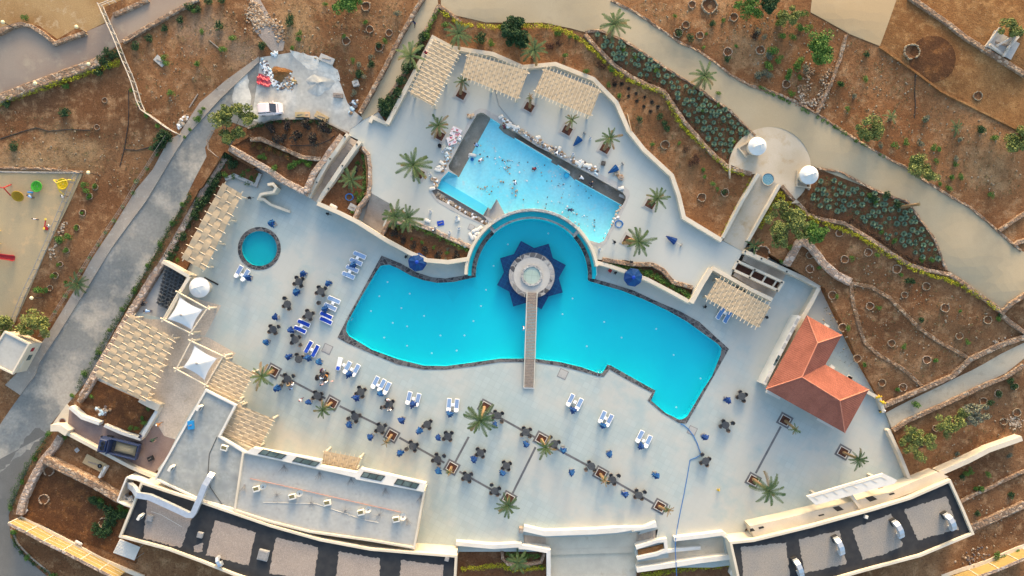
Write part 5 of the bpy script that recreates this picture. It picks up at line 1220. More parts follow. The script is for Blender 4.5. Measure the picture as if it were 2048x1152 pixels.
def isect(a, b, c_, d_):
    x1, y1, x2, y2, x3, y3, x4, y4 = *a, *b, *c_, *d_; den = (x1-x2)*(y3-y4) - (y1-y2)*(x3-x4)
    A_ = x1*y2 - y1*x2; B_ = x3*y4 - y3*x4
    return ((A_*(x3-x4) - (x1-x2)*B_) / den, (A_*(y3-y4) - (y1-y2)*B_) / den)
order = []
tips = [s1[0], s2[0], s1[1], s2[1], s1[2], s2[2], s1[3], s2[3]]
for i in range(8):
    order.append(tips[i]); order.append(isect(tips[i], tips[(i + 2) % 8], tips[(i + 1) % 8], tips[(i - 1) % 8]))
k = MB(); k.prism([at(p, 0) for p in order], -1.35, -.085); tag(k.build('star_platform', M['navy_tile']), 'eight pointed navy tiled star around the round pool island', 'platform')
BA, BB = at3(px('P 1064,585')[0], .6), at3(px('P 1057.5,775')[0], .12)
t = thing('footbridge', BB, 0, 'narrow slatted wooden footbridge from the deck to the pool island', 'bridge'); V_ = BA - BB; L_ = V_.length; rz = math.atan2(V_.y, V_.x)
f_ = lambda s: .12 + .42 * math.sin(math.pi * min(1, s) * .62)
n = 64; k = MB()
for i in range(n):
    s = (i + .5) / n; p = V_ * s; k.box((p.x, p.y, f_(s) + R.uniform(-.01, .01)), (L_ / n * .8, 1.42, .05), rz + R.uniform(-.008, .008))
k.build('slat_deck', M['wood'], t); nv = Vector((-V_.y, V_.x, 0)).normalized()
for sgn in (-1, 1):
    k = MB(); k.tube([(V_.x * s + nv.x * sgn * .76, V_.y * s + nv.y * sgn * .76, f_(s) + .02) for s in [i / 12 for i in range(13)]], .07, 6); k.build('side_beam', M['cream'], t)
    k = MB(); k.tube([(V_.x * s + nv.x * sgn * .74, V_.y * s + nv.y * sgn * .74, f_(s) + .85) for s in [i / 12 for i in range(13)]], .03, 6)
    hr = k.build('handrail', M['white'], t)
    for i in range(0, 13, 2):
        s = i / 12; k = MB(); x, y = V_.x * s + nv.x * sgn * .74, V_.y * s + nv.y * sgn * .74; k.tube([(x, y, f_(s)), (x, y, f_(s) + .85)], .025, 5); k.build('baluster', M['white'], hr)
k = MB(); k.box((0, 0, .07), (.3, 1.7, .1), rz); k.build('end_step', M['white'], t)

# ------------------------------------------------------------------ deck inlays, hatches, small deck things
def strip(label, q, w_, m='dark_inlay', z=.005, name='inlay_strip'):
    P_ = [at3(p, z) for p in px(q)]
    k = MB()
    for a_, b_ in zip(P_[:-1], P_[1:]):
        d_ = (b_ - a_).normalized(); n_ = Vector((-d_.y, d_.x, 0)) * w_ / 2
        k.quad(a_ - n_, b_ - n_, b_ + n_, a_ + n_)
    o = k.build(name, M[m]); o['kind'] = 'structure'; return o
for a_, b_ in (('U 460,380', 'U 1160,745'), ('U 1375,860', 'J 775,300'), ('J 860,355', 'J 1120,500'), ('J 1205,550', 'J 1445,685'), ('J 1375,205', 'K 205,355'), ('K 280,395', 'K 540,535'), ('K 625,585', 'K 885,735'), ('J 1260,350', 'J 1180,500'), ('K 205,410', 'K 68,685'), ('L 155,290', 'L 10,560')):
    strip('', a_ + ' ' + b_, .32)
for q, s in (('F 445,915', 1.4), ('K 1107,315', 1.3), ('G 362,1060', 1.4), ('O 712,805', .9)):
    p = px(q)[0]; z = ZU if q[0] == 'O' else 0; x, y = at(p, z); t = thing('deck_hatch', (x, y, z), ANG * -1 + .06, None, 'hatch'); t['group'] = 'square hatches set in the paving'
    k = MB(); k.rbox((0, 0, .012), (s, s, .02), 0, .02); k.build('frame', M['slab'], t); k = MB(); k.rbox((0, 0, .026), (s * .82, s * .82, .012), 0, .02); k.build('lid', M['concrete'], t)
    t['label'] = {'F': 'square paved hatch near the left pool corner', 'K': 'square hatch beside the blue hose at the bottom pool corner', 'G': 'square hatch right of the footbridge end', 'O': 'small dark square drain beside the white sacks'}[q[0]]
def spot(q, z, lab, ang):
    x, y = at(px(q)[0], z + .5); t = thing('floodlight', (x, y, z), ang, lab, 'lamp', 'black floodlights round the terraces')
    k = MB(); k.tube([(0, 0, 0), (0, 0, .6)], .03, 6); k.build('pole', M['black'], t)
    k = MB(); k.rbox((0, 0, .62), (.42, .3, .3), 0, .08); k.build('lamp_head', M['black'], t)
    k = MB(); k.box((0.1, 0, .02), (.8, .05, .04)); k.box((-.05, 0, .02), (.05, .6, .045)); k.build('foot', M['black'], t)
for q, z, lab, a in (('E 1437,45', 0, 'black floodlight beside the top of the narrow pergola', .3), ('F 447,137', 0, 'black floodlight standing below the retaining wall', -.3), ('F 898,385', 0, 'black floodlight left of the left open parasol', 1), ('G 660,300', ZU, 'black floodlight near the right end of the empty pool', 2), ('G 757,415', ZU, 'black floodlight behind the hedge bed kerb', 0), ('V 175,770', 0, 'black floodlight in the corner left of the east pergola', 1), ('V 885,890', 0, 'black floodlight right of the east pergola', 2), ('G 665,477', 0, 'black floodlight beside the red chair under the hedge wall', .5)): spot(q, z, lab, a)
mb = MB(); pts = [at3(p, .04) for p in px('K 1040,275 1062,285 1085,305 1115,345 1135,385 1158,452 1130,470 1095,482 1080,570 1060,680 1035,800 1020,880')] + [at3(px('K 1012,935')[0], .96), at3(px('K 1010,1005')[0], .6), at3(px('K 1015,1090')[0], .66), at3(px('K 1018,1180')[0], -.8)]
HB = mat('blue_hose', (.03, .16, .42), rough=.5); mb.tube(pts, .06, 6); tag(mb.build('hose', HB), 'long blue hose from the bottom pool corner over the ramp', 'hose')
t = thing('floor_sign', at3(px('K 1257,653')[0], 0), .3, 'small yellow folding floor sign standing alone on the deck', 'sign'); YE = mat('yellow_plastic', (.8, .5, .02), rough=.4)
for s in (-1, 1): k = MB(); k.box((s * .1, 0, .3), (.02, .3, .6), 0, tilt=-s * .32); k.build('panel', YE, t)
for q, an, lab in (('Q 1240,150', -28, 'chrome pool ladder on the left side of the pool'), ('K 1115,182', -28, 'chrome pool ladder near the bottom pool corner'), ('G 570,1052', 80, 'chrome pool ladder in the step of the lower pool edge')):
    t = thing('pool_ladder', at3(px(q)[0], .05), math.radians(an), lab, 'ladder')
    for s in (-1, 1): k = MB(); k.tube([(-.5, s * .25, 0), (-.45, s * .25, .7), (0, s * .25, .8), (.25, s * .25, .4), (.3, s * .25, -.8)], .035, 6); k.build('rail', M['chrome'], t)
    for z in (-.2, -.5): k = MB(); k.tube([(.28, -.25, z), (.28, .25, z)], .035, 6); k.build('rung', M['chrome'], t)
k = MB(); a_, b_ = at3(px('R 1065,345')[0], .05), at3(px('R 1278,455')[0], .05); d_ = b_ - a_; k.box((a_ + b_) / 2, (d_.length, .22, .1), math.atan2(d_.y, d_.x)); tag(k.build('threshold_grate', M['frame_dark']), 'black drain grate in the deck right of the chair yard shade', 'drain')

def make_pale_disc():
    t = thing('pale_disc'); k = MB(); k.lathe([(.13, 0), (.12, .02), (.05, .025)], 12); k.build('ring', M['plastic'], t); k = MB(); k.lathe([(.05, .02), (.001, .022)], 8); k.build('disc_middle', M['grey'], t); return t
JT = make_pale_disc(); jl = []  # pale discs built for the small pale dots in the water
for p in px('F 792,530 920,597 872,680 745,612 697,697 822,765 905,785 773,850 1003,725 1097,838 1287,755 1330,668 1360,575 1403,437 1485,313 1190,925 1047,940 905,897 1235,838 G 418,625 360,715 278,250 K 1155,14 1015,180 G 500,900 700,850 900,800 600,760 1000,950'):
    o = used(JT, first); o.location = at3(p, -1.335); jl.append((o, p))
label_all(jl, 'small pale round disc on the pool floor', 'round discs on the pool floor', 'pool inlet')
# ------------------------------------------------------------------ palms
def frond(mb, L, droop, az, tilt, w, rr, m=0, n=11):
    """arching rachis with paired leaflets"""
    ca, sa = math.cos(az), math.sin(az); pts = []; x = 0; z = 0; th = tilt
    for i in range(n + 1):
        pts.append((x, z, th)); x += L / n * math.cos(th); z += L / n * math.sin(th); th -= droop / n * (0.6 + .8 * i / n)
    def W(r, s, zz): return (r * ca - s * sa, r * sa + s * ca, zz)
    for i in range(n):
        (x0, z0, _), (x1, z1, t1) = pts[i], pts[i + 1]; ww = .022 * (1 - i / n) + .006
        mb.quad(W(x0, -ww, z0), W(x1, -ww * .8, z1), W(x1, ww * .8, z1), W(x0, ww, z0), m)
        if i < 1: continue
        f = i / n; ll = w * (math.sin(math.pi * (.12 + .83 * f)) ** .7) * rr.uniform(.85, 1.1)
        for h in (0, .5):
            xx, zz = x0 + (x1 - x0) * h, z0 + (z1 - z0) * h
            for s in (-1, 1):
                fw = ll * .75; dz = -ll * rr.uniform(.1, .35) + ll * .2; b = L / n * .42
                mb.quad(W(xx, 0, zz), W(xx + b, 0, zz), W(xx + b * .6 + fw, s * ll, zz + dz), W(xx + fw * .95, s * ll * .97, zz + dz), m)

def crown_mesh(name, seed, L, nf, kind):
    rr = random.Random(seed); mb = MB()
    for i in range(nf):
        az = i * 2.39996 + rr.uniform(-.25, .25); f = i / nf
        tilt = 1.15 - 1.25 * f + rr.uniform(-.15, .15); droop = .9 + .7 * f + rr.uniform(-.2, .2); l = L * rr.uniform(.68, 1.12) * (.62 + .38 * min(1, f * 2.2)); m = 0
        if kind == 'dry': m = 1 if rr.random() < .7 else 0; tilt = rr.uniform(-.2, 1.3); droop = rr.uniform(1.2, 2.4); l *= .8
        elif kind == 'mixed': m = 1 if (f > .6 and rr.random() < .5) else 0
        elif f > .82 and rr.random() < .35: m = 1
        frond(mb, l, droop, az, tilt, l * .105 if kind != 'dry' else l * .09, rr, m)
    me_o = mb.build(name, [M['palm'], M['palm_dry']]); COL.objects.unlink(me_o); me = me_o.data; bpy.data.objects.remove(me_o); return me
CROWN = {('g', i): crown_mesh('crown', 20 + i, 2.5, 22, 'green') for i in range(3)}
CROWN.update({('m', i): crown_mesh('crown', 40 + i, 2.25, 19, 'mixed') for i in range(2)})
CROWN.update({('d', i): crown_mesh('crown', 60 + i, 1.7, 17, 'dry') for i in range(2)})
CROWN.update({('s', i): crown_mesh('crown', 80 + i, 1.7, 13, 'mixed') for i in range(2)})

def palm(label, base, crown, kind, size, zg, h, var=0, fan=False):
    bp = px(base)[0]; cp = px(crown)[0]
    b = tw(bp) if zg is None else at3(bp, zg)
    ct = at3(cp, b.z + h); t = thing('palm_tree', b, 0, label, 'palm')
    d_ = ct - b; k = MB(); n = 9; pts = []; rs = []
    for i in range(n + 1):
        f = i / n; pts.append(Vector((d_.x * f ** 1.3, d_.y * f ** 1.3, d_.z * f))); rs.append((.24 - .07 * f + (.035 if i % 2 else 0) + (.06 if f > .85 else 0)) * (.75 + .25 * size))
    k.tube(pts, rs, 9); k.build('trunk', M['trunk'], t)
    c_ = bpy.data.objects.new('crown', CROWN[(kind, var % len([1 for q in CROWN if q[0] == kind]))]); COL.objects.link(c_); c_.parent = t; c_.location = d_; c_.rotation_euler = (R.uniform(-.12, .12), R.uniform(-.12, .12), R.uniform(0, 6.3)); c_.scale = (size, size, size)
    return t
PL = [('palm leaning left out of the westernmost dark planter', 'U 355,320', 'U 185,405', 'm', 1.0, 0, 4.2), ('palm leaning left out of the dark planter near the crowd', 'U 1250,810', 'U 1120,920', 'm', .78, 0, 3.2),
      ('short dry palm with drooping brown crown in the third dark planter', 'J 815,340', 'J 785,382', 'd', .62, 0, 2.0), ('small withered palm in the planter at the strip junction', 'J 1160,525', 'J 1148,555', 'd', .62, 0, 2.0),
      ('tallest full green palm on the deck', 'J 1350,180', 'J 1325,255', 'g', 1.2, 0, 4.6), ('ragged half dry palm in the planter right of the tallest palm', 'K 240,365', 'K 262,412', 'm', .85, 0, 3.0),
      ('withered brown palm in the planter between two tables', 'K 578,565', 'K 602,602', 'd', .7, 0, 2.4), ('dry palm leaning right at the southern end of the inlay line', 'K 915,750', 'K 968,772', 'd', .85, 0, 3.2),
      ('small full green palm in the southernmost planter', 'J 1490,705', 'J 1485,745', 'g', .82, 0, 3.0), ('stunted palm tuft leaning right below the red roof', 'L 180,258', 'L 238,308', 's', .6, 0, 3.6),
      ('green palm leaning right in the planter nearest the workers', 'L 515,440', 'L 602,478', 'g', .72, 0, 4.0), ('big green palm leaning out of the eastern planter', 'd 35,100', 'd 205,225', 'g', 1.12, 0, 4.2)]
PLANTERS = [('U 360,322', 0), ('U 1262,812', 0), ('J 817,340', 0), ('J 1163,525', 0), ('J 1357,178', 0), ('K 238,362', 0), ('K 580,562', 0), ('K 920,750', 0), ('J 1490,705', 0), ('L 177,255', 0), ('L 513,438', 0), ('L -5,600', 0),
            ('B 1217,546', 1), ('C 168,618', 1), ('C 387,752', 1), ('C 605,857', 1), ('B 1093,782', 1), ('B 975,1000', 1), ('G 865,82', 1), ('G 738,290', 1)]
PLU = [('small half dry palm in the terrace planter below the steep pergola', 'B 1212,540', 'B 1222,468', 's', .85, ZU, 2.0), ('stunted brown palm in the planter between two pergolas', 'C 172,618', 'C 175,562', 'd', .6, ZU, 2.2),
       ('tufted yellowish palm leaning up below the right pergola', 'C 385,745', 'C 415,690', 's', .75, ZU, 2.6), ('green palm in the terrace planter nearest the lying parasols', 'C 600,860', 'C 635,795', 'm', .92, ZU, 2.0),
       ('bright green palm beside the left corner of the empty pool', 'B 1095,780', 'B 1083,722', 'm', .92, ZU, 1.8), ('largest palm on the upper terrace with star shaped crown', 'B 985,995', 'B 940,950', 'g', 1.15, ZU, 2.6),
       ('palm near the right corner of the empty pool', 'G 870,75', 'G 905,50', 'g', .78, ZU, 2.0), ('large palm on the terrace above the right open parasol', 'G 745,285', 'G 798,298', 'g', 1.05, ZU, 2.2)]
PLB = [('feathery palm in the bed outside the terrace corner', 'B 1195,215', 'B 1200,195', 'g', .9, None, 2.0), ('palm between the alley wall and the steep pergola', 'B 925,370', 'B 925,322', 'g', .95, None, 2.6), ('grey green palm behind the middle pergola', 'C 190,330', 'C 195,290', 'g', .95, None, 2.0),
       ('tall palm at the upper tip of the agave bed', 'C 630,215', 'C 655,140', 'g', 1.0, None, 4.6), ('tall palm on the path edge of the upper agave bed', 'C 1135,505', 'C 1178,438', 'g', .88, None, 4.6), ('left one of the twin palms by the brown stairs', 'F 845,175', 'F 838,150', 'g', .95, 1.35, 2.6),
       ('right one of the twin palms by the brown stairs', 'F 915,190', 'F 912,160', 'g', .95, 1.35, 2.8), ('low spreading palm in the palm garden', 'g 585,600', 'g 590,575', 'g', .85, 1.2, 1.0), ('low palm in the planting strip left of the grand stairs', 'W 265,800', 'W 262,768', 'g', .85, -.5, 1.4),
       ('fan of fronds on the verge beside the sidewalk', 'E 455,560', 'E 450,540', 'g', .78, None, .8), ('young palm near the stone steps on the red hill', 'D 785,690', 'D 790,672', 's', .8, None, .7), ('ragged low palm on the red hill slope', 'D 1165,740', 'D 1165,735', 's', .8, None, .7), ('low palm beside the plaza walkway foot', 'V 730,75', 'V 740,60', 's', .95, None, .6)]
for i, a in enumerate(PL + PLU + PLB): palm(*a, var=i)
t = thing('palm_tree', tw(px('H 845,98')[0]), 0, 'bare leaning palm trunk on the edge of the lower agave bed', 'palm'); b = t.location.copy(); e_ = at3(px('H 950,82')[0], b.z + 4.4) - b
k = MB(); k.tube([(0, 0, 0), e_ * .5, e_], [.27, .2, .2], 9); k.build('trunk', M['trunk'], t)
o = bpy.data.objects.new('crown', CROWN[('d', 0)]); COL.objects.link(o); o.parent = t; o.location = e_; o.scale = (.32, .32, .32)
def planter_mesh(dark):
    t = thing('palm_planter')
    k = MB(); o_, i_ = (1.02, .74) if dark else (.92, .72)
    ring = [(s * o_, q * o_ * .93) for s, q in ((-1, -1), (1, -1), (1, 1), (-1, 1))]
    for (x, y, a, b) in ((0, 1, 2, .28), (0, -1, 2, .28), (1, 0, .28, 1.4), (-1, 0, .28, 1.4)):
        k.box((x * .87, y * .80, .02), (2.02 if x == 0 else .28, .28 if x == 0 else 1.32, .04 if dark else .05))
    k.build('border', M['dark_inlay'] if dark else M['concrete'], t)
    k = MB()
    for (x, y) in ((0, 1), (0, -1), (1, 0), (-1, 0)): k.box((x * .69, y * .62, .05), (1.46 if x == 0 else .08, .08 if x == 0 else 1.16, .1))
    k.build('kerb', M['white'] if dark else M['concrete'], t)
    k = MB(); k.rbox((0, 0, .03), (1.3, 1.16, .04), 0, .02); k.build('soil', M['planter_soil'], t)
    return t
PT = [planter_mesh(True), planter_mesh(False)]; pls = [[], []]
for q, u in PLANTERS:
    p = px(q)[0]; o = used(PT[u], first); x, y = at(p, ZU if u else 0); o.location = (x, y, ZU if u else .006); o.rotation_euler = (0, 0, -math.radians(29)); pls[u].append((o, p))
label_all(pls[0], 'dark bordered palm planter', 'palm planters on the pool deck', 'planter'); label_all(pls[1], 'grey bordered palm planter', 'palm planters on the upper terrace', 'planter')

# ------------------------------------------------------------------ shrubs, trees, hedges
def leaves(mb, c, r, n, size, rr, flat=.8, m=0, hollow=.45):
    for _ in range(n):
        while True:
            v = Vector((rr.uniform(-1, 1), rr.uniform(-1, 1), rr.uniform(-1, 1)))
            if hollow < v.length < 1: break
        p = Vector(c) + Vector((v.x * r, v.y * r, v.z * r * flat))
        a = Vector((rr.uniform(-1, 1), rr.uniform(-1, 1), rr.uniform(-.5, .5))).normalized(); b = a.cross(Vector((rr.uniform(-1, 1), rr.uniform(-1, 1), rr.uniform(.2, 1)))).normalized()
        s = size * rr.uniform(.6, 1.3)
        mb.add([p - a * s, p + b * s * .45, p + a * s, p - b * s * .45], [(0, 1, 2, 3)], m)

def shrub_mesh(seed, n=230, blobs=5, spread=.55, size=.13):
    rr = random.Random(seed); mb = MB()
    for i in range(blobs):
        a = rr.uniform(0, 6.28); d_ = rr.uniform(0.1, spread); r = rr.uniform(.32, .55)
        leaves(mb, (d_ * math.cos(a), d_ * math.sin(a), r * .9 + rr.uniform(0, .25)), r, n // blobs, size, rr)
    return mb
def spiky_mesh(seed, n=60, L=.55, w=.06):
    rr = random.Random(seed); mb = MB()
    for i in range(n):
        az = i * 2.39996; el = math.asin(min(.98, (i + .5) / n * .98)) + rr.uniform(-.1, .1); l = L * rr.uniform(.85, 1.1)
        d_ = Vector((math.cos(az) * math.cos(el), math.sin(az) * math.cos(el), math.sin(el))); s = Vector((-math.sin(az), math.cos(az), 0)) * w
        mb.add([Vector((0, 0, .12)) + d_ * .06 - s * .6, Vector((0, 0, .12)) + d_ * l * .55 - s, Vector((0, 0, .12)) + d_ * l, Vector((0, 0, .12)) + d_ * l * .55 + s, Vector((0, 0, .12)) + d_ * .06 + s * .6], [(0, 1, 2, 3, 4)])
    return mb
def mesh_only(mb, name, mats):
    o = mb.build(name, mats); me = o.data; COL.objects.unlink(o); bpy.data.objects.remove(o); return me
MESH = {}
for key, m in (('leaf', 'leaf'), ('dark', 'leaf_dark'), ('lime', 'leaf_lime'), ('grey', 'leaf_grey'), ('purple', 'leaf_purple'), ('brown', 'brownbush'), ('red', 'leaf_red')):
    MESH[key] = [mesh_only(shrub_mesh(100 + i * 7 + len(key), 320 if key in ('purple', 'dark') else 230), 'foliage', [M[m]]) for i in range(3)]
MESH['agave'] = [mesh_only(spiky_mesh(5 + i, 70 + 8 * i), 'foliage', [M['agave']]) for i in range(3)]
MESH['spiky'] = [mesh_only(spiky_mesh(15 + i, 42, .62, .05), 'foliage', [M['leaf_purple']]) for i in range(2)]
MESH['tuft'] = [mesh_only(spiky_mesh(25 + i, 34, .7, .05), 'foliage', [M['leaf']]) for i in range(2)]
STEM = mesh_only(MB().tube([(0, 0, -.05), (.03, .02, .35), (0, 0, .6)], [.05, .04, .02], 5), 'stem', [M['bark']])
SD = {'leaf': 'leafy green shrub', 'dark': 'dark green shrub', 'lime': 'bright lime green shrub', 'grey': 'dusty grey green shrub', 'purple': 'dark purplish rounded bush', 'brown': 'dry reddish brown bush', 'red': 'low bush with red flowers', 'spiky': 'small dark spiky bush', 'tuft': 'spiky green tuft'}
sh = {}
def shrub(key, p, r, z=None):
    b = tw(p) if z is None else at3(p, z); b.z -= .03
    t = thing('shrub', b); s = r / .8
    o = bpy.data.objects.new('foliage', R.choice(MESH[key])); COL.objects.link(o); o.parent = t
    if key not in ('spiky', 'tuft'):
        st_ = bpy.data.objects.new('stem', STEM); COL.objects.link(st_); st_.parent = t
    t.scale = (s, s, s * R.uniform(.8, 1.1)); t.rotation_euler = (0, 0, R.uniform(0, 6.3)); sh.setdefault(key, []).append((t, p)); return t
def shrubs(key, pts, r, z=None):
    for p in px(pts): shrub(key, p, r * R.uniform(.82, 1.18), z)
# top left and road side
shrubs('dark', 'A 790,275 865,225 955,165 1040,120 1100,45 1145,50 1205,12 1285,5 1265,150', .75)
shrubs('leaf', 'A 1168,190 1338,228 1295,285 1145,372 950,335 955,370 990,538 385,500 150,105 1130,65 1140,690 850,670', .55)
shrubs('dark', 'A 45,595 90,850 380,655 620,300 660,330 600,350 575,420 630,380 690,310', .8)
shrubs('leaf', 'E 505,1030 745,520', .1) if False else None
shrubs('leaf', 'A 490,1065 495,1100 E 340,285 400,275 220,580 260,578 350,290', .65)
shrubs('lime', 'E 525,33 475,130 443,217 383,348 340,430 312,495 A 550,1078 515,1132', .42)
shrubs('tuft', 'E 710,95 660,175 610,245 570,315 520,390 470,465 380,610 320,700 380,530 A 850,970 790,1045 770,1110 905,890 910,725 850,665 800,600 760,520', .55)
shrubs('dark', 'A 930,800 950,790 970,780 940,830 910,850', .9)
shrubs('lime', 'A 1140,685 1160,650 1180,625 1100,745 1070,790', .4)
shrubs('leaf', 'E 1055,90 1000,190 930,320 850,440 780,570 715,690 635,810 575,930 500,1060 I 420,115', .55)
shrubs('leaf', 'I 285,335 210,470 130,605 65,750 380,355 165,1035 320,1140 90,900', .6)
# strip between road wall and pergola
shrubs('dark', 'A 1310,905 1285,950 1265,1000 1245,1050 1215,1100 1200,1140 E 1200,25 1170,75 1130,135 1090,200 1060,265 1020,320 995,380 A 1360,945 E 1150,100', .85, .15)
shrubs('leaf', 'A 1440,980 1400,1010 1350,1020 1460,1025 1310,1015 E 1030,410', .55, .15)
# round dark bushes
shrubs('purple', 'B 120,740 215,720 330,722 440,742 275,797 180,803 378,812', 1.0, 1.78)
shrubs('leaf', 'B 85,905 145,965 60,900 250,950 235,970', .6, 1.38); shrubs('red', 'B 60,845 110,860 150,875 215,905 20,830 180,880', .55, 1.38); shrubs('lime', 'B 290,930 320,925 350,935 330,950', .5, 1.38)
shrubs('leaf', 'g 655,415 635,710 670,770 700,350 660,760 600,880', .45, 1.22); shrubs('purple', 'g 630,490', .5, 1.22)
shrubs('purple', 'F 845,250 880,285 945,318 1015,348 1190,378 1085,372 830,240', .72, 1.37); shrubs('leaf', 'F 930,280 990,305 1060,330 1140,360 820,215', .35, 1.37); shrubs('grey', 'F 1125,400 1140,340', .35, 1.37)
shrubs('leaf', 'G 700,440 840,490 900,495 960,545 1030,580 1080,600 640,430 870,470 930,520', .5, 1.33)
# alley and terrace corner beds
shrubs('dark', 'B 960,300 985,270 1000,220 870,470 850,540 810,580 780,620 830,610 770,660 800,640 760,590 900,400 930,380', .85)
shrubs('leaf', 'B 870,480 800,560 1020,200 850,520 1120,150', .55); shrubs('dark', 'B 1540,160 1520,180 1500,150 1555,230 1330,225', .95)
shrubs('lime', 'B 1390,250', .5); shrubs('brown', 'C 280,270 300,265 340,255 590,385 570,380 655,470', .6)
shrubs('leaf', 'C 500,410 640,400 370,325 345,190 400,210 690,555 325,200 440,225 625,490', .5)
shrubs('spiky', 'C 700,485 740,512 783,540 833,560 740,555 787,585 873,590 908,618 828,615 865,645 660,490', .5)
shrubs('dark', 'C 920,670 945,710 960,740 800,690', .5); shrubs('brown', 'C 1070,860 1120,910 1100,940 1130,930', .6); shrubs('leaf', 'C 1165,980 1180,1020 1230,1060 1250,1090 1030,830 880,830', .4); shrubs('dark', 'C 1290,1105', .55)
# top middle and top right
shrubs('leaf', 'B 440,25 540,210 665,128 285,195 285,225 250,280 595,352 775,235', .5); shrubs('grey', 'B 845,85 625,380 700,330 650,445 600,540 610,475', .55); shrubs('dark', 'B 230,130 700,365 745,270 630,440 75,280 240,100', .65)
shrubs('dark', 'C 1090,220 1025,195 1215,145 1305,345', .6); shrubs('leaf', 'C 1010,95 1185,195 1280,120 1360,265 1540,375 1250,540 1170,280', .4); shrubs('brown', 'C 1470,200 1460,210', .7); shrubs('grey', 'C 1540,330 1480,440 1500,430 1520,210', .6)
shrubs('leaf', 'D 145,140 160,205 225,220 265,160 285,85 110,295 140,345 235,390 205,420 195,450 70,380 265,345 305,170 155,95', .75); shrubs('grey', 'D 80,325 50,430 90,435 25,440 290,400 15,200', .7); shrubs('lime', 'D 255,445 210,540 1110,1085', .5)
shrubs('leaf', 'D 640,465 485,485 535,630 870,820 805,840 1030,850 1065,860 1045,930 1190,1025 1130,1025 1360,1125 1070,1060 1155,945 980,690', .55); shrubs('grey', 'D 945,830 1155,910 1180,810 570,555 985,680 725,845', .6); shrubs('dark', 'D 490,485 650,320 1300,755 1290,740', .6); shrubs('lime', 'D 1370,800', .6)
# right gardens
shrubs('leaf', 'H 560,395 475,617 715,678 1185,700 1225,875 540,800 860,900 635,1005 1040,985 1405,745 845,485 375,445 150,410 205,330 710,375', .45); shrubs('dark', 'H 910,530 1410,720 960,745 880,520', .5)
shrubs('leaf', 'L 820,80 915,160 930,330 880,370 1000,345 1240,545 1210,560 1270,650 1300,640 1390,1020 1430,1040 1515,1010 1335,560', .6); shrubs('dark', 'L 1400,100 1495,55 1470,20 1280,790 1475,680 1355,150 1190,580', .6); shrubs('grey', 'L 1165,450 1460,460', .5)
shrubs('dark', 'I 545,700 560,720 590,745 630,760 660,790 690,800 720,790 640,810 660,840 640,880 600,905 570,890 560,860 620,860', .85, -.28); shrubs('leaf', 'I 730,770 580,710 700,760 610,890', .6, -.28)
shrubs('leaf', 'I 790,300 830,270 820,240 530,120 860,190 760,300', .45, .17); shrubs('lime', 'W 130,800 620,840 K 60,1110', .45, -.48)
shrubs('leaf', 'C 705,290 1160,640 1340,825 1255,600 900,410 780,330', .42)
shrubs('leaf', 'H 700,75 800,300 1020,400 960,405 730,240 660,35', .5); shrubs('dark', 'H 760,30 680,60 820,85', .6)
for key, items in sh.items(): label_all(items, SD[key], SD[key] + 's in the grounds', 'shrub')

def in_bed(q, step, seed, mar=.6):
    P_ = px(q) if isinstance(q, str) else q; rr = random.Random(seed); out = []
    xs = [p[0] for p in P_]; ys = [p[1] for p in P_]; y = min(ys); row = 0
    while y < max(ys):
        x = min(xs) + (step / 2 if row % 2 else 0)
        while x < max(xs):
            p = (x + rr.uniform(-.28, .28) * step, y + rr.uniform(-.28, .28) * step)
            if all(inside(P_, p[0] + dx, p[1] + dy) for dx, dy in ((6, 0), (-6, 0), (0, 6), (0, -6))) and rr.random() < .93: out.append(p)
            x += step
        y += step * .87; row += 1
    return out
BED1 = 'C 500,195 580,175 720,235 880,340 1000,420 1120,490 1200,550 1330,640 1465,770 1440,800 1380,850 1310,930 1240,880 1130,760 1060,680 1000,570 930,490 850,470 760,430 650,350 570,260'
BED2 = 'D 380,985 H 690,0 890,70 960,170 1040,280 1100,450 1000,430 860,350 780,310 680,240 590,175 430,130 330,115 310,40'
for q, sd, lab, grp in ((BED1, 3, 'round blue green agave in the bed between the wavy wall and upper path', 'agaves in the upper path bed'), (BED2, 4, 'round blue green agave in the bed right of the plaza', 'agaves in the bed right of the plaza')):
    for p in in_bed(q, 13.2, sd):
        b = tw(p, .04); o = bpy.data.objects.new('agave', R.choice(MESH['agave'])); COL.objects.link(o); o.location = b; s = R.choice((.5, .6, .68, .75, .82, .9)); o.scale = (s, s, s); o.rotation_euler = (0, 0, R.uniform(0, 6)); tag(o, lab, 'agave', grp)

for q, lab, sd in ((BED1, 'sparse green weeds between the agaves of the upper path bed', 21), (BED2, 'sparse green weeds between the agaves right of the plaza', 22)):
    mb = MB(); rr = random.Random(sd)
    for p in in_bed(q, 6.2, sd):
        if rr.random() < .8: w = tw(p, .12); leaves(mb, w, rr.uniform(.15, .45), 12, .08, rr, .4, 0, .1)
    tag(mb.build('ground_cover', M['weed']), lab, 'ground cover', None, 'stuff')
mb = MB(); rr = random.Random(31)
for q in ('A 720,250 1440,0 1480,330 1030,760 830,620', 'A 0,620 1000,780 800,1152 480,1000 0,970', 'C 700,0 1555,0 1555,500 1100,260', 'D 0,0 320,80 700,280 1500,760 1555,1152 1200,1120 400,640 0,450', 'H 260,480 560,300 1400,720 1200,980 980,1140 420,1000 380,560', 'B 130,0 980,0 640,560 480,450 280,290', 'L 830,330 1555,80 1555,330 950,600', 'C 0,150 250,160 440,215 600,360 930,540 1120,800 1400,1010 1400,1140 1290,1200 990,1010 740,750 540,455 320,370'):
    for p in in_bed(q, 12, 31):
        if rr.random() < .55:
            w = tw(p, .06); n_ = rr.choice((3, 4, 7, 12)); leaves(mb, w, .06 * n_ ** .8, n_ * 2, rr.uniform(.05, .09), rr, .4, 0, .1)
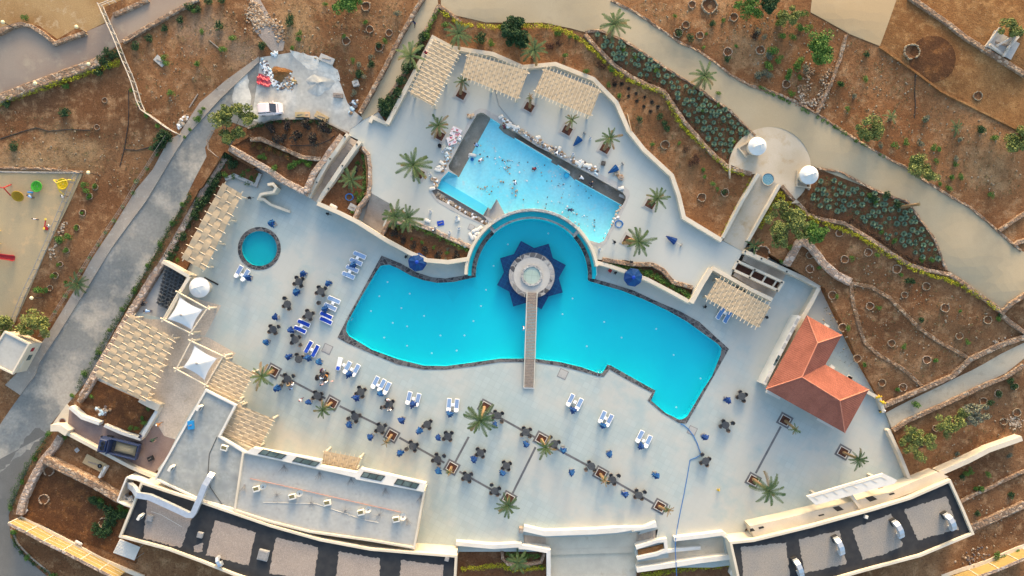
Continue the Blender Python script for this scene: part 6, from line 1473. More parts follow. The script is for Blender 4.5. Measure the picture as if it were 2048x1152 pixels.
tag(mb.build('dry_scrub', M['scrub']), 'fine dry scrub and weeds scattered over the earth plots', 'scrub', None, 'stuff')
def tree(label, base, blobs, m, zg=None, leaf=.17, dens=900):
    b = tw(px(base)[0]) if zg is None else at3(px(base)[0], zg); t = thing('tree', b, 0, label, 'tree'); rr = random.Random(len(label)); mb = MB(); tr = MB()
    tr.tube([(0, 0, -.1), (.05, .03, .6), (.1, .02, 1.1)], [.2, .15, .12], 7)
    for q, r, h in blobs:
        c = at3(px(q)[0], b.z + h) - b; tr.tube([(.08, .02, 1.0), (c.x * .5, c.y * .5, h * .75), (c.x, c.y, h)], [.1, .06, .03], 5)
        for s in range(7):
            v = Vector((rr.uniform(-1, 1), rr.uniform(-1, 1), rr.uniform(-.5, .6))) * r * .72
            leaves(mb, c + v, r * rr.uniform(.3, .52), dens // 7, leaf, rr, .75, 0, .2)
    tr.build('trunk', M['bark'], t); mb.build('crown', M[m], t)
tree('spreading olive green tree at the corner of the parking yard', 'A 1335,850', [('A 1275,690', 1.7, 3.2), ('A 1390,655', 1.8, 3.4), ('A 1300,640', 1.1, 3.3), ('A 1310,795', 1.4, 2.6), ('A 1375,760', 1.0, 2.8), ('A 1445,680', .9, 3.2)], 'leaf_olive', None, .17, 1000)
tree('feathery green tree cluster right of the plaza walkway', 'H 200,220', [('H 140,120', 1.5, 2.5), ('H 190,190', 2.0, 3), ('H 130,210', 1.6, 2.8), ('H 240,170', 1.6, 3), ('H 150,275', 1.5, 2.6), ('H 260,230', 1.5, 2.8)], 'leaf_olive')
tree('dense rounded green tree at the right of the feathery cluster', 'H 350,260', [('H 350,255', 1.9, 2.2), ('H 310,235', 1.3, 2.2), ('H 385,265', 1.2, 2)], 'leaf')
tree('double crowned green tree above the stone steps', 'D 390,280', [('D 420,235', 2.0, 2.8), ('D 350,300', 1.9, 2.6), ('D 400,330', 1.5, 2.4), ('D 375,255', 1.5, 2.8)], 'leaf')
tree('round olive green tree on the slope above the tan path', 'D 665,745', [('D 660,740', 1.9, 2), ('D 690,760', 1.4, 1.8), ('D 635,765', 1.2, 1.6)], 'leaf_olive')
tree('olive green tree above the bend of the tan path', 'D 965,960', [('D 960,945', 1.9, 2), ('D 990,985', 1.5, 1.8), ('D 930,940', 1.2, 1.8)], 'leaf_olive')
tree('olive tree cut by the right edge on the red hill', 'D 1510,820', [('D 1520,800', 1.9, 2.2), ('D 1500,830', 1.4, 1.8), ('D 1550,790', 1.5, 2.2)], 'leaf_olive')
tree('round green tree at the top edge above the alley', 'B 570,20', [('B 560,-5', 2.3, 2.6), ('B 600,10', 1.6, 2.4), ('B 530,15', 1.4, 2.2)], 'leaf')
tree('green tree at the top edge beside the ring planters', 'C 1430,50', [('C 1425,30', 1.8, 2), ('C 1450,55', 1.4, 1.8)], 'leaf')
tree('small round tree at the top edge over the red hill', 'D 95,45', [('D 95,30', 1.5, 2), ('D 105,10', 1.2, 2.2)], 'leaf_dark')
tree('olive green shrub tree below the small stones on the hill', 'D 210,95', [('D 210,85', 1.4, 1.6), ('D 225,100', 1.0, 1.6)], 'leaf_olive')
tree('tall pine like bush behind the middle pergola', 'C 90,210', [('C 85,150', 1.5, 2.6), ('C 75,200', 1.6, 2), ('C 110,215', 1.5, 2), ('C 60,170', 1.2, 2.4)], 'leaf_dark', leaf=.2)
tree('olive tree behind the guard house', 'E 200,790', [('E 195,770', 2.2, 2.4), ('E 150,780', 1.5, 2.2), ('E 240,790', 1.4, 2)], 'leaf_olive')
tree('olive tree cut by the left edge above the guard house', 'E 30,800', [('E 25,780', 1.5, 2), ('E -5,790', 1.5, 2)], 'leaf_olive')
tree('grey olive tree left in the row below the sloping path', 'L 940,400', [('L 920,350', 1.5, 1.8), ('L 980,370', 1.7, 2), ('L 920,430', 1.5, 1.8), ('L 1030,370', 1.4, 1.8), ('L 890,370', 1.2, 1.8)], 'leaf_olive', dens=620)
tree('grey olive tree in the middle of the row below the sloping path', 'L 1120,280', [('L 1090,260', 1.6, 2), ('L 1150,250', 1.5, 2), ('L 1120,310', 1.3, 1.8), ('L 1190,230', 1.1, 1.8)], 'leaf_olive', dens=620)
tree('thin grey tree at the right of the row below the sloping path', 'L 1270,220', [('L 1230,210', 1.3, 1.8), ('L 1300,200', 1.5, 1.8), ('L 1270,260', 1.2, 1.6)], 'leaf_grey', dens=520)
tree('olive bush beside the timber ruin at top right', 'D 1475,185', [('D 1470,165', 1.6, 1.4), ('D 1510,180', 1.0, 1.2)], 'leaf_olive', dens=560)

def hedge(label, q, w_, h, m, z=None, dens=46, gap=0.0):
    P_ = [tw(p) if z is None else at3(p, z) for p in px(q)]; rr = random.Random(len(label) + len(q)); mb = MB(); o0 = P_[0].copy()
    for a, b in zip(P_[:-1], P_[1:]):
        L_ = (b - a).length; n = max(1, int(L_ / .3)); d_ = (b - a).normalized(); nv = Vector((-d_.y, d_.x, 0))
        for i in range(n):
            if rr.random() < gap: continue
            c = a.lerp(b, (i + rr.random()) / n) + nv * rr.uniform(-.22, .22) * w_ - o0; r = w_ * rr.uniform(.4, .66); c.z += h * rr.uniform(.4, .75)
            leaves(mb, c, r, int(dens * rr.uniform(.5, 1.2)), .1, rr, min(1.0, h / w_), 0, .3)
    o = mb.build('hedge', M[m], None, loc=o0); return tag(o, label, 'hedge')
hedge('yellow hedge along the outer wavy wall from the alley to the upper agaves', 'B 1090,65 1115,85 1150,110 1240,150 1360,158 1480,155 C 0,160 120,155 250,150 350,175 440,215 520,280 600,360 660,420 760,470 830,500', .7, .6, 'leaf_yellow', gap=.12)
hedge('yellow hedge along the wavy wall from the agave tip to the plaza', 'C 830,500 930,540 970,590 1010,670 1060,750 1120,800 1200,870 1260,940 1320,980 1400,1010', .7, .6, 'leaf_yellow', gap=.2)
hedge('green hedge going down beside the top end of the alley wall', 'B 1085,65 1045,130 1010,200 960,280', .7, .7, 'leaf_lime', gap=.1)
hedge('yellow hedge along the wavy wall of the lower agave bed', 'h 690,680 740,735 800,790 880,850 960,900 1050,960 1160,1000 H 480,222 560,250 620,280 690,330 760,370 840,410 920,460 1010,490 1120,520 1220,570 1300,620 1390,690', .7, .6, 'leaf_yellow', gap=.16)
hedge('yellow hedge against the right balustrade of the plaza walkway', 'h 690,680 640,760 580,850 530,950 480,1050', .7, .6, 'leaf_yellow', gap=.12)
hedge('yellow hedge against the left balustrade of the plaza walkway', 'h 395,540 340,690 280,790 200,960 130,1090', .5, .5, 'leaf_yellow', gap=.35)
hedge('yellow green hedge below the straight wall with globe lamps', 'A -40,615 0,605 70,572 200,530 330,485 430,455 550,410 690,362', .9, .7, 'leaf_yellow', gap=.05)
hedge('dark green hedge along the road below the long pinkish wall', 'E 1105,20 1040,140 960,260 900,390 830,490 740,650 640,810 560,960 500,1060 460,1140', .95, .6, 'leaf_dark', dens=40, gap=.12)
hedge('dark hedge along the outside of the curved grey wall', 'I 285,345 240,410 190,480 120,610 85,680 70,750', .95, .7, 'leaf_dark', dens=40)
hedge('green hedge on the terrace side of the red brown bush bed', 'F 810,205 960,212 1060,255 1160,300 1260,348', .8, .7, 'leaf', 1.36, dens=44)
hedge('green hedge inside the curved kerb of the palm garden', 'g 720,350 725,450 720,560 712,660 680,760 650,800', .7, .6, 'leaf', 1.22, gap=.1)
hedge('green hedge between the stone kerb and the right cream wall', 'G 600,415 700,440 800,465 880,490 950,535 1030,580 1090,615', .8, .7, 'leaf', 1.32, dens=40)
hedge('yellow hedge below the lower ramp wall', 'X 310,945 600,900 900,860 1200,820 1600,785', .8, .6, 'leaf_yellow', -.88)
hedge('yellow hedge across the planting strip left of the grand stairs', 'J 1215,1105 1350,1095 1490,1085 W 60,830 200,860 400,850 680,835', .7, .6, 'leaf_yellow', -.48)
hedge('green low hedge at the top of the planting strip', 'W 100,640 300,650 500,660 600,640', .8, .6, 'leaf', -.48)
hedge('low green edge of plants above the dark round bushes', 'B 0,735 60,725 150,700 240,692 340,695 420,715 500,755', .6, .4, 'leaf_dark', 1.76, gap=.25)
hedge('weedy green verge along the hillside path edging', 'D 20,500 110,545 200,590 330,655 440,720 600,820 750,905', .5, .3, 'leaf', gap=.5)
hedge('weedy green verge of the asphalt bend below the panel fence', 'I 70,900 90,960 130,1010 180,1060 250,1110 310,1145', .6, .4, 'leaf_dark', gap=.3)
hedge('low hedge in the wall corner bed beside the pergola', 'A 1420,1060 1470,1050 1490,1000', .7, .5, 'leaf', .15)
hedge('dry brown ground plants along the plaza wall of the lower agaves', 'h 960,840 1080,920 1240,950 1400,975 H 560,170 660,240 760,310 860,380 1000,440 1090,455', .5, .35, 'brownbush', gap=.1)
hedge('dry brown ground plants along the wavy wall of the upper agaves', 'C 510,225 580,300 660,360 760,430 860,475 940,515 1010,600 1070,690 1130,765 1240,890', .45, .35, 'brownbush', gap=.25)

# ------------------------------------------------------------------ ring planters
def ring_mesh(seed):
    rr = random.Random(seed); mb = MB(); n = 15
    for i in range(n):
        a = 2 * math.pi * i / n + rr.uniform(-.08, .08)
        if rr.random() < .06: continue
        r = .62 + rr.uniform(-.05, .05); mb.rbox((r * math.cos(a), r * math.sin(a), .08), (.11 * rr.uniform(.8, 1.3), .25, .2), a + rr.uniform(-.3, .3), .06, bev=.05, seg=2)
    return mesh_only(mb, 'stones', [M['ringstone']])
M['ringstone'] = mat('pale_field_stone', (.36, .29, .21), (.27, .2, .135), 3, rough=.95, rnd=.15, speck=.15)
RM = [ring_mesh(i) for i in range(4)]; PIT = mesh_only(MB().lathe([(.56, .03), (.3, -.02), (.001, -.04)][::1], 18), 'pit', [M['soil_dark']]); rings = []
def ring(p, s, z=None):
    b = tw(p) if z is None else at3(p, z); t = thing('stone_ring', b + Vector((0, 0, .05)))
    for nm, me in (('stones', R.choice(RM)), ('pit', PIT)): o = bpy.data.objects.new(nm, me); COL.objects.link(o); o.parent = t
    t.scale = (s, s, s); t.rotation_euler = (0, 0, R.uniform(0, 6)); rings.append((t, p))
for p in px('H 490,248 655,360 520,400 320,455 320,375 820,455 865,605 990,555 450,605 665,668 1098,678 1343,748 1180,840 508,792 790,882 993,977 593,970 855,1135 C 1295,1110 1160,1137 1105,28 1070,145 1025,190 1150,205 1310,300 1345,100 B 690,170 802,190 555,237 745,275 A 605,578 560,733 550,1078 517,1130 E 478,131 445,217 385,348 350,427 320,492 290,565 D 1287,553 185,485 L 735,38 1435,262 1318,145 1045,300 1405,100 1510,210 1500,60'): ring(p, R.uniform(.74, 1.0) * (.8 if p[0] < 260 else 1))
for p in px('V 830,155 C 1205,35 D 905,300'): ring(p, 1.7)
for p in px('I 257,708 600,845 285,545'): ring(p, 1.15, -.28)
for p in px('B 668,38 D 35,290 C 950,835'): ring(p, 1.0)
label_all(rings, 'pale stone ring round a pit', 'stone ringed planting pits', 'stone ring')
# loose pebbles over the open earth
mb = MB(); rr = random.Random(77); cnt = 0
SOILQ = [px('A 0,620 1000,780 800,1152 480,1000 0,970'), px('A 720,250 1440,0 1480,330 1030,760 830,620'), px('B 130,0 980,0 640,560 480,450 280,290'), px('C 700,0 1555,0 1555,500 1100,260'), px('D 0,0 320,80 700,280 1500,760 1555,1152 1200,1120 400,640 0,450'), px('H 260,480 560,300 1400,720 1200,980 980,1140 420,1000 380,560'), px('L 760,60 1000,0 1250,-60 900,90'), px('L 830,330 1555,80 1555,330 950,600'), px('e 760,260 1408,100 1408,850 1000,1000')]
BB = [(min(p[0] for p in q), max(p[0] for p in q), min(p[1] for p in q), max(p[1] for p in q)) for q in SOILQ]
for qi, q in enumerate(SOILQ):
    b = BB[qi]; n = int((b[1] - b[0]) * (b[3] - b[2]) / 260)
    for _ in range(n):
        p = (rr.uniform(b[0], b[1]), rr.uniform(b[2], b[3]))
        if not inside(q, *p): continue
        w = tw(p); s = rr.choice((.05, .06, .07, .09, .13)); a = rr.uniform(0, 6)
        mb.rbox((w.x, w.y, w.z + s * .3), (s * 2, s * 1.5, s), a, s * .5, bev=s * .35, seg=1)
o = mb.build('pebbles', M['ringstone']); o['kind'] = 'stuff'; tag(o, 'pale pebbles and stones strewn over the dry earth', 'stones')
# ------------------------------------------------------------------ fences, lamps
def post_fence(label, q, h, n, z=None, m='fence', rails=(.95, .55), r=.05, name='fence', mesh=False):
    P_ = [tw(p) if z is None else at3(p, z) for p in px(q)]; c = P_[0].copy(); t = thing(name, c, 0, label, 'fence')
    L_ = [(b - a).length for a, b in zip(P_[:-1], P_[1:])]; tot = sum(L_)
    def pos(s):
        for i, l in enumerate(L_):
            if s <= l or i == len(L_) - 1: return P_[i].lerp(P_[i + 1], min(1, s / l)) - c
            s -= l
    pts = [pos(tot * i / n) for i in range(n + 1)]
    for p in pts: k = MB(); k.tube([p + Vector((0, 0, -.1)), p + Vector((0, 0, h + .06))], r * 1.25, 6); k.build('post', M[m], t)
    for f in rails: k = MB(); k.tube([p + Vector((0, 0, h * f)) for p in pts], r, 5); k.build('rail', M[m], t)
    if mesh:
        k = MB(); sp = [pos(tot * i / (n * 8)) for i in range(n * 8 + 1)]
        for p in sp: k.tube([p + Vector((0, 0, .05)), p + Vector((0, 0, h * .95))], .012, 3)
        k.build('wire_mesh', M['grey'], t)
post_fence('long whitewashed fence running down through the brown plots at upper left', 'A 597,42 640,140 682,232 740,380 775,455 812,575 825,635 905,690 978,745 1040,778', 1.5, 15, rails=(1, .1), r=.075, mesh=True)
post_fence('short thin fence at the top edge beside the white fence corner', 'A 597,42 650,20 705,0', 1.2, 3)
post_fence('thin metal railing between the planted verge and the sidewalk', 'A 970,790 915,870 860,960 800,1050 745,1152 E 640,215 540,370 450,520 360,660 245,840', 1.0, 26, m='wood', rails=(1, .6, .3), r=.03)
post_fence('grey mesh fence along the right side of the playground', 'b 912,40 720,490 560,870 435,1152 E 150,600 78,782', 1.1, 16, m='grey', rails=(1, .1), r=.04, mesh=True)
post_fence('grey mesh fence along the top of the playground', 'b -60,25 0,28 450,36 912,40', 1.1, 9, m='grey', rails=(1, .1), r=.05, mesh=True)
post_fence('grey timber hand rail at the corner of the olive tree bed', 'A 1235,760 1190,845 1260,905', 1.0, 3, m='wood')
def globe(q, lab, h=2.4):
    p = px(q)[0]; zz = tw(p).z; x, y = at(p, zz + h); b = Vector((x, y, T(x, y))); t = thing('lamp_post', b, 0, lab, 'lamp', 'globe lamps of the garden'); hh = zz + h - b.z
    k = MB(); k.tube([(0, 0, 0), (0, 0, hh)], .05, 6); k.build('pole', M['frame_dark'], t)
    k = MB(); k.lathe([(.02, -.26)] + [(.26 * math.sin(math.pi * i / 8), -.26 * math.cos(math.pi * i / 8)) for i in range(1, 8)] + [(.001, .26)], 14, (0, 0, hh + .2)); k.build('globe', M['lampglobe'], t, smooth=True)
for q, l in (('A 22,130', 'globe lamp on the curved wall at the far upper left'), ('A 515,372', 'globe lamp on the straight wall nearest the dark shrub'), ('A 208,483', 'globe lamp on the straight wall above the yellow hedge'), ('A 513,995', 'globe lamp at the top right corner of the playground'), ('A 445,157', 'globe lamp at the point of the curved wall'), ('E 187,622', 'globe lamp above the guard house trees')): globe(q, l)
for i, q in enumerate(('g 530,162', 'g 380,370', 'g 237,587', 'g 645,235', 'g 502,437', 'g 357,652', 'V 635,130', 'V 822,214', 'V 1142,362', 'V 560,248', 'V 757,342', 'V 1070,487', 'V 512,346', 'V 698,432', 'V 1015,583')):
    p = px(q)[0]; x, y = at(p, 2.6); z = [2.75, 2.3, 1.4, 2.75, 2.4, 1.85][i] if i < 6 else (2.65, 2.55, 1.6)[i - 6] if i < 9 else 2.15
    t = thing('wall_lamp', (x, y, z), 0, 'small dark lamp set on top of a cream stair parapet', 'lamp', 'dark lamps along the stair parapets')
    k = MB(); k.lathe([(.14, 0), (.14, .14), (.09, .18), (.001, .18)], 10); k.build('housing', M['frame_dark'], t); k = MB(); k.lathe([(.06, .182), (.001, .2)], 8); k.build('lens', M['glass'], t)
# skylight planter between the stair flights
c = at3(px('V 790,420')[0], 1.9); c.z = 0; t = thing('light_well', c, 0, 'long cream framed light well between the two stair flights', 'light well')
for a_, b_ in (('V 565,250', 'V 1075,487'), ('V 505,345', 'V 1018,582'), ('V 550,245', 'V 495,350'), ('V 1078,482', 'V 1015,588')):
    A_, B_ = at3(px(a_)[0], 2.0) - c, at3(px(b_)[0], 2.0) - c; d_ = B_ - A_; long_ = d_.length > 4
    k = MB(); k.box(((A_.x + B_.x) / 2, (A_.y + B_.y) / 2, .98 if long_ else .97), (d_.length + (.3 if long_ else -.3), .36, 2.1 if long_ else 2.06), math.atan2(d_.y, d_.x)); k.build('wall', M['cream'], t)
Q = [at3(p, 1.4) - c for p in px('V 560,262 1065,492 1012,572 515,340')]
k = MB(); k.prism([(p.x, p.y) for p in Q], -.4, 1.2); k.build('dark_floor', M['planter_soil'], t)
for u in (.34, .62, .86):
    A_, B_ = Q[0].lerp(Q[1], u), Q[3].lerp(Q[2], u); k = MB(); k.box(((A_.x + B_.x) / 2, (A_.y + B_.y) / 2, 1.7), ((B_ - A_).length, .22, .2), math.atan2((B_ - A_).y, (B_ - A_).x)); k.build('cross_beam', M['cream'], t)
# sculpted slide wall in the kids corner
wall('slide_wall', 'curling cream sculpted wall beside the kids pool', 'sculpture', 'B 100,1062 130,1058 148,1080 135,1105 90,1112 60,1120 50,1145 F 75,52 120,85 228,125', 'cream', .38, [1.9, 1.9, 1.8, 1.7, 1.5, 1.4, 1.3, 1.1, .9, .5], 2.0)

# ------------------------------------------------------------------ roof equipment
def boxtube(k, pts, w, h, m=0):
    n = len(pts); vs = []
    for i, p in enumerate(pts):
        p = Vector(p); d_ = (Vector(pts[min(i + 1, n - 1)]) - Vector(pts[max(i - 1, 0)])).normalized(); s = d_.cross(Vector((0, 0, 1)))
        if s.length < .05: s = Vector((1, 0, 0))
        s.normalize(); u = s.cross(d_)
        vs += [p - s * w / 2 - u * h / 2, p + s * w / 2 - u * h / 2, p + s * w / 2 + u * h / 2, p - s * w / 2 + u * h / 2]
    k.add(vs, [(i * 4 + j, (i + 1) * 4 + j, (i + 1) * 4 + (j + 1) % 4, i * 4 + (j + 1) % 4)[::-1] for i in range(n - 1) for j in range(4)] + [(0, 1, 2, 3), ((n - 1) * 4 + 3, (n - 1) * 4 + 2, (n - 1) * 4 + 1, (n - 1) * 4)])
Pd = px('Z 715,390 I 790,680 765,640 735,615'); zz = 4.85
pts = [at3(px('Z 722,388')[0], 3.95), at3(px('Z 690,430')[0], 4.6), at3(px('Z 640,515')[0], zz), at3(px('Z 575,680')[0], zz), at3(px('Z 510,830')[0], zz), at3(px('Z 490,862')[0], zz), at3(px('Z 440,858')[0], zz), at3(px('Z 200,745')[0], zz), at3(px('Z 0,655')[0], zz), at3(px('I 795,685')[0], zz), at3(px('I 775,650')[0], 4.2), at3(px('I 745,625')[0], 1.5)]
k = MB(); boxtube(k, pts, .82, .6); du = k.build('air_duct', M['steel']); tag(du, 'long silver air duct bent across two roofs into the plant pen', 'air duct')
for i, (a_, b_) in enumerate((('L 1090,795', 'L 1135,880'), ('L 795,835', 'L 838,925'), ('L 460,930', 'L 497,1022'), ('L 228,1055', 'L 262,1140'))):
    A_, B_ = at3(px(a_)[0], 3.6), at3(px(b_)[0], 3.6); d_ = B_ - A_; t = thing('roof_ventilator', A_, math.atan2(d_.y, d_.x), None, 'ventilator'); L_ = d_.length
    t['label'] = ['hump shaped silver ventilator on the gravel bed nearest the building corner', 'hump shaped silver ventilator on the second gravel bed from the corner', 'hump shaped silver ventilator on the third gravel bed from the corner', 'hump shaped silver ventilator on the bed nearest the bottom edge'][i]; t['group'] = 'silver roof ventilators'; t.scale = (.88, .82, .85)
    k = MB(); k.box((.1, 0, .25), (1.1, 1.0, .5)); k.build('plinth', M['frame_dark'], t)
    k = MB(); boxtube(k, [(.1, .05, .5), (.15, .05, 1.0), (.45, .05, 1.45), (.95, .05, 1.55), (1.6, .05, 1.3), (2.1, .05, .95), (2.4, .05, .8)], .85, .75); k.build('duct', M['steel'], t)
    k = MB(); k.rbox((L_ - .1, .05, .45), (.85, .95, .7), 0, .05); k.build('fan_box', M['steel'], t)
def ac(q, z, rz, lab, tall=False):
    t = thing('air_conditioner', at3(px(q)[0], z), rz, lab, 'air conditioner', 'white air conditioners on the roofs')
    s = (.75, .38, 1.25) if tall else (.95, .72, .62)
    k = MB(); k.rbox((0, 0, s[2] / 2 + .1), s, 0, .03); k.build('casing', M['white'], t)
    k = MB()
    if tall: k.lathe([(.28, .012), (.001, .012)], 16); o = k.build('grille', M['frame_dark'], t); o.rotation_euler = (math.pi / 2, 0, 0); o.location = (0, -.19, .85)
    else: k.box((0, .08, s[2] + .108), (.72, .45, .012)); k.build('grille', mat('olive_grille', (.16, .14, .07), rough=.6) if 'olive' not in M else M['olive'], t)
    for x in (-.3, .3): k = MB(); k.box((x, 0, .05), (.08, s[1], .1)); k.build('foot', M['grey'], t)
M['olive'] = mat('olive_grille', (.16, .14, .07), rough=.6)
for q, r_, l in (('J 45,645', .25, 'white air conditioner with olive grille nearest the left end of the red pipe'), ('J 250,690', .22, 'white air conditioner with olive grille, second along the red pipe from the left'), ('J 450,725', .2, 'white air conditioner with olive grille in the middle of the red pipe row'), ('J 643,780', .2, 'white air conditioner with olive grille, second along the red pipe from the right'), ('J 845,820', .18, 'white air conditioner with olive grille nearest the right end of the red pipe'), ('I 1300,410', -.3, 'white air conditioner beside the square pergola of the stained roof')):
    ac(q, 4.0 if q[0] == 'J' else 3.82, r_, l)
for q, z, r_, l in (('I 1162,178', 3.82, 1.0, 'tall white air conditioner near the top of the stained roof'), ('I 1002,522', 3.82, 1.0, 'tall white air conditioner at the left edge of the stained roof'), ('I 826,800', 4.0, 1.0, 'tall white air conditioner on the left end of the black roof'), ('X 1600,870', -.9, 1.3, 'white air conditioner standing by the yellow hedge wall')): ac(q, z, r_, l, True)
for i, q in enumerate(('J 80,628', 'J 288,668', 'J 680,762', 'J 880,805')):
    t = thing('satellite_dish', at3(px(q)[0], 4.0), .5 + i * .3, ('grey dish beside the first air conditioner of the red pipe row', 'grey dish beside the second air conditioner of the red pipe row', 'grey dish beside the fourth air conditioner of the red pipe row', 'grey dish beside the last air conditioner of the red pipe row')[i], 'dish', 'grey dishes on the restaurant roof')
    k = MB(); k.lathe([(.5, .22), (.35, .1), (.15, .02), (.001, 0)], 18); o = k.build('dish', M['white'], t); o.location = (0, 0, .35); o.rotation_euler = (.5, .2, 0)
    k = MB(); k.tube([(0, 0, 0), (0, 0, .4), (.1, -.15, .75)], .035, 5); k.build('arm', M['grey'], t); k = MB(); k.rbox((.1, -.15, .78), (.16, .16, .16), 0, .05); k.build('receiver', M['frame_dark'], t)
for i, (q, z) in enumerate((('J 155,685', 4), ('J 352,732', 4), ('J 548,775', 4), ('J 745,800', 4), ('J 195,515', 4), ('J 400,555', 4), ('J 582,590', 4), ('J 780,650', 4), ('J 985,690', 4), ('Z 1090,520', 4), ('J 905,825', 4))):
    rr = random.Random(i); b = at3(px(q)[0], z); mb = MB(); mb.rbox((0, 0, .02), (.3, .3, .05), 0, .05)
    for s in range(9): a_ = (s * .698 if i < 4 else 4.0 + rr.uniform(0, 1.5)) + rr.uniform(-.15, .15); l = rr.uniform(.6, 1.15); mb.tube([(.08 * math.cos(a_), .08 * math.sin(a_), .05), (l * math.cos(a_), l * math.sin(a_), rr.uniform(.15, .5))], .022, 4)
    t = mb.build('rebar_cluster', M['slab'], None, loc=b); tag(t, 'splayed cluster of rusty grey starter bars on the restaurant roof', 'rebar', 'starter bar clusters on the restaurant roof')
for q, z, s, l in (('I 868,815', 4, .85, 'grey lidded tank on the left gravel bed of the curved roof'), ('J 80,1028', 4, 1.5, 'big dark roof hatch on the curved black roof'), ('I 1157,912', 4, .8, 'small grey roof vent beside the second gravel bed'), ('L 640,808', 3.6, .5, 'white box at the edge of the bottom right roof'), ('J 1135,1050', 4, .6, 'pale rubble block at the right end of the black roof')):
    t = thing('roof_hatch', at3(px(q)[0], z), -.25, l, 'hatch'); k = MB(); k.rbox((0, 0, .2), (s, s, .4), 0, .05); k.build('curb', M['grey'], t); k = MB(); k.rbox((0, 0, .43), (s * .85, s * .85, .06), 0, .06); k.build('lid', M['slab'] if z == 4 else M['white'], t)
t = thing('roof_fan', at3(px('I 1262,1040')[0], 4), -1.2, 'small silver elbow fan on the second gravel bed of the curved roof', 'ventilator'); k = MB(); boxtube(k, [(0, 0, 0), (.05, 0, .6), (.35, 0, .85), (.9, 0, .7)], .45, .4); k.build('duct', M['steel'], t); k = MB(); k.rbox((.95, 0, .45), (.6, .65, .6), 0, .04); k.build('fan_box', M['steel'], t)
for i, q in enumerate(('I 740,630', 'I 765,700', 'I 728,690')):
    t = thing('condenser_unit', at3(px(q)[0], .2), .3 * i, ('blue grey fan unit in the upper part of the plant pen', 'blue grey fan unit in the lower right of the plant pen', 'blue grey fan unit in the lower left of the plant pen')[i], 'air conditioner'); k = MB(); k.rbox((0, 0, .4), (.8, .8, .8), 0, .04); k.build('casing', M['steel'], t); k = MB(); k.lathe([(.32, .81), (.3, .9), (.1, .86), (.001, .86)], 16); k.build('fan', M['white'], t)
for i, (q, z, r_, m) in enumerate((('I 1250,350 1205,450 1197,570 1210,640 1280,740', 3.86, .04, 'frame_dark'), ('J 75,728 250,733 380,735 450,760 560,795 640,825 740,845', 4.03, .03, 'white'), ('I 1050,870 930,800 870,780', 4.45, .02, 'white'), ('A 740,520 742,640 738,720 715,860 690,960', None, .05, 'frame_dark'), ('A 715,860 790,865 875,845', None, .05, 'frame_dark'), ('A 0,800 120,760 210,735 280,755 400,745 520,750', None, .05, 'frame_dark'), ('D 930,420 925,520 930,600 925,680', None, .05, 'frame_dark'), ('g 0,240 100,245 200,240 300,225 380,190 430,150', 1.78, .05, 'frame_dark'), ('M 1400,330 1250,150 1130,0 B 1390,420', ZU + .03, .03, 'grey'))):
    mb = MB(); mb.tube([tw(p, .05) if z is None else at3(p, z) for p in px(q)], r_, 5)
    tag(mb.build('cable' if i < 3 or i > 7 else 'irrigation_hose', M[m]), ('black cable curling down the stained kitchen roof', 'white cable snaking over the restaurant roof', 'thin white cable stretched over the left gravel bed', 'dark watering line down the middle of the left brown plot', 'dark watering line branching to the dark shrubs at left', 'dark watering line crossing the left brown plot', 'dark watering line on the red hill slope', 'dark watering line curving among the round dark bushes', 'thin grey cable lying over the upper terrace')[i], 'cable' if i < 3 or i > 7 else 'hose')

# ------------------------------------------------------------------ vehicles
def loft(secs, cap=True):
    """secs: list of closed rings with equal counts"""
    k = MB(); n = len(secs[0]); vs = [p for s in secs for p in s]
    fs = [(i * n + j, i * n + (j + 1) % n, (i + 1) * n + (j + 1) % n, (i + 1) * n + j) for i in range(len(secs) - 1) for j in range(n)]
    if cap: fs += [tuple(reversed(range(n))), tuple(range((len(secs) - 1) * n, len(secs) * n))]
    return k.add(vs, fs)
def car_ring(x, w, z0, z1, r=.12):
    return [(x, -w + r, z0), (x, -w, z0 + r), (x, -w * 1.0, (z0 + z1) / 2), (x, -w * .97, z1 - r), (x, -w * .97 + r, z1), (x, w * .97 - r, z1), (x, w * .97, z1 - r), (x, w, (z0 + z1) / 2), (x, w, z0 + r), (x, w - r, z0)]
def wheel(parent, x, y, r, w):
    k = MB(); k.lathe([(r * .62, -w / 2), (r * .95, -w / 2), (r, -w / 3), (r, w / 3), (r * .95, w / 2), (r * .62, w / 2)], 20); o = k.build('wheel', M['black'], parent); o.rotation_euler = (math.pi / 2, 0, 0); o.location = (x, y, r)
    k = MB(); k.lathe([(.001, -w * .3), (r * .6, -w * .42), (r * .64, w * .42), (.001, w * .3)], 12); k.build('rim', M['chrome'], o)
p = px('a 315,865')[0]; b = tw(p, .03); t = thing('parked_car', b, math.radians(4), 'pale pink compact hatchback parked beside the bush bed', 'car')
CP_ = mat('pale_pink_paint', (.80, .68, .67), rough=.3, spec=.6); CG = mat('car_glass', (.03, .035, .05), rough=.1, spec=.7)
o = loft([car_ring(-1.82, .66, .42, .85), car_ring(-1.7, .82, .24, .98), car_ring(-1.0, .85, .2, 1.0), car_ring(.2, .86, .2, 1.0), car_ring(.95, .85, .2, .97), car_ring(1.5, .8, .22, .86), car_ring(1.8, .66, .32, .68)]).build('body', CP_, t, smooth=False)
o = loft([car_ring(-1.72, .70, .95, 1.02, .03), car_ring(-1.5, .70, .95, 1.42, .08), car_ring(-.3, .70, .95, 1.5, .08), car_ring(.25, .68, .95, 1.44, .08), car_ring(.95, .66, .9, .98, .03)]).build('windows', CG, t)
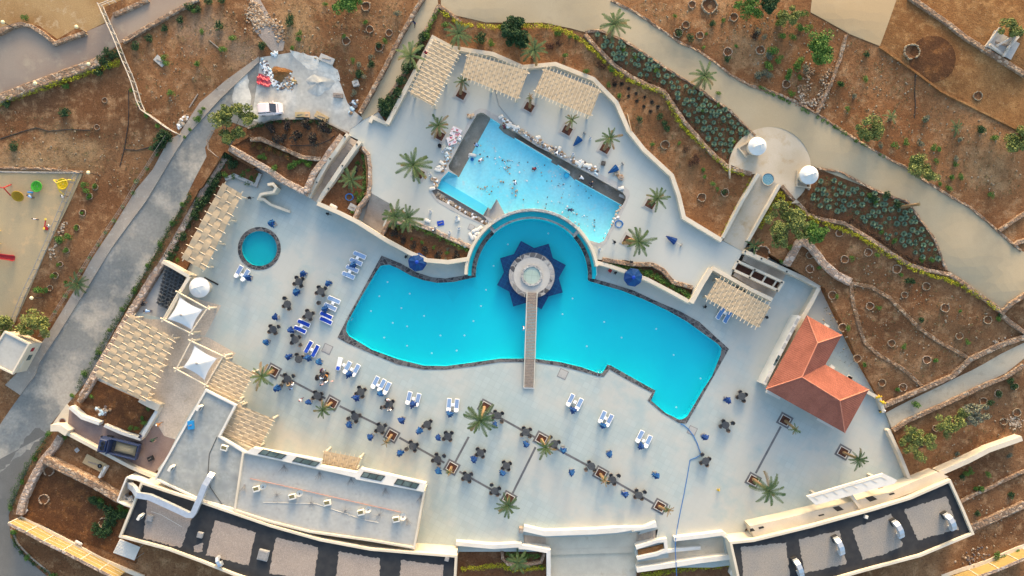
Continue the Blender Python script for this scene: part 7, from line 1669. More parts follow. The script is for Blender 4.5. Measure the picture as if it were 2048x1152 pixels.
k = loft([[(x, y, z) for y, z in ((-w, z0), (-w * .9, z0 + .06), (w * .9, z0 + .06), (w, z0))] for x, w, z0 in ((-1.56, .62, 1.40), (-1.3, .67, 1.46), (-.3, .68, 1.5), (.12, .64, 1.46))]); k.build('roof', CP_, t)
for s in (-1, 1):
    k = MB(); k.rbox((1.66, s * .55, .68), (.22, .26, .12), s * -.35, .05); k.build('headlight', M['white'], t)
    k = MB(); k.rbox((.55, s * .95, .98), (.14, .22, .14), 0, .05); k.build('mirror', CP_, t)
    k = MB(); k.rbox((-1.78, s * .6, .8), (.08, .2, .2), 0, .03); k.build('tail_light', RP, t)
    k = MB(); k.tube([(.62, s * .67, .99), (.16, s * .66, 1.45)], .035, 5); k.build('pillar', CP_, t); k = MB(); k.tube([(-.45, s * .72, .99), (-.45, s * .68, 1.46)], .035, 5); k.build('pillar', CP_, t)
    for x in (-1.15, 1.15): wheel(t, x, s * .76, .29, .2)
k = MB(); k.rbox((1.2, 0, .93), (.06, 1.2, .03), 0, .01); k.build('wiper', M['black'], t)
# truck: local +x points to the nose
p = px('Y 845,522')[0]; t = thing('dump_truck', at3(p, -.1), math.radians(166), 'dark blue open bed truck with a pale sand load in the maroon court', 'truck')
TB_ = mat('dark_blue_truck_paint', (.018, .035, .10), (.03, .045, .10), 2, c3=(.10, .08, .06), scale3=5, rough=.45); TD = mat('dusty_truck_steel', (.05, .05, .06), (.09, .085, .08), 4, rough=.7)
o = loft([car_ring(1.35, .95, .7, 2.35), car_ring(1.5, 1.0, .6, 2.4), car_ring(2.4, 1.0, .55, 2.38), car_ring(2.7, .97, .55, 1.6), car_ring(2.85, .9, .6, 1.5)]).build('cab', TB_, t)
k = MB(); k.quad((2.43, -.85, 2.3), (2.74, -.85, 1.62), (2.74, .85, 1.62), (2.43, .85, 2.3)); k.build('windscreen', CG, t)
k = MB(); k.box((2.6, 0, 1.58), (.06, 1.7, .05)); k.build('wiper_sill', M['white'], t)
for y in (-.42, .28):
    k = MB(); k.lathe([(.16, 0), (.32, .0), (.34, .08), (.32, .16), (.16, .16)], 18, (1.75, y, 2.4)); k.build('spare_tyre', M['black'], t)
k = MB(); k.box((-.2, 0, .75), (5.2, .8, .22)); k.build('chassis', TD, t)
k = MB(); k.box((-.95, 0, .95), (4.1, 2.05, .1)); k.build('bed_floor', TD, t)
for s in (-1, 1): k = MB(); k.box((-.95, s * 1.06, 1.35), (4.2, .09, .9)); k.build('side_board', TB_, t)
k = MB(); k.box((-3.02, 0, 1.32), (.1, 2.2, .8)); k.build('tailgate', TB_, t); k = MB(); k.box((1.12, 0, 1.6), (.1, 2.2, 1.4)); k.build('head_board', TB_, t)
rr = random.Random(3); k = MB(); n = 10; vs = [(-2.5 + 3.1 * i / n, -.75 + 1.5 * j / n, 1.02 + .4 * math.sin(math.pi * i / n) ** .6 * math.sin(math.pi * j / n) ** .6 + rr.uniform(-.03, .03)) for j in range(n + 1) for i in range(n + 1)]
k.add(vs, [(j * 11 + i, j * 11 + i + 1, j * 11 + i + 12, j * 11 + i + 11) for j in range(n) for i in range(n)]); k.build('sand_load', M['sand'], t)
for s in (-1, 1):
    for x in (2.0, -1.5, -2.35): wheel(t, x, s * .92, .46, .3)
    k = MB(); k.rbox((2.88, s * .7, .8), (.08, .3, .18), 0, .05); k.build('headlight', M['white'], t); k = MB(); k.rbox((2.5, s * 1.2, 1.9), (.12, .18, .4), 0, .04); k.build('mirror', M['black'], t)

# ------------------------------------------------------------------ playground
def spinner(q, col, lab, tilt=0.0):
    t = thing('play_spinner', tw(px(q)[0], .1), 0, lab, 'play equipment'); m = mat(lab.split()[0] + '_plastic_disc', col, rough=.45); g = bpy.data.objects
    k = MB(); k.lathe([(.80, .42), (.84, .5), (.78, .55), (.6, .40), (.25, .34), (.001, .33)], 28); o = k.build('disc', m, t, smooth=True); o.rotation_euler = (tilt, 0, .3); o.location = (0, 0, tilt * .6)
    k = MB(); k.tube([(0, 0, 0), (0, 0, .36)], .12, 10); k.build('pedestal', M['grey'], t)
    for i in range(5): k = MB(); k.box((-.44 + .22 * i, 0, .45), (.07, 1.1 - .12 * abs(i - 2), .05)); k.build('rung', m, o)
spinner('b 445,195', (.06, .36, .03), 'green round spinner disc on the playground sand'); spinner('b 740,167', (.60, .44, .01), 'yellow round spinner disc under the yellow arched frame'); spinner('b 237,292', (.42, .24, .01), 'mustard tilted disc beside the red tripod frame', .5)
def pipes(name, lab, runs, r, m, cat='play equipment'):
    base = tw(px(runs[0][0][0])[0]); t = thing(name, base, 0, lab, cat)
    for run in runs: k = MB(); k.tube([at3(px(q)[0], base.z + z) - base for q, z in run], r, 7); k.build('bar', m, t)
YP = mat('yellow_play_paint', (.72, .54, .06), rough=.45); RPn = mat('red_play_paint', (.42, .03, .03), rough=.45); BP = mat('blue_play_paint', (.02, .22, .5), rough=.45)
pipes('arched_frame', 'yellow arched pipe frame at the corner of the playground', [[('b 860,120', .1), ('b 800,112', 1.6), ('b 720,125', 2.5), ('b 650,150', 2.9), ('b 615,115', 2.9)], [('b 650,150', 2.9), ('b 665,200', 2.4), ('b 690,250', 1.4), ('b 742,292', .1)], [('b 615,115', 2.9), ('b 665,118', 2.2)]], .07, YP)
pipes('tripod_frame', 'red three legged climbing frame at the left of the playground', [[('b 40,205', 2.0), ('b 128,168', .1)], [('b 40,205', 2.0), ('b 120,292', .1)], [('b 40,205', 2.0), ('b -40,200', .1)]], .09, RPn)
t = thing('see_saw', tw(px('b 545,625')[0]), 1.4, 'red see saw with yellow seat between two children', 'play equipment'); k = MB(); k.box((0, 0, .5), (1.5, .14, .08)); k.build('beam', RPn, t); k = MB(); k.box((-.6, 0, .12), (.5, .6, .1)); k.build('base', RPn, t)
for x in (-.7, .7): k = MB(); k.rbox((x, 0, .58), (.3, .3, .06), 0, .08); k.build('seat', YP, t)
t = thing('spring_rider', tw(px('b 375,262')[0]), 0, 'blue spring rider below the green spinner', 'play equipment'); k = MB(); k.rbox((0, 0, .5), (.8, .22, .2), -.1, .08); k.build('seat', BP, t); k = MB(); k.tube([(0, 0, 0), (0, 0, .45)], .12, 8); k.build('spring', M['grey'], t)
t = thing('slide', tw(px('b 90,1003')[0]), math.radians(-9), 'red plastic slide at the left edge of the playground', 'play equipment'); k = MB(); n = 14; prof = [(-.42, .32), (-.36, .34), (-.3, .06), (0, 0), (.3, .06), (.36, .34), (.42, .32)]; vs = []
for i in range(n + 1):
    x = -2.6 + 3.9 * i / n; z = .25 + 1.5 * (1 - i / n) ** 1.3 if i < n else .25
    for y, dz in prof: vs.append((x, y * (1 + (.1 if i > n - 2 else 0)), z + dz))
k.add(vs, [(i * 7 + j, (i + 1) * 7 + j, (i + 1) * 7 + j + 1, i * 7 + j + 1) for i in range(n) for j in range(6)]); k.build('chute', RPn, t)
for x, h in ((-2.3, 1.6), (1.0, .25)): k = MB(); k.tube([(x, -.25, 0), (x, -.25, h)], .05, 6); k.build('leg', M['grey'], t); k = MB(); k.tube([(x, .25, 0), (x, .25, h)], .05, 6); k.build('leg', M['grey'], t)
for i, q in enumerate(('b 5,700', 'b 5,850', 'b 0,940')):
    pipes('yellow_step', ('upper yellow climbing hoop cut by the left edge', 'middle yellow climbing hoop cut by the left edge', 'yellow hoop just above the red slide')[i], [[(q, .1), (q.replace('5,', '-10,'), 1.0), (f"b -40,{q.split(',')[1]}", 1.0)]], .06, YP)

# ------------------------------------------------------------------ people
SK = {'h': (0, 0, 1.62), 'n': (0, 0, 1.45), 'c': (0, 0, 1.28), 'w': (0, 0, 1.05), 'p': (0, 0, .93)}
def person_mesh(pose, cols, name):
    J = dict(top=(0, .02, 1.74), head=(0, .03, 1.62), neck=(0, 0, 1.47), chest=(0, 0, 1.3), waist=(0, 0, 1.08), pelvis=(0, 0, .93))
    for s, k in ((-1, 'l'), (1, 'r')):
        J.update({k + 'sh': (s * .19, 0, 1.4), k + 'el': (s * .26, .03, 1.12), k + 'wr': (s * .27, .14, .88), k + 'ha': (s * .27, .17, .80), k + 'hip': (s * .1, 0, .9), k + 'kn': (s * .11, .03, .5), k + 'an': (s * .11, 0, .09), k + 'to': (s * .12, .16, .04)})
    if pose == 'walk':
        J.update(lkn=(-.1, .2, .52), lan=(-.1, .22, .1), lto=(-.1, .38, .07), rkn=(.1, -.08, .5), ran=(.1, -.32, .16), rto=(.1, -.2, .04), lwr=(-.28, -.12, .9), lha=(-.28, -.13, .82), rwr=(.28, .28, .95), rha=(.28, .33, .88))
    if pose == 'sit':
        for k_ in ('top', 'head', 'neck', 'chest', 'waist', 'pelvis', 'lsh', 'rsh', 'lel', 'rel', 'lwr', 'rwr', 'lha', 'rha', 'lhip', 'rhip'): x, y, z = J[k_]; J[k_] = (x, y, z - .4)
        for s, k in ((-1, 'l'), (1, 'r')): J.update({k + 'kn': (s * .14, .42, .53), k + 'an': (s * .14, .42, .09), k + 'to': (s * .15, .58, .04), k + 'wr': (s * .18, .32, .74), k + 'ha': (s * .15, .4, .76), k + 'el': (s * .27, .1, .75)})
    if pose == 'crouch':
        J = {k_: (x, y * 1 + (.0 if z < .95 else (z - .93) * .75), z if z < .6 else .42 + (z - .93) * .75) for k_, (x, y, z) in J.items()}
        for s, k in ((-1, 'l'), (1, 'r')): J.update({k + 'hip': (s * .1, -.02, .4), k + 'kn': (s * .16, .32, .52), k + 'an': (s * .15, .06, .09), k + 'to': (s * .16, .22, .04), k + 'el': (s * .25, .45, .5), k + 'wr': (s * .16, .62, .28), k + 'ha': (s * .13, .68, .2)})
    if pose == 'bend':
        J = {k_: (x, y + (.0 if z < .95 else (z - .93) * .9), z if z < .95 else .93 + (z - .93) * .42) for k_, (x, y, z) in J.items()}
        for s, k in ((-1, 'l'), (1, 'r')): J.update({k + 'el': (s * .25, .5, .8), k + 'wr': (s * .18, .62, .55), k + 'ha': (s * .16, .66, .46)})
    E = [('pelvis', 'waist', 1), ('waist', 'chest', 1), ('chest', 'neck', 1), ('neck', 'head', 0), ('head', 'top', 0)]
    for k in 'lr': E += [('chest', k + 'sh', 1), (k + 'sh', k + 'el', 1), (k + 'el', k + 'wr', 0), (k + 'wr', k + 'ha', 0), ('pelvis', k + 'hip', 2), (k + 'hip', k + 'kn', 2), (k + 'kn', k + 'an', 2), (k + 'an', k + 'to', 3)]
    RD = dict(top=.07, head=.105, neck=.06, chest=.155, waist=.125, pelvis=.15, sh=.075, el=.05, wr=.036, ha=.034, hip=.1, kn=.066, an=.05, to=.045)
    names = ['pelvis'] + [k for k in J if k != 'pelvis']; me = bpy.data.meshes.new('skeleton')
    me.from_pydata([J[k] for k in names], [(names.index(a), names.index(b)) for a, b, _ in E], []); o = bpy.data.objects.new('skeleton', me); COL.objects.link(o)
    md = o.modifiers.new('skin', 'SKIN'); sv = me.skin_vertices[0].data
    for i, k in enumerate(names): r_ = RD[k if k in RD else k[1:]]; sv[i].radius = (r_, r_ * (.8 if k in ('chest', 'waist', 'pelvis') else 1)); sv[i].use_root = (i == 0)
    sb = o.modifiers.new('sub', 'SUBSURF'); sb.levels = 1; sb.render_levels = 1
    dg = bpy.context.evaluated_depsgraph_get(); res = bpy.data.meshes.new_from_object(o.evaluated_get(dg)); bpy.data.objects.remove(o); bpy.data.meshes.remove(me)
    bm = bmesh.new(); bm.from_mesh(res); bpy.data.meshes.remove(res)
    def reg(c):
        best = (9, 0)
        for a, b, m in E:
            A_, B_ = Vector(J[a]), Vector(J[b]); d_ = B_ - A_; u = max(0, min(1, (c - A_).dot(d_) / max(1e-6, d_.length_squared))); dist = (c - (A_ + d_ * u)).length - .02 * (m == 1)
            if dist < best[0]: best = (dist, m)
        return best[1]
    for f in bm.faces: f.material_index = reg(f.calc_center_median()); f.smooth = True
    for k in 'lr':   # four fingers and a thumb on each hand
        h = Vector(J[k + 'ha']); w = Vector(J[k + 'wr']); d_ = (h - w).normalized(); sx = d_.cross(Vector((0, 1, .3))).normalized(); up = sx.cross(d_)
        for i in range(5):
            f = MB()
            if i < 4: b0 = h + sx * (.02 * (i - 1.5)) + d_ * .02; l = (.075, .085, .08, .062)[i]; f.tube([b0, b0 + d_ * l * .6 + up * .008, b0 + d_ * l * .95 + up * .028], [.009, .008, .006], 5)
            else: b0 = h - d_ * .02 + sx * (.03 if k == 'l' else -.03); f.tube([b0, b0 + sx * (.03 if k == 'l' else -.03) + d_ * .03, b0 + sx * (.035 if k == 'l' else -.035) + d_ * .06], [.011, .009, .007], 5)
            vv = [bm.verts.new(v) for v in f.v]
            for q in f.f: bm.faces.new([vv[x] for x in q])
    hd = Vector(J['head']); f = MB(); f.tube([hd + Vector((0, .095, .0)), hd + Vector((0, .125, -.015))], [.014, .02], 5)
    for s in (-1, 1): f.lathe([(.001, -.03), (.022, 0), (.001, .03)], 5, (hd.x + s * .1, hd.y, hd.z - .01))
    vv = [bm.verts.new(v) for v in f.v]
    for q in f.f: bm.faces.new([vv[x] for x in q])
    out = bpy.data.meshes.new('person'); bm.to_mesh(out); idx = [f.material_index for f in bm.faces]; bm.free()
    return out, (J, idx)
PM = {}; skin = [mat('skin_tone', (.30, .17, .10), rough=.6), mat('light_skin_tone', (.42, .26, .18), rough=.6)]
CLO = {}
def cloth(c):
    if c not in CLO: CLO[c] = mat('cloth', c, rough=.9, speck=.1, sscale=12)
    return CLO[c]
WH, BK, MA, BL, TN, YL, OR, GR, RD_, NV, PK = (.75, .75, .76), (.02, .02, .025), (.16, .03, .05), (.25, .4, .65), (.32, .24, .12), (.7, .45, .03), (.45, .2, .05), (.03, .08, .05), (.4, .03, .06), (.02, .03, .09), (.6, .38, .38)
def person(q, z, pose, rz, top, legs, hair, lab, s=1.0, prop=None):
    if pose not in PM: PM[pose] = person_mesh(pose, None, 'person')
    me, (J, idx) = PM[pose]; me = me.copy(); me.materials.clear()
    for m in (skin[len(lab) % 2], cloth(top), cloth(legs), cloth(BK)): me.materials.append(m)
    me.polygons.foreach_set('material_index', idx)
    b = tw(px(q)[0]) if z is None else at3(px(q)[0], z + .5); b.z = b.z if z is None else z
    o = bpy.data.objects.new('person', me); COL.objects.link(o); o.location = b + Vector((0, 0, .01)); o.rotation_euler = (0, 0, rz); o.scale = (s, s, s); tag(o, lab, 'person')
    h = Vector(J['head']); k = MB(); k.lathe([(.118, -.02), (.122, .05), (.1, .1), (.05, .135), (.001, .14)], 14, (h.x, h.y - .012, h.z)); k.build('hair', cloth(hair), o, smooth=True)
PPL = [('N 165,505', .75, 'crouch', 2.2, MA, MA, BK, 'worker in maroon crouching on the blue pool floor'), ('N 890,680', .70, 'bend', 1.0, WH, BK, BK, 'worker in white bending in the dark trench of the empty pool'), ('N 1010,755', .70, 'walk', .3, NV, BK, BK, 'worker in dark clothes walking in the dark trench'),
       ('O 1395,140', .75, 'crouch', .5, WH, NV, BK, 'worker in white crouching alone on the blue pool floor'), ('c 1190,112', .75, 'bend', -1.8, NV, NV, BK, 'worker in navy bending just above the round bay rim'), ('M 868,825', .75, 'crouch', 2.5, WH, MA, MA, 'worker in white and maroon crouching near the blue tub'),
       ('M 815,628', .75, 'crouch', 1, BL, BK, BK, 'worker in pale blue beside the wide dark trench'), ('N 500,255', ZU + .03, 'crouch', 2.6, WH, NV, BK, 'worker in white sitting on the rubble strewn pool rim'), ('M 1222,362', .70, 'bend', .2, MA, BK, BK, 'worker in dark red at the stepped corner of the trench'),
       ('a 680,475', None, 'bend', 1.5, TN, TN, BK, 'person in tan clothes bending beside the rubbish heap'), ('Y 1072,408', -.1, 'walk', -1.6, NV, BK, BK, 'man in dark navy walking behind the truck'), ('Y 1268,275', 0, 'walk', -1.2, OR, OR, WH, 'man in orange walking on the pale entry court'), ('Y 1203,455', -.1, 'walk', -1.1, GR, GR, BK, 'man in dark green in the maroon court'), ('Y 628,572', -.1, 'stand', 2, RD_, BK, BK, 'man in red standing by the nose of the truck'),
       ('R 245,862', -.05, 'bend', 1.5, BL, NV, BK, 'man in pale blue bending at the lower end of the chair yard'), ('R 125,765', -.05, 'bend', -.7, BK, BK, BK, 'man in black at the lower left of the chair yard'),
       ('U 1100,298', 0, 'sit', -2.2, MA, BL, MA, 'seated woman in dark red headscarf at the crowded table'), ('U 1030,408', 0, 'sit', -1.4, BK, BK, BK, 'seated person in black at the crowded table'), ('U 1105,430', 0, 'sit', -.4, BL, BL, WH, 'seated person in pale blue at the crowded table'), ('U 1190,392', 0, 'sit', 2.2, OR, BK, BK, 'seated dark haired person right of the crowded table'), ('U 1190,482', 0, 'stand', .5, WH, NV, WH, 'person in white standing beside the crowded table'), ('U 1108,532', 0, 'sit', .2, PK, WH, BK, 'seated person in light clothes at the bottom of the crowded table'), ('U 1265,478', 0, 'stand', 0, PK, PK, PK, 'small child in pink near the crowded table', .6),
       ('U 600,540', 0, 'sit', .3, TN, BK, TN, 'seated person in tan at the westernmost crowd table'), ('U 672,525', 0, 'sit', 1.0, WH, NV, WH, 'seated person in white at the westernmost crowd table'), ('U 642,598', 0, 'sit', .6, BL, BL, BK, 'seated person in sky blue at the westernmost crowd table'), ('U 795,762', 0, 'walk', 2.2, WH, MA, MA, 'person in white and maroon walking on the open deck'),
       ('S 1205,602', 0, 'sit', 3.0, WH, BL, PK, 'seated person in white at the top of the pool side table'), ('S 1095,727', 0, 'sit', -1.3, BK, BK, BK, 'seated person in black at the pool side table'), ('S 1228,768', 0, 'sit', .1, WH, WH, BK, 'seated person in cream at the bottom of the pool side table'),
       ('L 695,122', .0, 'bend', -1.2, YL, BK, YL, 'worker in yellow at the top of the broken wall'), ('L 718,142', .0, 'bend', -2, YL, TN, YL, 'worker in yellow just below the topmost one'), ('L 727,208', .0, 'crouch', -1, YL, BK, WH, 'lone worker in yellow lower on the broken wall'),
       ('V 535,552', 0, 'sit', 2.5, BK, BK, BK, 'seated person in black behind the east pergola'), ('V 625,562', 0, 'sit', 2.7, WH, BK, PK, 'seated person in white behind the east pergola'),
       ('b 400,322', None, 'bend', 1, BL, BK, BK, 'child in grey blue under the blue spring rider', .8), ('b 765,312', None, 'walk', -1.4, WH, BK, BK, 'child in white at the foot of the yellow frame', .8), ('b 442,572', None, 'stand', 0, WH, NV, BK, 'child in white standing left of the see saw', .8), ('b 597,648', None, 'sit', 1.3, WH, NV, BK, 'child in white sitting right of the see saw', .8),
       ('B 952,147', None, 'walk', 2.6, NV, BK, BK, 'person in dark clothes walking down the alley'), ('B 1015,312', ZU, 'stand', 0, RD_, BK, BK, 'person in dark red at the outer edge of the steep pergola'), ('F 1060,235', ZU, 'stand', 1, BK, BK, WH, 'person in black on the terrace kerb above the brown bushes'), ('G 137,795', .3, 'stand', 1.5, PK, PK, WH, 'person in pink at the side of the footbridge')]
for a_ in PPL: person(*a_)

# ------------------------------------------------------------------ building site clutter
def lump(rr, s, flat=.6):
    """irregular stone"""
    k = MB(); n = 7; vs = [(0, 0, s * flat)]
    for ring_, zz in ((.75, .75), (1, .25), (.85, -.2)):
        for i in range(n): a_ = 2 * math.pi * i / n; q = s * ring_ * rr.uniform(.75, 1.15); vs.append((q * math.cos(a_), q * math.sin(a_), s * flat * zz * rr.uniform(.8, 1.15)))
    fs = [(0, 1 + i, 1 + (i + 1) % n) for i in range(n)] + [(1 + r_ * n + i, 1 + (r_ + 1) * n + i, 1 + (r_ + 1) * n + (i + 1) % n, 1 + r_ * n + (i + 1) % n) for r_ in range(2) for i in range(n)]
    return vs, fs
rr = random.Random(9); mb = MB()
def strew(mb, q, z, n, spread, smin, smax, mats):
    P_ = px(q)
    for _ in range(n):
        i = rr.randrange(len(P_) - 1); p = lerp2(P_[i], P_[i + 1], rr.random()); p = (p[0] + rr.gauss(0, spread), p[1] + rr.gauss(0, spread)); w = at3(p, z) if z is not None else tw(p)
        v, f = lump(rr, rr.uniform(smin, smax)); mb.add([(w.x + a, w.y + b, w.z + c + .05) for a, b, c in v], f, rr.choice(mats))
STON = [mat('broken_screed', (.46, .37, .28), (.38, .29, .2), 4, rough=.95), mat('white_scrap', (.72, .71, .69), rough=.8), mat('dark_scrap', (.09, .08, .09), (.16, .13, .12), 4, rough=.8), mat('pale_blue_scrap', (.5, .62, .66), rough=.7), mat('brown_scrap', (.22, .14, .085), (.3, .2, .12), 3, rough=.9)]
strew(mb, 'M 1160,190 1300,310 1450,390 1600,480', ZU + .03, 80, 2.8, .05, .24, [0, 0, 4, 1, 3]); strew(mb, 'N 100,40 300,160 480,250 700,370', ZU + .03, 130, 3.0, .05, .24, [0, 0, 0, 1, 4, 2]); strew(mb, 'N 700,370 850,440 1000,500 1100,580', ZU + .03, 80, 3.2, .06, .24, [1, 3, 2, 0, 4, 4])
strew(mb, 'M 370,650 340,800 300,930 250,1000', ZU + .03, 70, 3.0, .06, .26, [4, 0, 4, 1, 3]); strew(mb, 'M 540,470 450,600', ZU + .03, 26, 2.5, .08, .25, [1, 0, 3]); strew(mb, 'M 680,170 720,170', ZU + .03, 14, 2, .1, .3, [0, 4])
strew(mb, 'O 200,270 280,350 430,430 600,560 750,620 900,720 980,760', 1.45, 130, 2.4, .08, .3, [0, 0, 4, 1, 4]); strew(mb, 'O 100,80 160,60 190,170', ZU, 24, 2.5, .1, .25, [0, 4, 1]); strew(mb, 'G 640,180 700,90 600,290', ZU, 24, 2, .06, .2, [0, 1])
strew(mb, 'O 650,260 770,260 850,190 960,260 1190,80 1500,390', .8, 40, 4, .05, .17, [0, 4]); strew(mb, 'M 700,760 1000,800 1300,900 1500,1050 830,620', .78, 60, 9, .04, .14, [0, 1, 2]); strew(mb, 'N 150,500 400,620 650,850 300,1080 1000,830', .78, 60, 10, .04, .13, [0, 1, 2]); strew(mb, 'G 400,140 560,220 300,90', .78, 30, 9, .04, .16, [0, 1, 2])
strew(mb, 'F 1200,290 1250,330', ZU, 16, 2, .08, .22, [1, 0, 3]); strew(mb, 'N 1380,590 1480,640', ZU, 18, 2.5, .1, .3, [4, 0])
o = mb.build('rubble', STON); tag(o, 'broken screed, stones and scraps strewn round the empty pool', 'rubble', None, 'stuff')
mb = MB()
strew(mb, 'a 200,200 250,300 300,400 420,520', None, 380, 3.6, .05, .24, [1, 1, 3, 2, 3, 2, 1]); strew(mb, 'a 420,520 600,510 560,380 420,400', None, 260, 3.6, .05, .24, [4, 0, 4, 2, 3]); strew(mb, 'a 380,40 330,70', None, 26, 2.5, .08, .2, [1, 3]); strew(mb, 'a 1480,780 1530,740 1460,890', None, 40, 2.6, .1, .3, [1, 2, 4, 3])
o = mb.build('rubbish_heap', STON); tag(o, 'heap of white and grey rubbish on the cement yard', 'rubbish', None, 'stuff')
mb = MB(); strew(mb, 'A 1455,20 1500,120 B 130,120 190,220', None, 420, 5.5, .06, .24, [0, 4, 4]); strew(mb, 'B 20,40 40,160', None, 200, 7, .06, .22, [0, 4]); o = mb.build('rock_rubble', STON); tag(o, 'loose rocks tumbled down the chute above the yard', 'rocks', None, 'stuff')
mb = MB(); strew(mb, 'e 1040,960 840,1000', None, 60, 8, .05, .2, [4, 2, 0]); strew(mb, 'L 1480,250 1520,280', None, 130, 5, .06, .17, [0, 4]); strew(mb, 'b 740,590 700,720 600,920 590,1000', None, 70, 3.5, .05, .2, [0, 4]); strew(mb, 'D 330,390 260,580 380,600 440,400', None, 260, 6, .06, .2, [0, 4, 4]); strew(mb, 'Y 520,90 600,150 640,110', .1, 50, 3, .08, .3, [2, 4, 0, 3]); strew(mb, 'A 1040,700 1080,670 1030,740', None, 40, 2.5, .1, .35, [0, 1, 4]); strew(mb, 'H 1430,880 1370,870 1480,870', None, 40, 4, .06, .18, [0, 4])
o = mb.build('stone_scatter', STON); tag(o, 'scattered stones and scraps lying about the grounds', 'stones', None, 'stuff')
def mound(lab, q, r, h, m, z=None, name='earth_mound'):
    b = tw(px(q)[0]) if z is None else at3(px(q)[0], z); r2 = random.Random(len(lab)); mb = MB(); n = 26; rows = 8
    vs = [(0, 0, h)]
    for j in range(1, rows + 1):
        for i in range(n): a_ = 2 * math.pi * i / n; q_ = r * j / rows * (1 + .18 * math.sin(3 * a_ + 1) + .08 * math.sin(7 * a_)); vs.append((q_ * math.cos(a_), q_ * .72 * math.sin(a_), h * (1 - j / rows) ** 1.1 * r2.uniform(.75, 1.15) - (.03 if j == rows else 0)))
    mb.add(vs, [(0, 1 + i, 1 + (i + 1) % n) for i in range(n)] + [(1 + (j - 1) * n + i, 1 + j * n + i, 1 + j * n + (i + 1) % n, 1 + (j - 1) * n + (i + 1) % n) for j in range(1, rows) for i in range(n)]); tag(mb.build(name, M[m], None, True, b), lab, 'mound')
mound('low ochre earth mound in the middle of the rubbish heap', 'a 440,340', 1.7, .7, 'soil_gold'); mound('grey cement mound on the cement yard', 'a 1000,480', 2.2, .45, 'spill')
# crumpled red sheet
b = tw(px('a 205,445')[0], .1); mb = MB(); n = 14; r2 = random.Random(4); vs = [((i / n - .5) * 2.2 * (1 - .5 * abs(j / n - .4)), (j / n - .5) * 1.6 + .08 * math.sin(i * .5) - .4 * (i / n - .5), .10 + .14 * abs(math.sin(i * .7 + j * .5)) + .1 * math.sin(j * .9) + r2.uniform(0, .05)) for j in range(n + 1) for i in range(n + 1)]
mb.add(vs, [(j * 15 + i, j * 15 + i + 1, j * 15 + i + 16, j * 15 + i + 15) for j in range(n) for i in range(n)]); tag(mb.build('tarpaulin', mat('red_tarpaulin', (.55, .05, .07), (.6, .12, .13), 1.5, rough=.5), None, False, b), 'crumpled red tarpaulin at the left of the rubbish heap', 'tarpaulin')
def bucket_mesh():
    t = thing('bucket'); k = MB(); k.lathe([(.12, 0), (.16, .3), (.175, .3), (.16, .32), (.13, .05), (.001, .04)], 14); k.build('pail', M['plastic'], t); k = MB(); k.tube([(.165 * math.cos(a_), .165 * math.sin(a_), .3 + .03 * math.sin(a_)) for a_ in [math.pi * i / 8 for i in range(9)]], .008, 4); k.build('handle', M['grey'], t); return t
BK_ = bucket_mesh(); bu = []
for q in ('M 313,682', 'M 275,722', 'M 85,1078', 'O 88,567', 'O 378,885', 'O 525,822', 'O 160,820', 'N 1003,57', 'N 735,300', 'G 572,343', 'N 265,118', 'O 490,650', 'Q 60,60'):
    if q[0] == 'Q': continue
    o = used(BK_, first); o.location = at3(px(q)[0], ZU + .01); o.scale = (1.25, 1.25, 1.2); bu.append((o, px(q)[0]))
label_all(bu, 'white plastic bucket on the upper terrace', 'white buckets on the upper terrace', 'bucket')
def sack_mesh(w_=.9, d_=.5, h=.2, seed=1):
    r2 = random.Random(seed); mb = MB(); n = 10; vs = []
    for s in (1, -1):
        for j in range(n + 1):
            for i in range(n + 1):
                u, v = 2 * i / n - 1, 2 * j / n - 1; e = max(0, (1 - u ** 4) * (1 - v ** 4)); vs.append((u * w_ / 2 * (1 - .08 * v * v), v * d_ / 2 * (1 - .08 * u * u), h / 2 + s * h / 2 * e * r2.uniform(.85, 1.0)))
    k = (n + 1) ** 2; mb.add(vs, [(j * 11 + i, j * 11 + i + 1, j * 11 + i + 12, j * 11 + i + 11) for j in range(n) for i in range(n)] + [(k + j * 11 + i + 11, k + j * 11 + i + 12, k + j * 11 + i + 1, k + j * 11 + i) for j in range(n) for i in range(n)]); return mb
SKM = [mesh_only(sack_mesh(seed=i, w_=w_), 'cement_sack', [M['white']]) for i, w_ in ((1, .9), (2, 1.2), (3, .75))]; sk = []
for q, rz in (('O 760,860', .5), ('O 800,905', .3), ('O 710,945', -1.1), ('O 770,960', -.8), ('O 830,830', .7), ('M 210,960', .4), ('M 250,990', .9), ('M 190,1000', -.3), ('M 260,895', -.7), ('M 1165,185', .5), ('M 1300,305', 1.2), ('M 1370,340', -.5), ('M 1415,350', .3), ('N 200,40', .1), ('N 530,215', 1.3), ('N 815,440', -.6), ('N 865,450', .9), ('N 930,465', 0), ('N 985,475', .2), ('N 1475,820', .2), ('N 1500,945', -.4), ('O 500,690', .3), ('O 40,705', -.4), ('O 110,210', .2), ('M 730,770', -.2), ('g 420,830', -.5), ('I 150,775', .8), ('I 455,960', -.5)):
    z = {'g': 1.25, 'I': -.27}.get(q[0], ZU + .04); z = .77 if q in ('M 730,770',) else (.72 if q == 'N 1500,945' else z)
    o = bpy.data.objects.new('white_sack', R.choice(SKM)); COL.objects.link(o); o.location = at3(px(q)[0], z); o.rotation_euler = (0, 0, rz); sk.append((o, px(q)[0]))
label_all(sk, 'white sack lying on the ground', 'white sacks about the building site', 'sack')
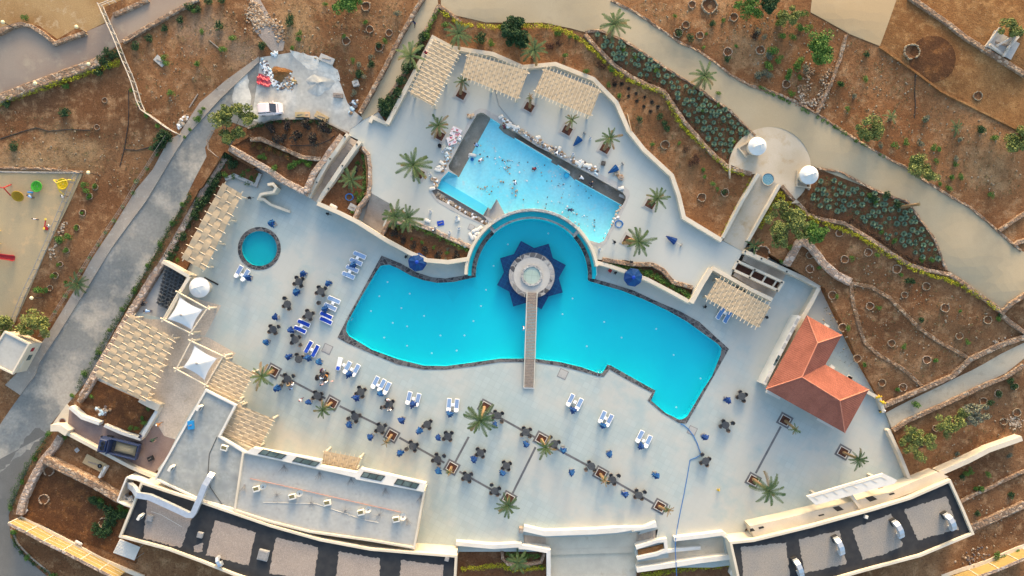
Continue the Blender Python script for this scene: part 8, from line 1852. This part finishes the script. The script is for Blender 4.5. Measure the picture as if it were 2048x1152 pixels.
def sheetobj(name, lab, q, size, rz, z, m, cat, h=.05):
    b = at3(px(q)[0], z) if z is not None else tw(px(q)[0]); t = thing(name, b, rz, lab, cat); k = MB(); k.rbox((0, 0, h / 2 + .02), (size[0], size[1], h), 0, .03, bev=.01); k.build('panel', M[m] if isinstance(m, str) else m, t)
    k = MB(); k.rbox((0, 0, h + .05), (size[0] * .6, size[1] * .12, .05), .2, .02); k.build('batten', M['wood'], t)
RS = mat('white_red_carton', (.72, .66, .66), (.5, .1, .14), 3, .56, .6, rough=.8)
sheetobj('carton_sheet', 'square red and white carton stack left of the wide trench', 'M 475,420', (1.5, 1.3), -.45, ZU + .03, RS, 'carton', .12); sheetobj('carton_sheet', 'second red and white carton pile below the square one', 'M 410,550', (1.3, 1.2), .3, ZU + .03, RS, 'carton', .2)
sheetobj('blue_crate', 'dark blue folded sheet on the terrace above the hedge kerb', 'O 240,740', (1.0, .7), .2, ZU, 'cushion', 'sheet'); sheetobj('concrete_board', 'pale concrete board lying in the upper left plot', 'A 922,352', (1.7, 1.0), -.7, None, 'concrete', 'board', .1)
sheetobj('blue_box', 'bright blue box on the stained kitchen roof', 'I 1105,280', (.8, 1.2), .1, 3.82, BP, 'box', .5); sheetobj('stone_pallet', 'left pallet of tan stone beside the yard kerb', 'a 730,940', (1.4, .7), 0, None, 'wood_raw', 'pallet', .45); sheetobj('stone_pallet', 'small pallet of tan stone in the middle of the yard kerb', 'a 830,940', (.7, .8), 0, None, 'wood_raw', 'pallet', .4); sheetobj('stone_pallet', 'long pallet of tan stone at the right of the yard kerb', 'a 1040,970', (2.0, .9), -.5, None, 'wood_raw', 'pallet', .45)
sheetobj('stone_block', 'tan block standing in front of the spilt cement', 'a 1275,665', (1.4, .6), -.1, None, 'wood', 'block', .5); sheetobj('stone_block', 'pale boulder block near the alley wall shrubs', 'a 1530,490', (.9, .8), .3, None, 'concrete', 'block', .5); sheetobj('concrete_slab', 'grey slab half buried at the edge of the spilt cement', 'a 1110,140', (2.2, 1.0), -.4, None, 'concrete', 'slab', .25)
sheetobj('trough', 'low rectangular block trough in the rubble yard', 'Y 520,730', (3.4, 1.5), -.48, -.25, 'sand', 'trough', .12); sheetobj('leaning_board', 'white panel leaning at the end of the block trough', 'Y 640,815', (1.9, .35), 1.05, -.2, 'white', 'panel', .9); sheetobj('paving_slab', 'loose pale slab in the rubble yard', 'Y 312,577', (.6, .6), .7, -.25, 'concrete', 'slab')
sheetobj('generator', 'small black generator in the maroon court', 'Y 1172,668', (.8, .7), .4, -.1, 'black', 'machine', .5); sheetobj('well_cover', 'square well frame with a dark hole in the palm garden', 'g 600,840', (1.1, 1.0), -.5, 1.22, 'concrete', 'well', .15)
sheetobj('wooden_crate', 'brown wooden crate on the terrace near a lying parasol', 'N 1470,665', (.7, .6), -.4, ZU, 'wood', 'crate', .4); sheetobj('withered_chair', 'old brown chair between the terrace planter and parasol', 'N 1200,440', (.6, .6), -.2, ZU, 'wicker_brown', 'chair', .45)
for i, (q, an) in enumerate((('D 1375,215', 1.0), ('D 1480,250', 1.1), ('D 1450,235', .5), ('D 1510,225', .8), ('D 1400,290', -.5))):
    t = tw(px(q)[0], .5); mb = MB(); mb.rbox((0, 0, 0), (3.0 + (i % 2), .3, .3), 0, .03); o = mb.build('timber_beam', M['fence'], None, loc=t); o.rotation_euler = (0, .12 * (i - 2), an); tag(o, ('leftmost whitish beam of the collapsed timber ruin', 'lower right whitish beam of the collapsed timber ruin', 'middle beam lying across the timber ruin', 'rightmost whitish beam of the timber ruin', 'flat beam at the foot of the timber ruin')[i], 'beam', 'beams of the timber ruin')
sheetobj('ruin_slab', 'pale concrete slab under the collapsed timber ruin', 'D 1430,260', (4.0, 2.6), -.5, None, 'concrete', 'slab', .15)
for i, (q, an, L_) in enumerate((('C 745,705', 1.35, 2.6), ('A 1115,580', -1.0, 2.4), ('A 1050,690', -.9, 2.2), ('A 1245,265', .7, 2.6), ('V 800,60', .2, .1))):
    if L_ < 1: continue
    b = tw(px(q)[0], .1); mb = MB(); mb.rbox((0, 0, 0), (L_, .16, .1), 0, .02); o = mb.build('timber_plank', M['wood_raw'] if i == 0 else M['wood'], None, loc=b); o.rotation_euler = (0, 0, -an); tag(o, ('raw timber plank leaning inside the terrace parapet bed', 'grey plank beside the upper sidewalk', 'short grey plank at the foot of the white fence', 'long weathered plank in the upper left plot')[i], 'plank')
t = thing('tub', at3(px('N 635,628')[0], .76), 0, 'round bright blue tub on the pool floor near the stepped trench', 'tub'); k = MB(); k.lathe([(.3, 0), (.38, .3), (.41, .3), (.38, .33), (.3, .05), (.001, .04)], 20); k.build('bowl', BP, t); k = MB(); k.lathe([(.36, .26), (.001, .26)], 18); k.build('contents', M['paint_bright'], t)
t = thing('tub', at3(px('M 725,837')[0], .76), 0, 'small dark blue tub beside the wide trench', 'tub'); k = MB(); k.lathe([(.2, 0), (.26, .22), (.28, .22), (.2, .04), (.001, .03)], 16); k.build('bowl', BP, t); k = MB(); k.tube([(.26 * math.cos(a_), .26 * math.sin(a_), .24) for a_ in [math.pi * i / 8 for i in range(9)]], .015, 4); k.build('handle', M['grey'], t)
t = thing('barrel', at3(px('M 230,635')[0], ZU + .02), 0, 'black barrel beside the carton piles', 'barrel'); k = MB(); k.lathe([(.27, 0), (.3, .35), (.27, .75), (.25, .75), (.24, .6), (.001, .6)], 18); k.build('body', M['black'], t); k = MB(); k.lathe([(.285, .2), (.31, .22), (.285, .24)], 18); k.build('hoop', M['grey'], t)
t = thing('red_chair', at3(px('G 632,465')[0], 0), 2.4, 'red plastic chair below the hedge bed wall', 'chair'); k = MB(); k.rbox((0, 0, .42), (.5, .5, .06), 0, .08); k.build('seat', RPn, t); k = MB(); k.rbox((0, .24, .7), (.5, .06, .5), 0, .03); k.build('backrest', RPn, t)
for x in (-.2, .2):
    for y in (-.2, .2): k = MB(); k.tube([(x, y, 0), (x, y, .4)], .025, 5); k.build('leg', RPn, t)
for i, q in enumerate(('g 570,740', 'G 685,195')):
    z = 1.28 if i == 0 else ZU + .04; b = at3(px(q)[0], z); mb = MB(); r2 = random.Random(i); mb.tube([(.55 * math.cos(a_ * .5) * (1 + .15 * math.sin(a_ * .37)) , .5 * math.sin(a_ * .5) * (1 + .12 * math.cos(a_ * .21)), .02 * (a_ % 3)) for a_ in range(0, 44)], .035, 4); tag(mb.build('coiled_hose', HB, None, loc=b), ('tangled blue hose coil in the palm garden', 'loose blue hose coil at the right corner of the empty pool')[i], 'hose')
b = at3(px('K 120,885')[0], .5); t = thing('litter_bin', Vector((b.x, b.y, 0)), 0, 'brown litter bin at the left end of the bench wall', 'bin'); k = MB(); k.rbox((0, 0, .5), (.55, .75, 1.0), 0, .06); k.build('box', M['wood'], t); k = MB(); k.rbox((0, -.1, 1.02), (.4, .4, .05), 0, .1); k.build('lid', M['frame'] if 'frame' in M else M['slab'], t)
b = at3(px('I 360,262')[0], .1); t = thing('manhole', tw(px('I 360,262')[0], .06), 0, 'round rusty manhole in the gateway beside the gate wall', 'manhole'); k = MB(); k.lathe([(.55, 0), (.55, .03), (.42, .03)], 24); k.build('ring', M['slab'], t); k = MB(); k.lathe([(.42, .028), (.001, .028)], 24); k.build('cover', M['planter_soil'], t)
t = thing('stop_tyre', at3(px('Y 577,760')[0], -.1), 0, 'dark tyre lying in the block trough', 'tyre'); k = MB(); k.lathe([(.16, 0), (.3, 0), (.33, .08), (.3, .17), (.16, .17), (.14, .08), (.16, 0)], 20); k.build('rubber', M['black'], t); k = MB(); k.lathe([(.15, .05), (.001, .05)], 14); k.build('hub', M['grey'], t)
# ------------------------------------------------------------------ light and camera
SUN_EL, SUN_AZ = math.radians(13), math.radians(9)
w = bpy.data.worlds.new('World'); scene.world = w; w.use_nodes = True
nt = w.node_tree; nt.nodes.clear()
sky = nt.nodes.new('ShaderNodeTexSky'); sky.sky_type = 'NISHITA'; sky.sun_disc = False
sky.sun_elevation = SUN_EL; sky.sun_rotation = SUN_AZ; sky.air_density = 1.0; sky.dust_density = 3.0; sky.ozone_density = 0.6
bg = nt.nodes.new('ShaderNodeBackground'); bg.inputs[1].default_value = 0.15
wo = nt.nodes.new('ShaderNodeOutputWorld')
nt.links.new(sky.outputs[0], bg.inputs[0]); nt.links.new(bg.outputs[0], wo.inputs[0])
sl = bpy.data.lights.new('sun', 'SUN'); sl.energy = 1.05; sl.angle = math.radians(14); sl.color = (1.0, 0.74, 0.48)
so = bpy.data.objects.new('sun', sl); COL.objects.link(so)
d = Vector((math.sin(SUN_AZ) * math.cos(SUN_EL), math.cos(SUN_AZ) * math.cos(SUN_EL), math.sin(SUN_EL)))
so.rotation_euler = d.to_track_quat('Z', 'Y').to_euler(); so.location = d * 300
cam = bpy.data.cameras.new('camera'); co = bpy.data.objects.new('camera', cam); COL.objects.link(co)
cam.sensor_width = 36.0; cam.lens = 36.0 * H / (2048 * SC); cam.clip_end = 3000; cam.clip_start = 1.0
co.location = (0, 0, H); scene.camera = co
scene.view_settings.view_transform = 'Standard'; scene.view_settings.look = 'None'
scene.view_settings.gamma = 1.0; scene.view_settings.use_curve_mapping = False
scene.view_settings.exposure = 1.78
scene.cycles.max_bounces = 6; scene.cycles.transparent_max_bounces = 6
scene.cycles.use_denoising = True
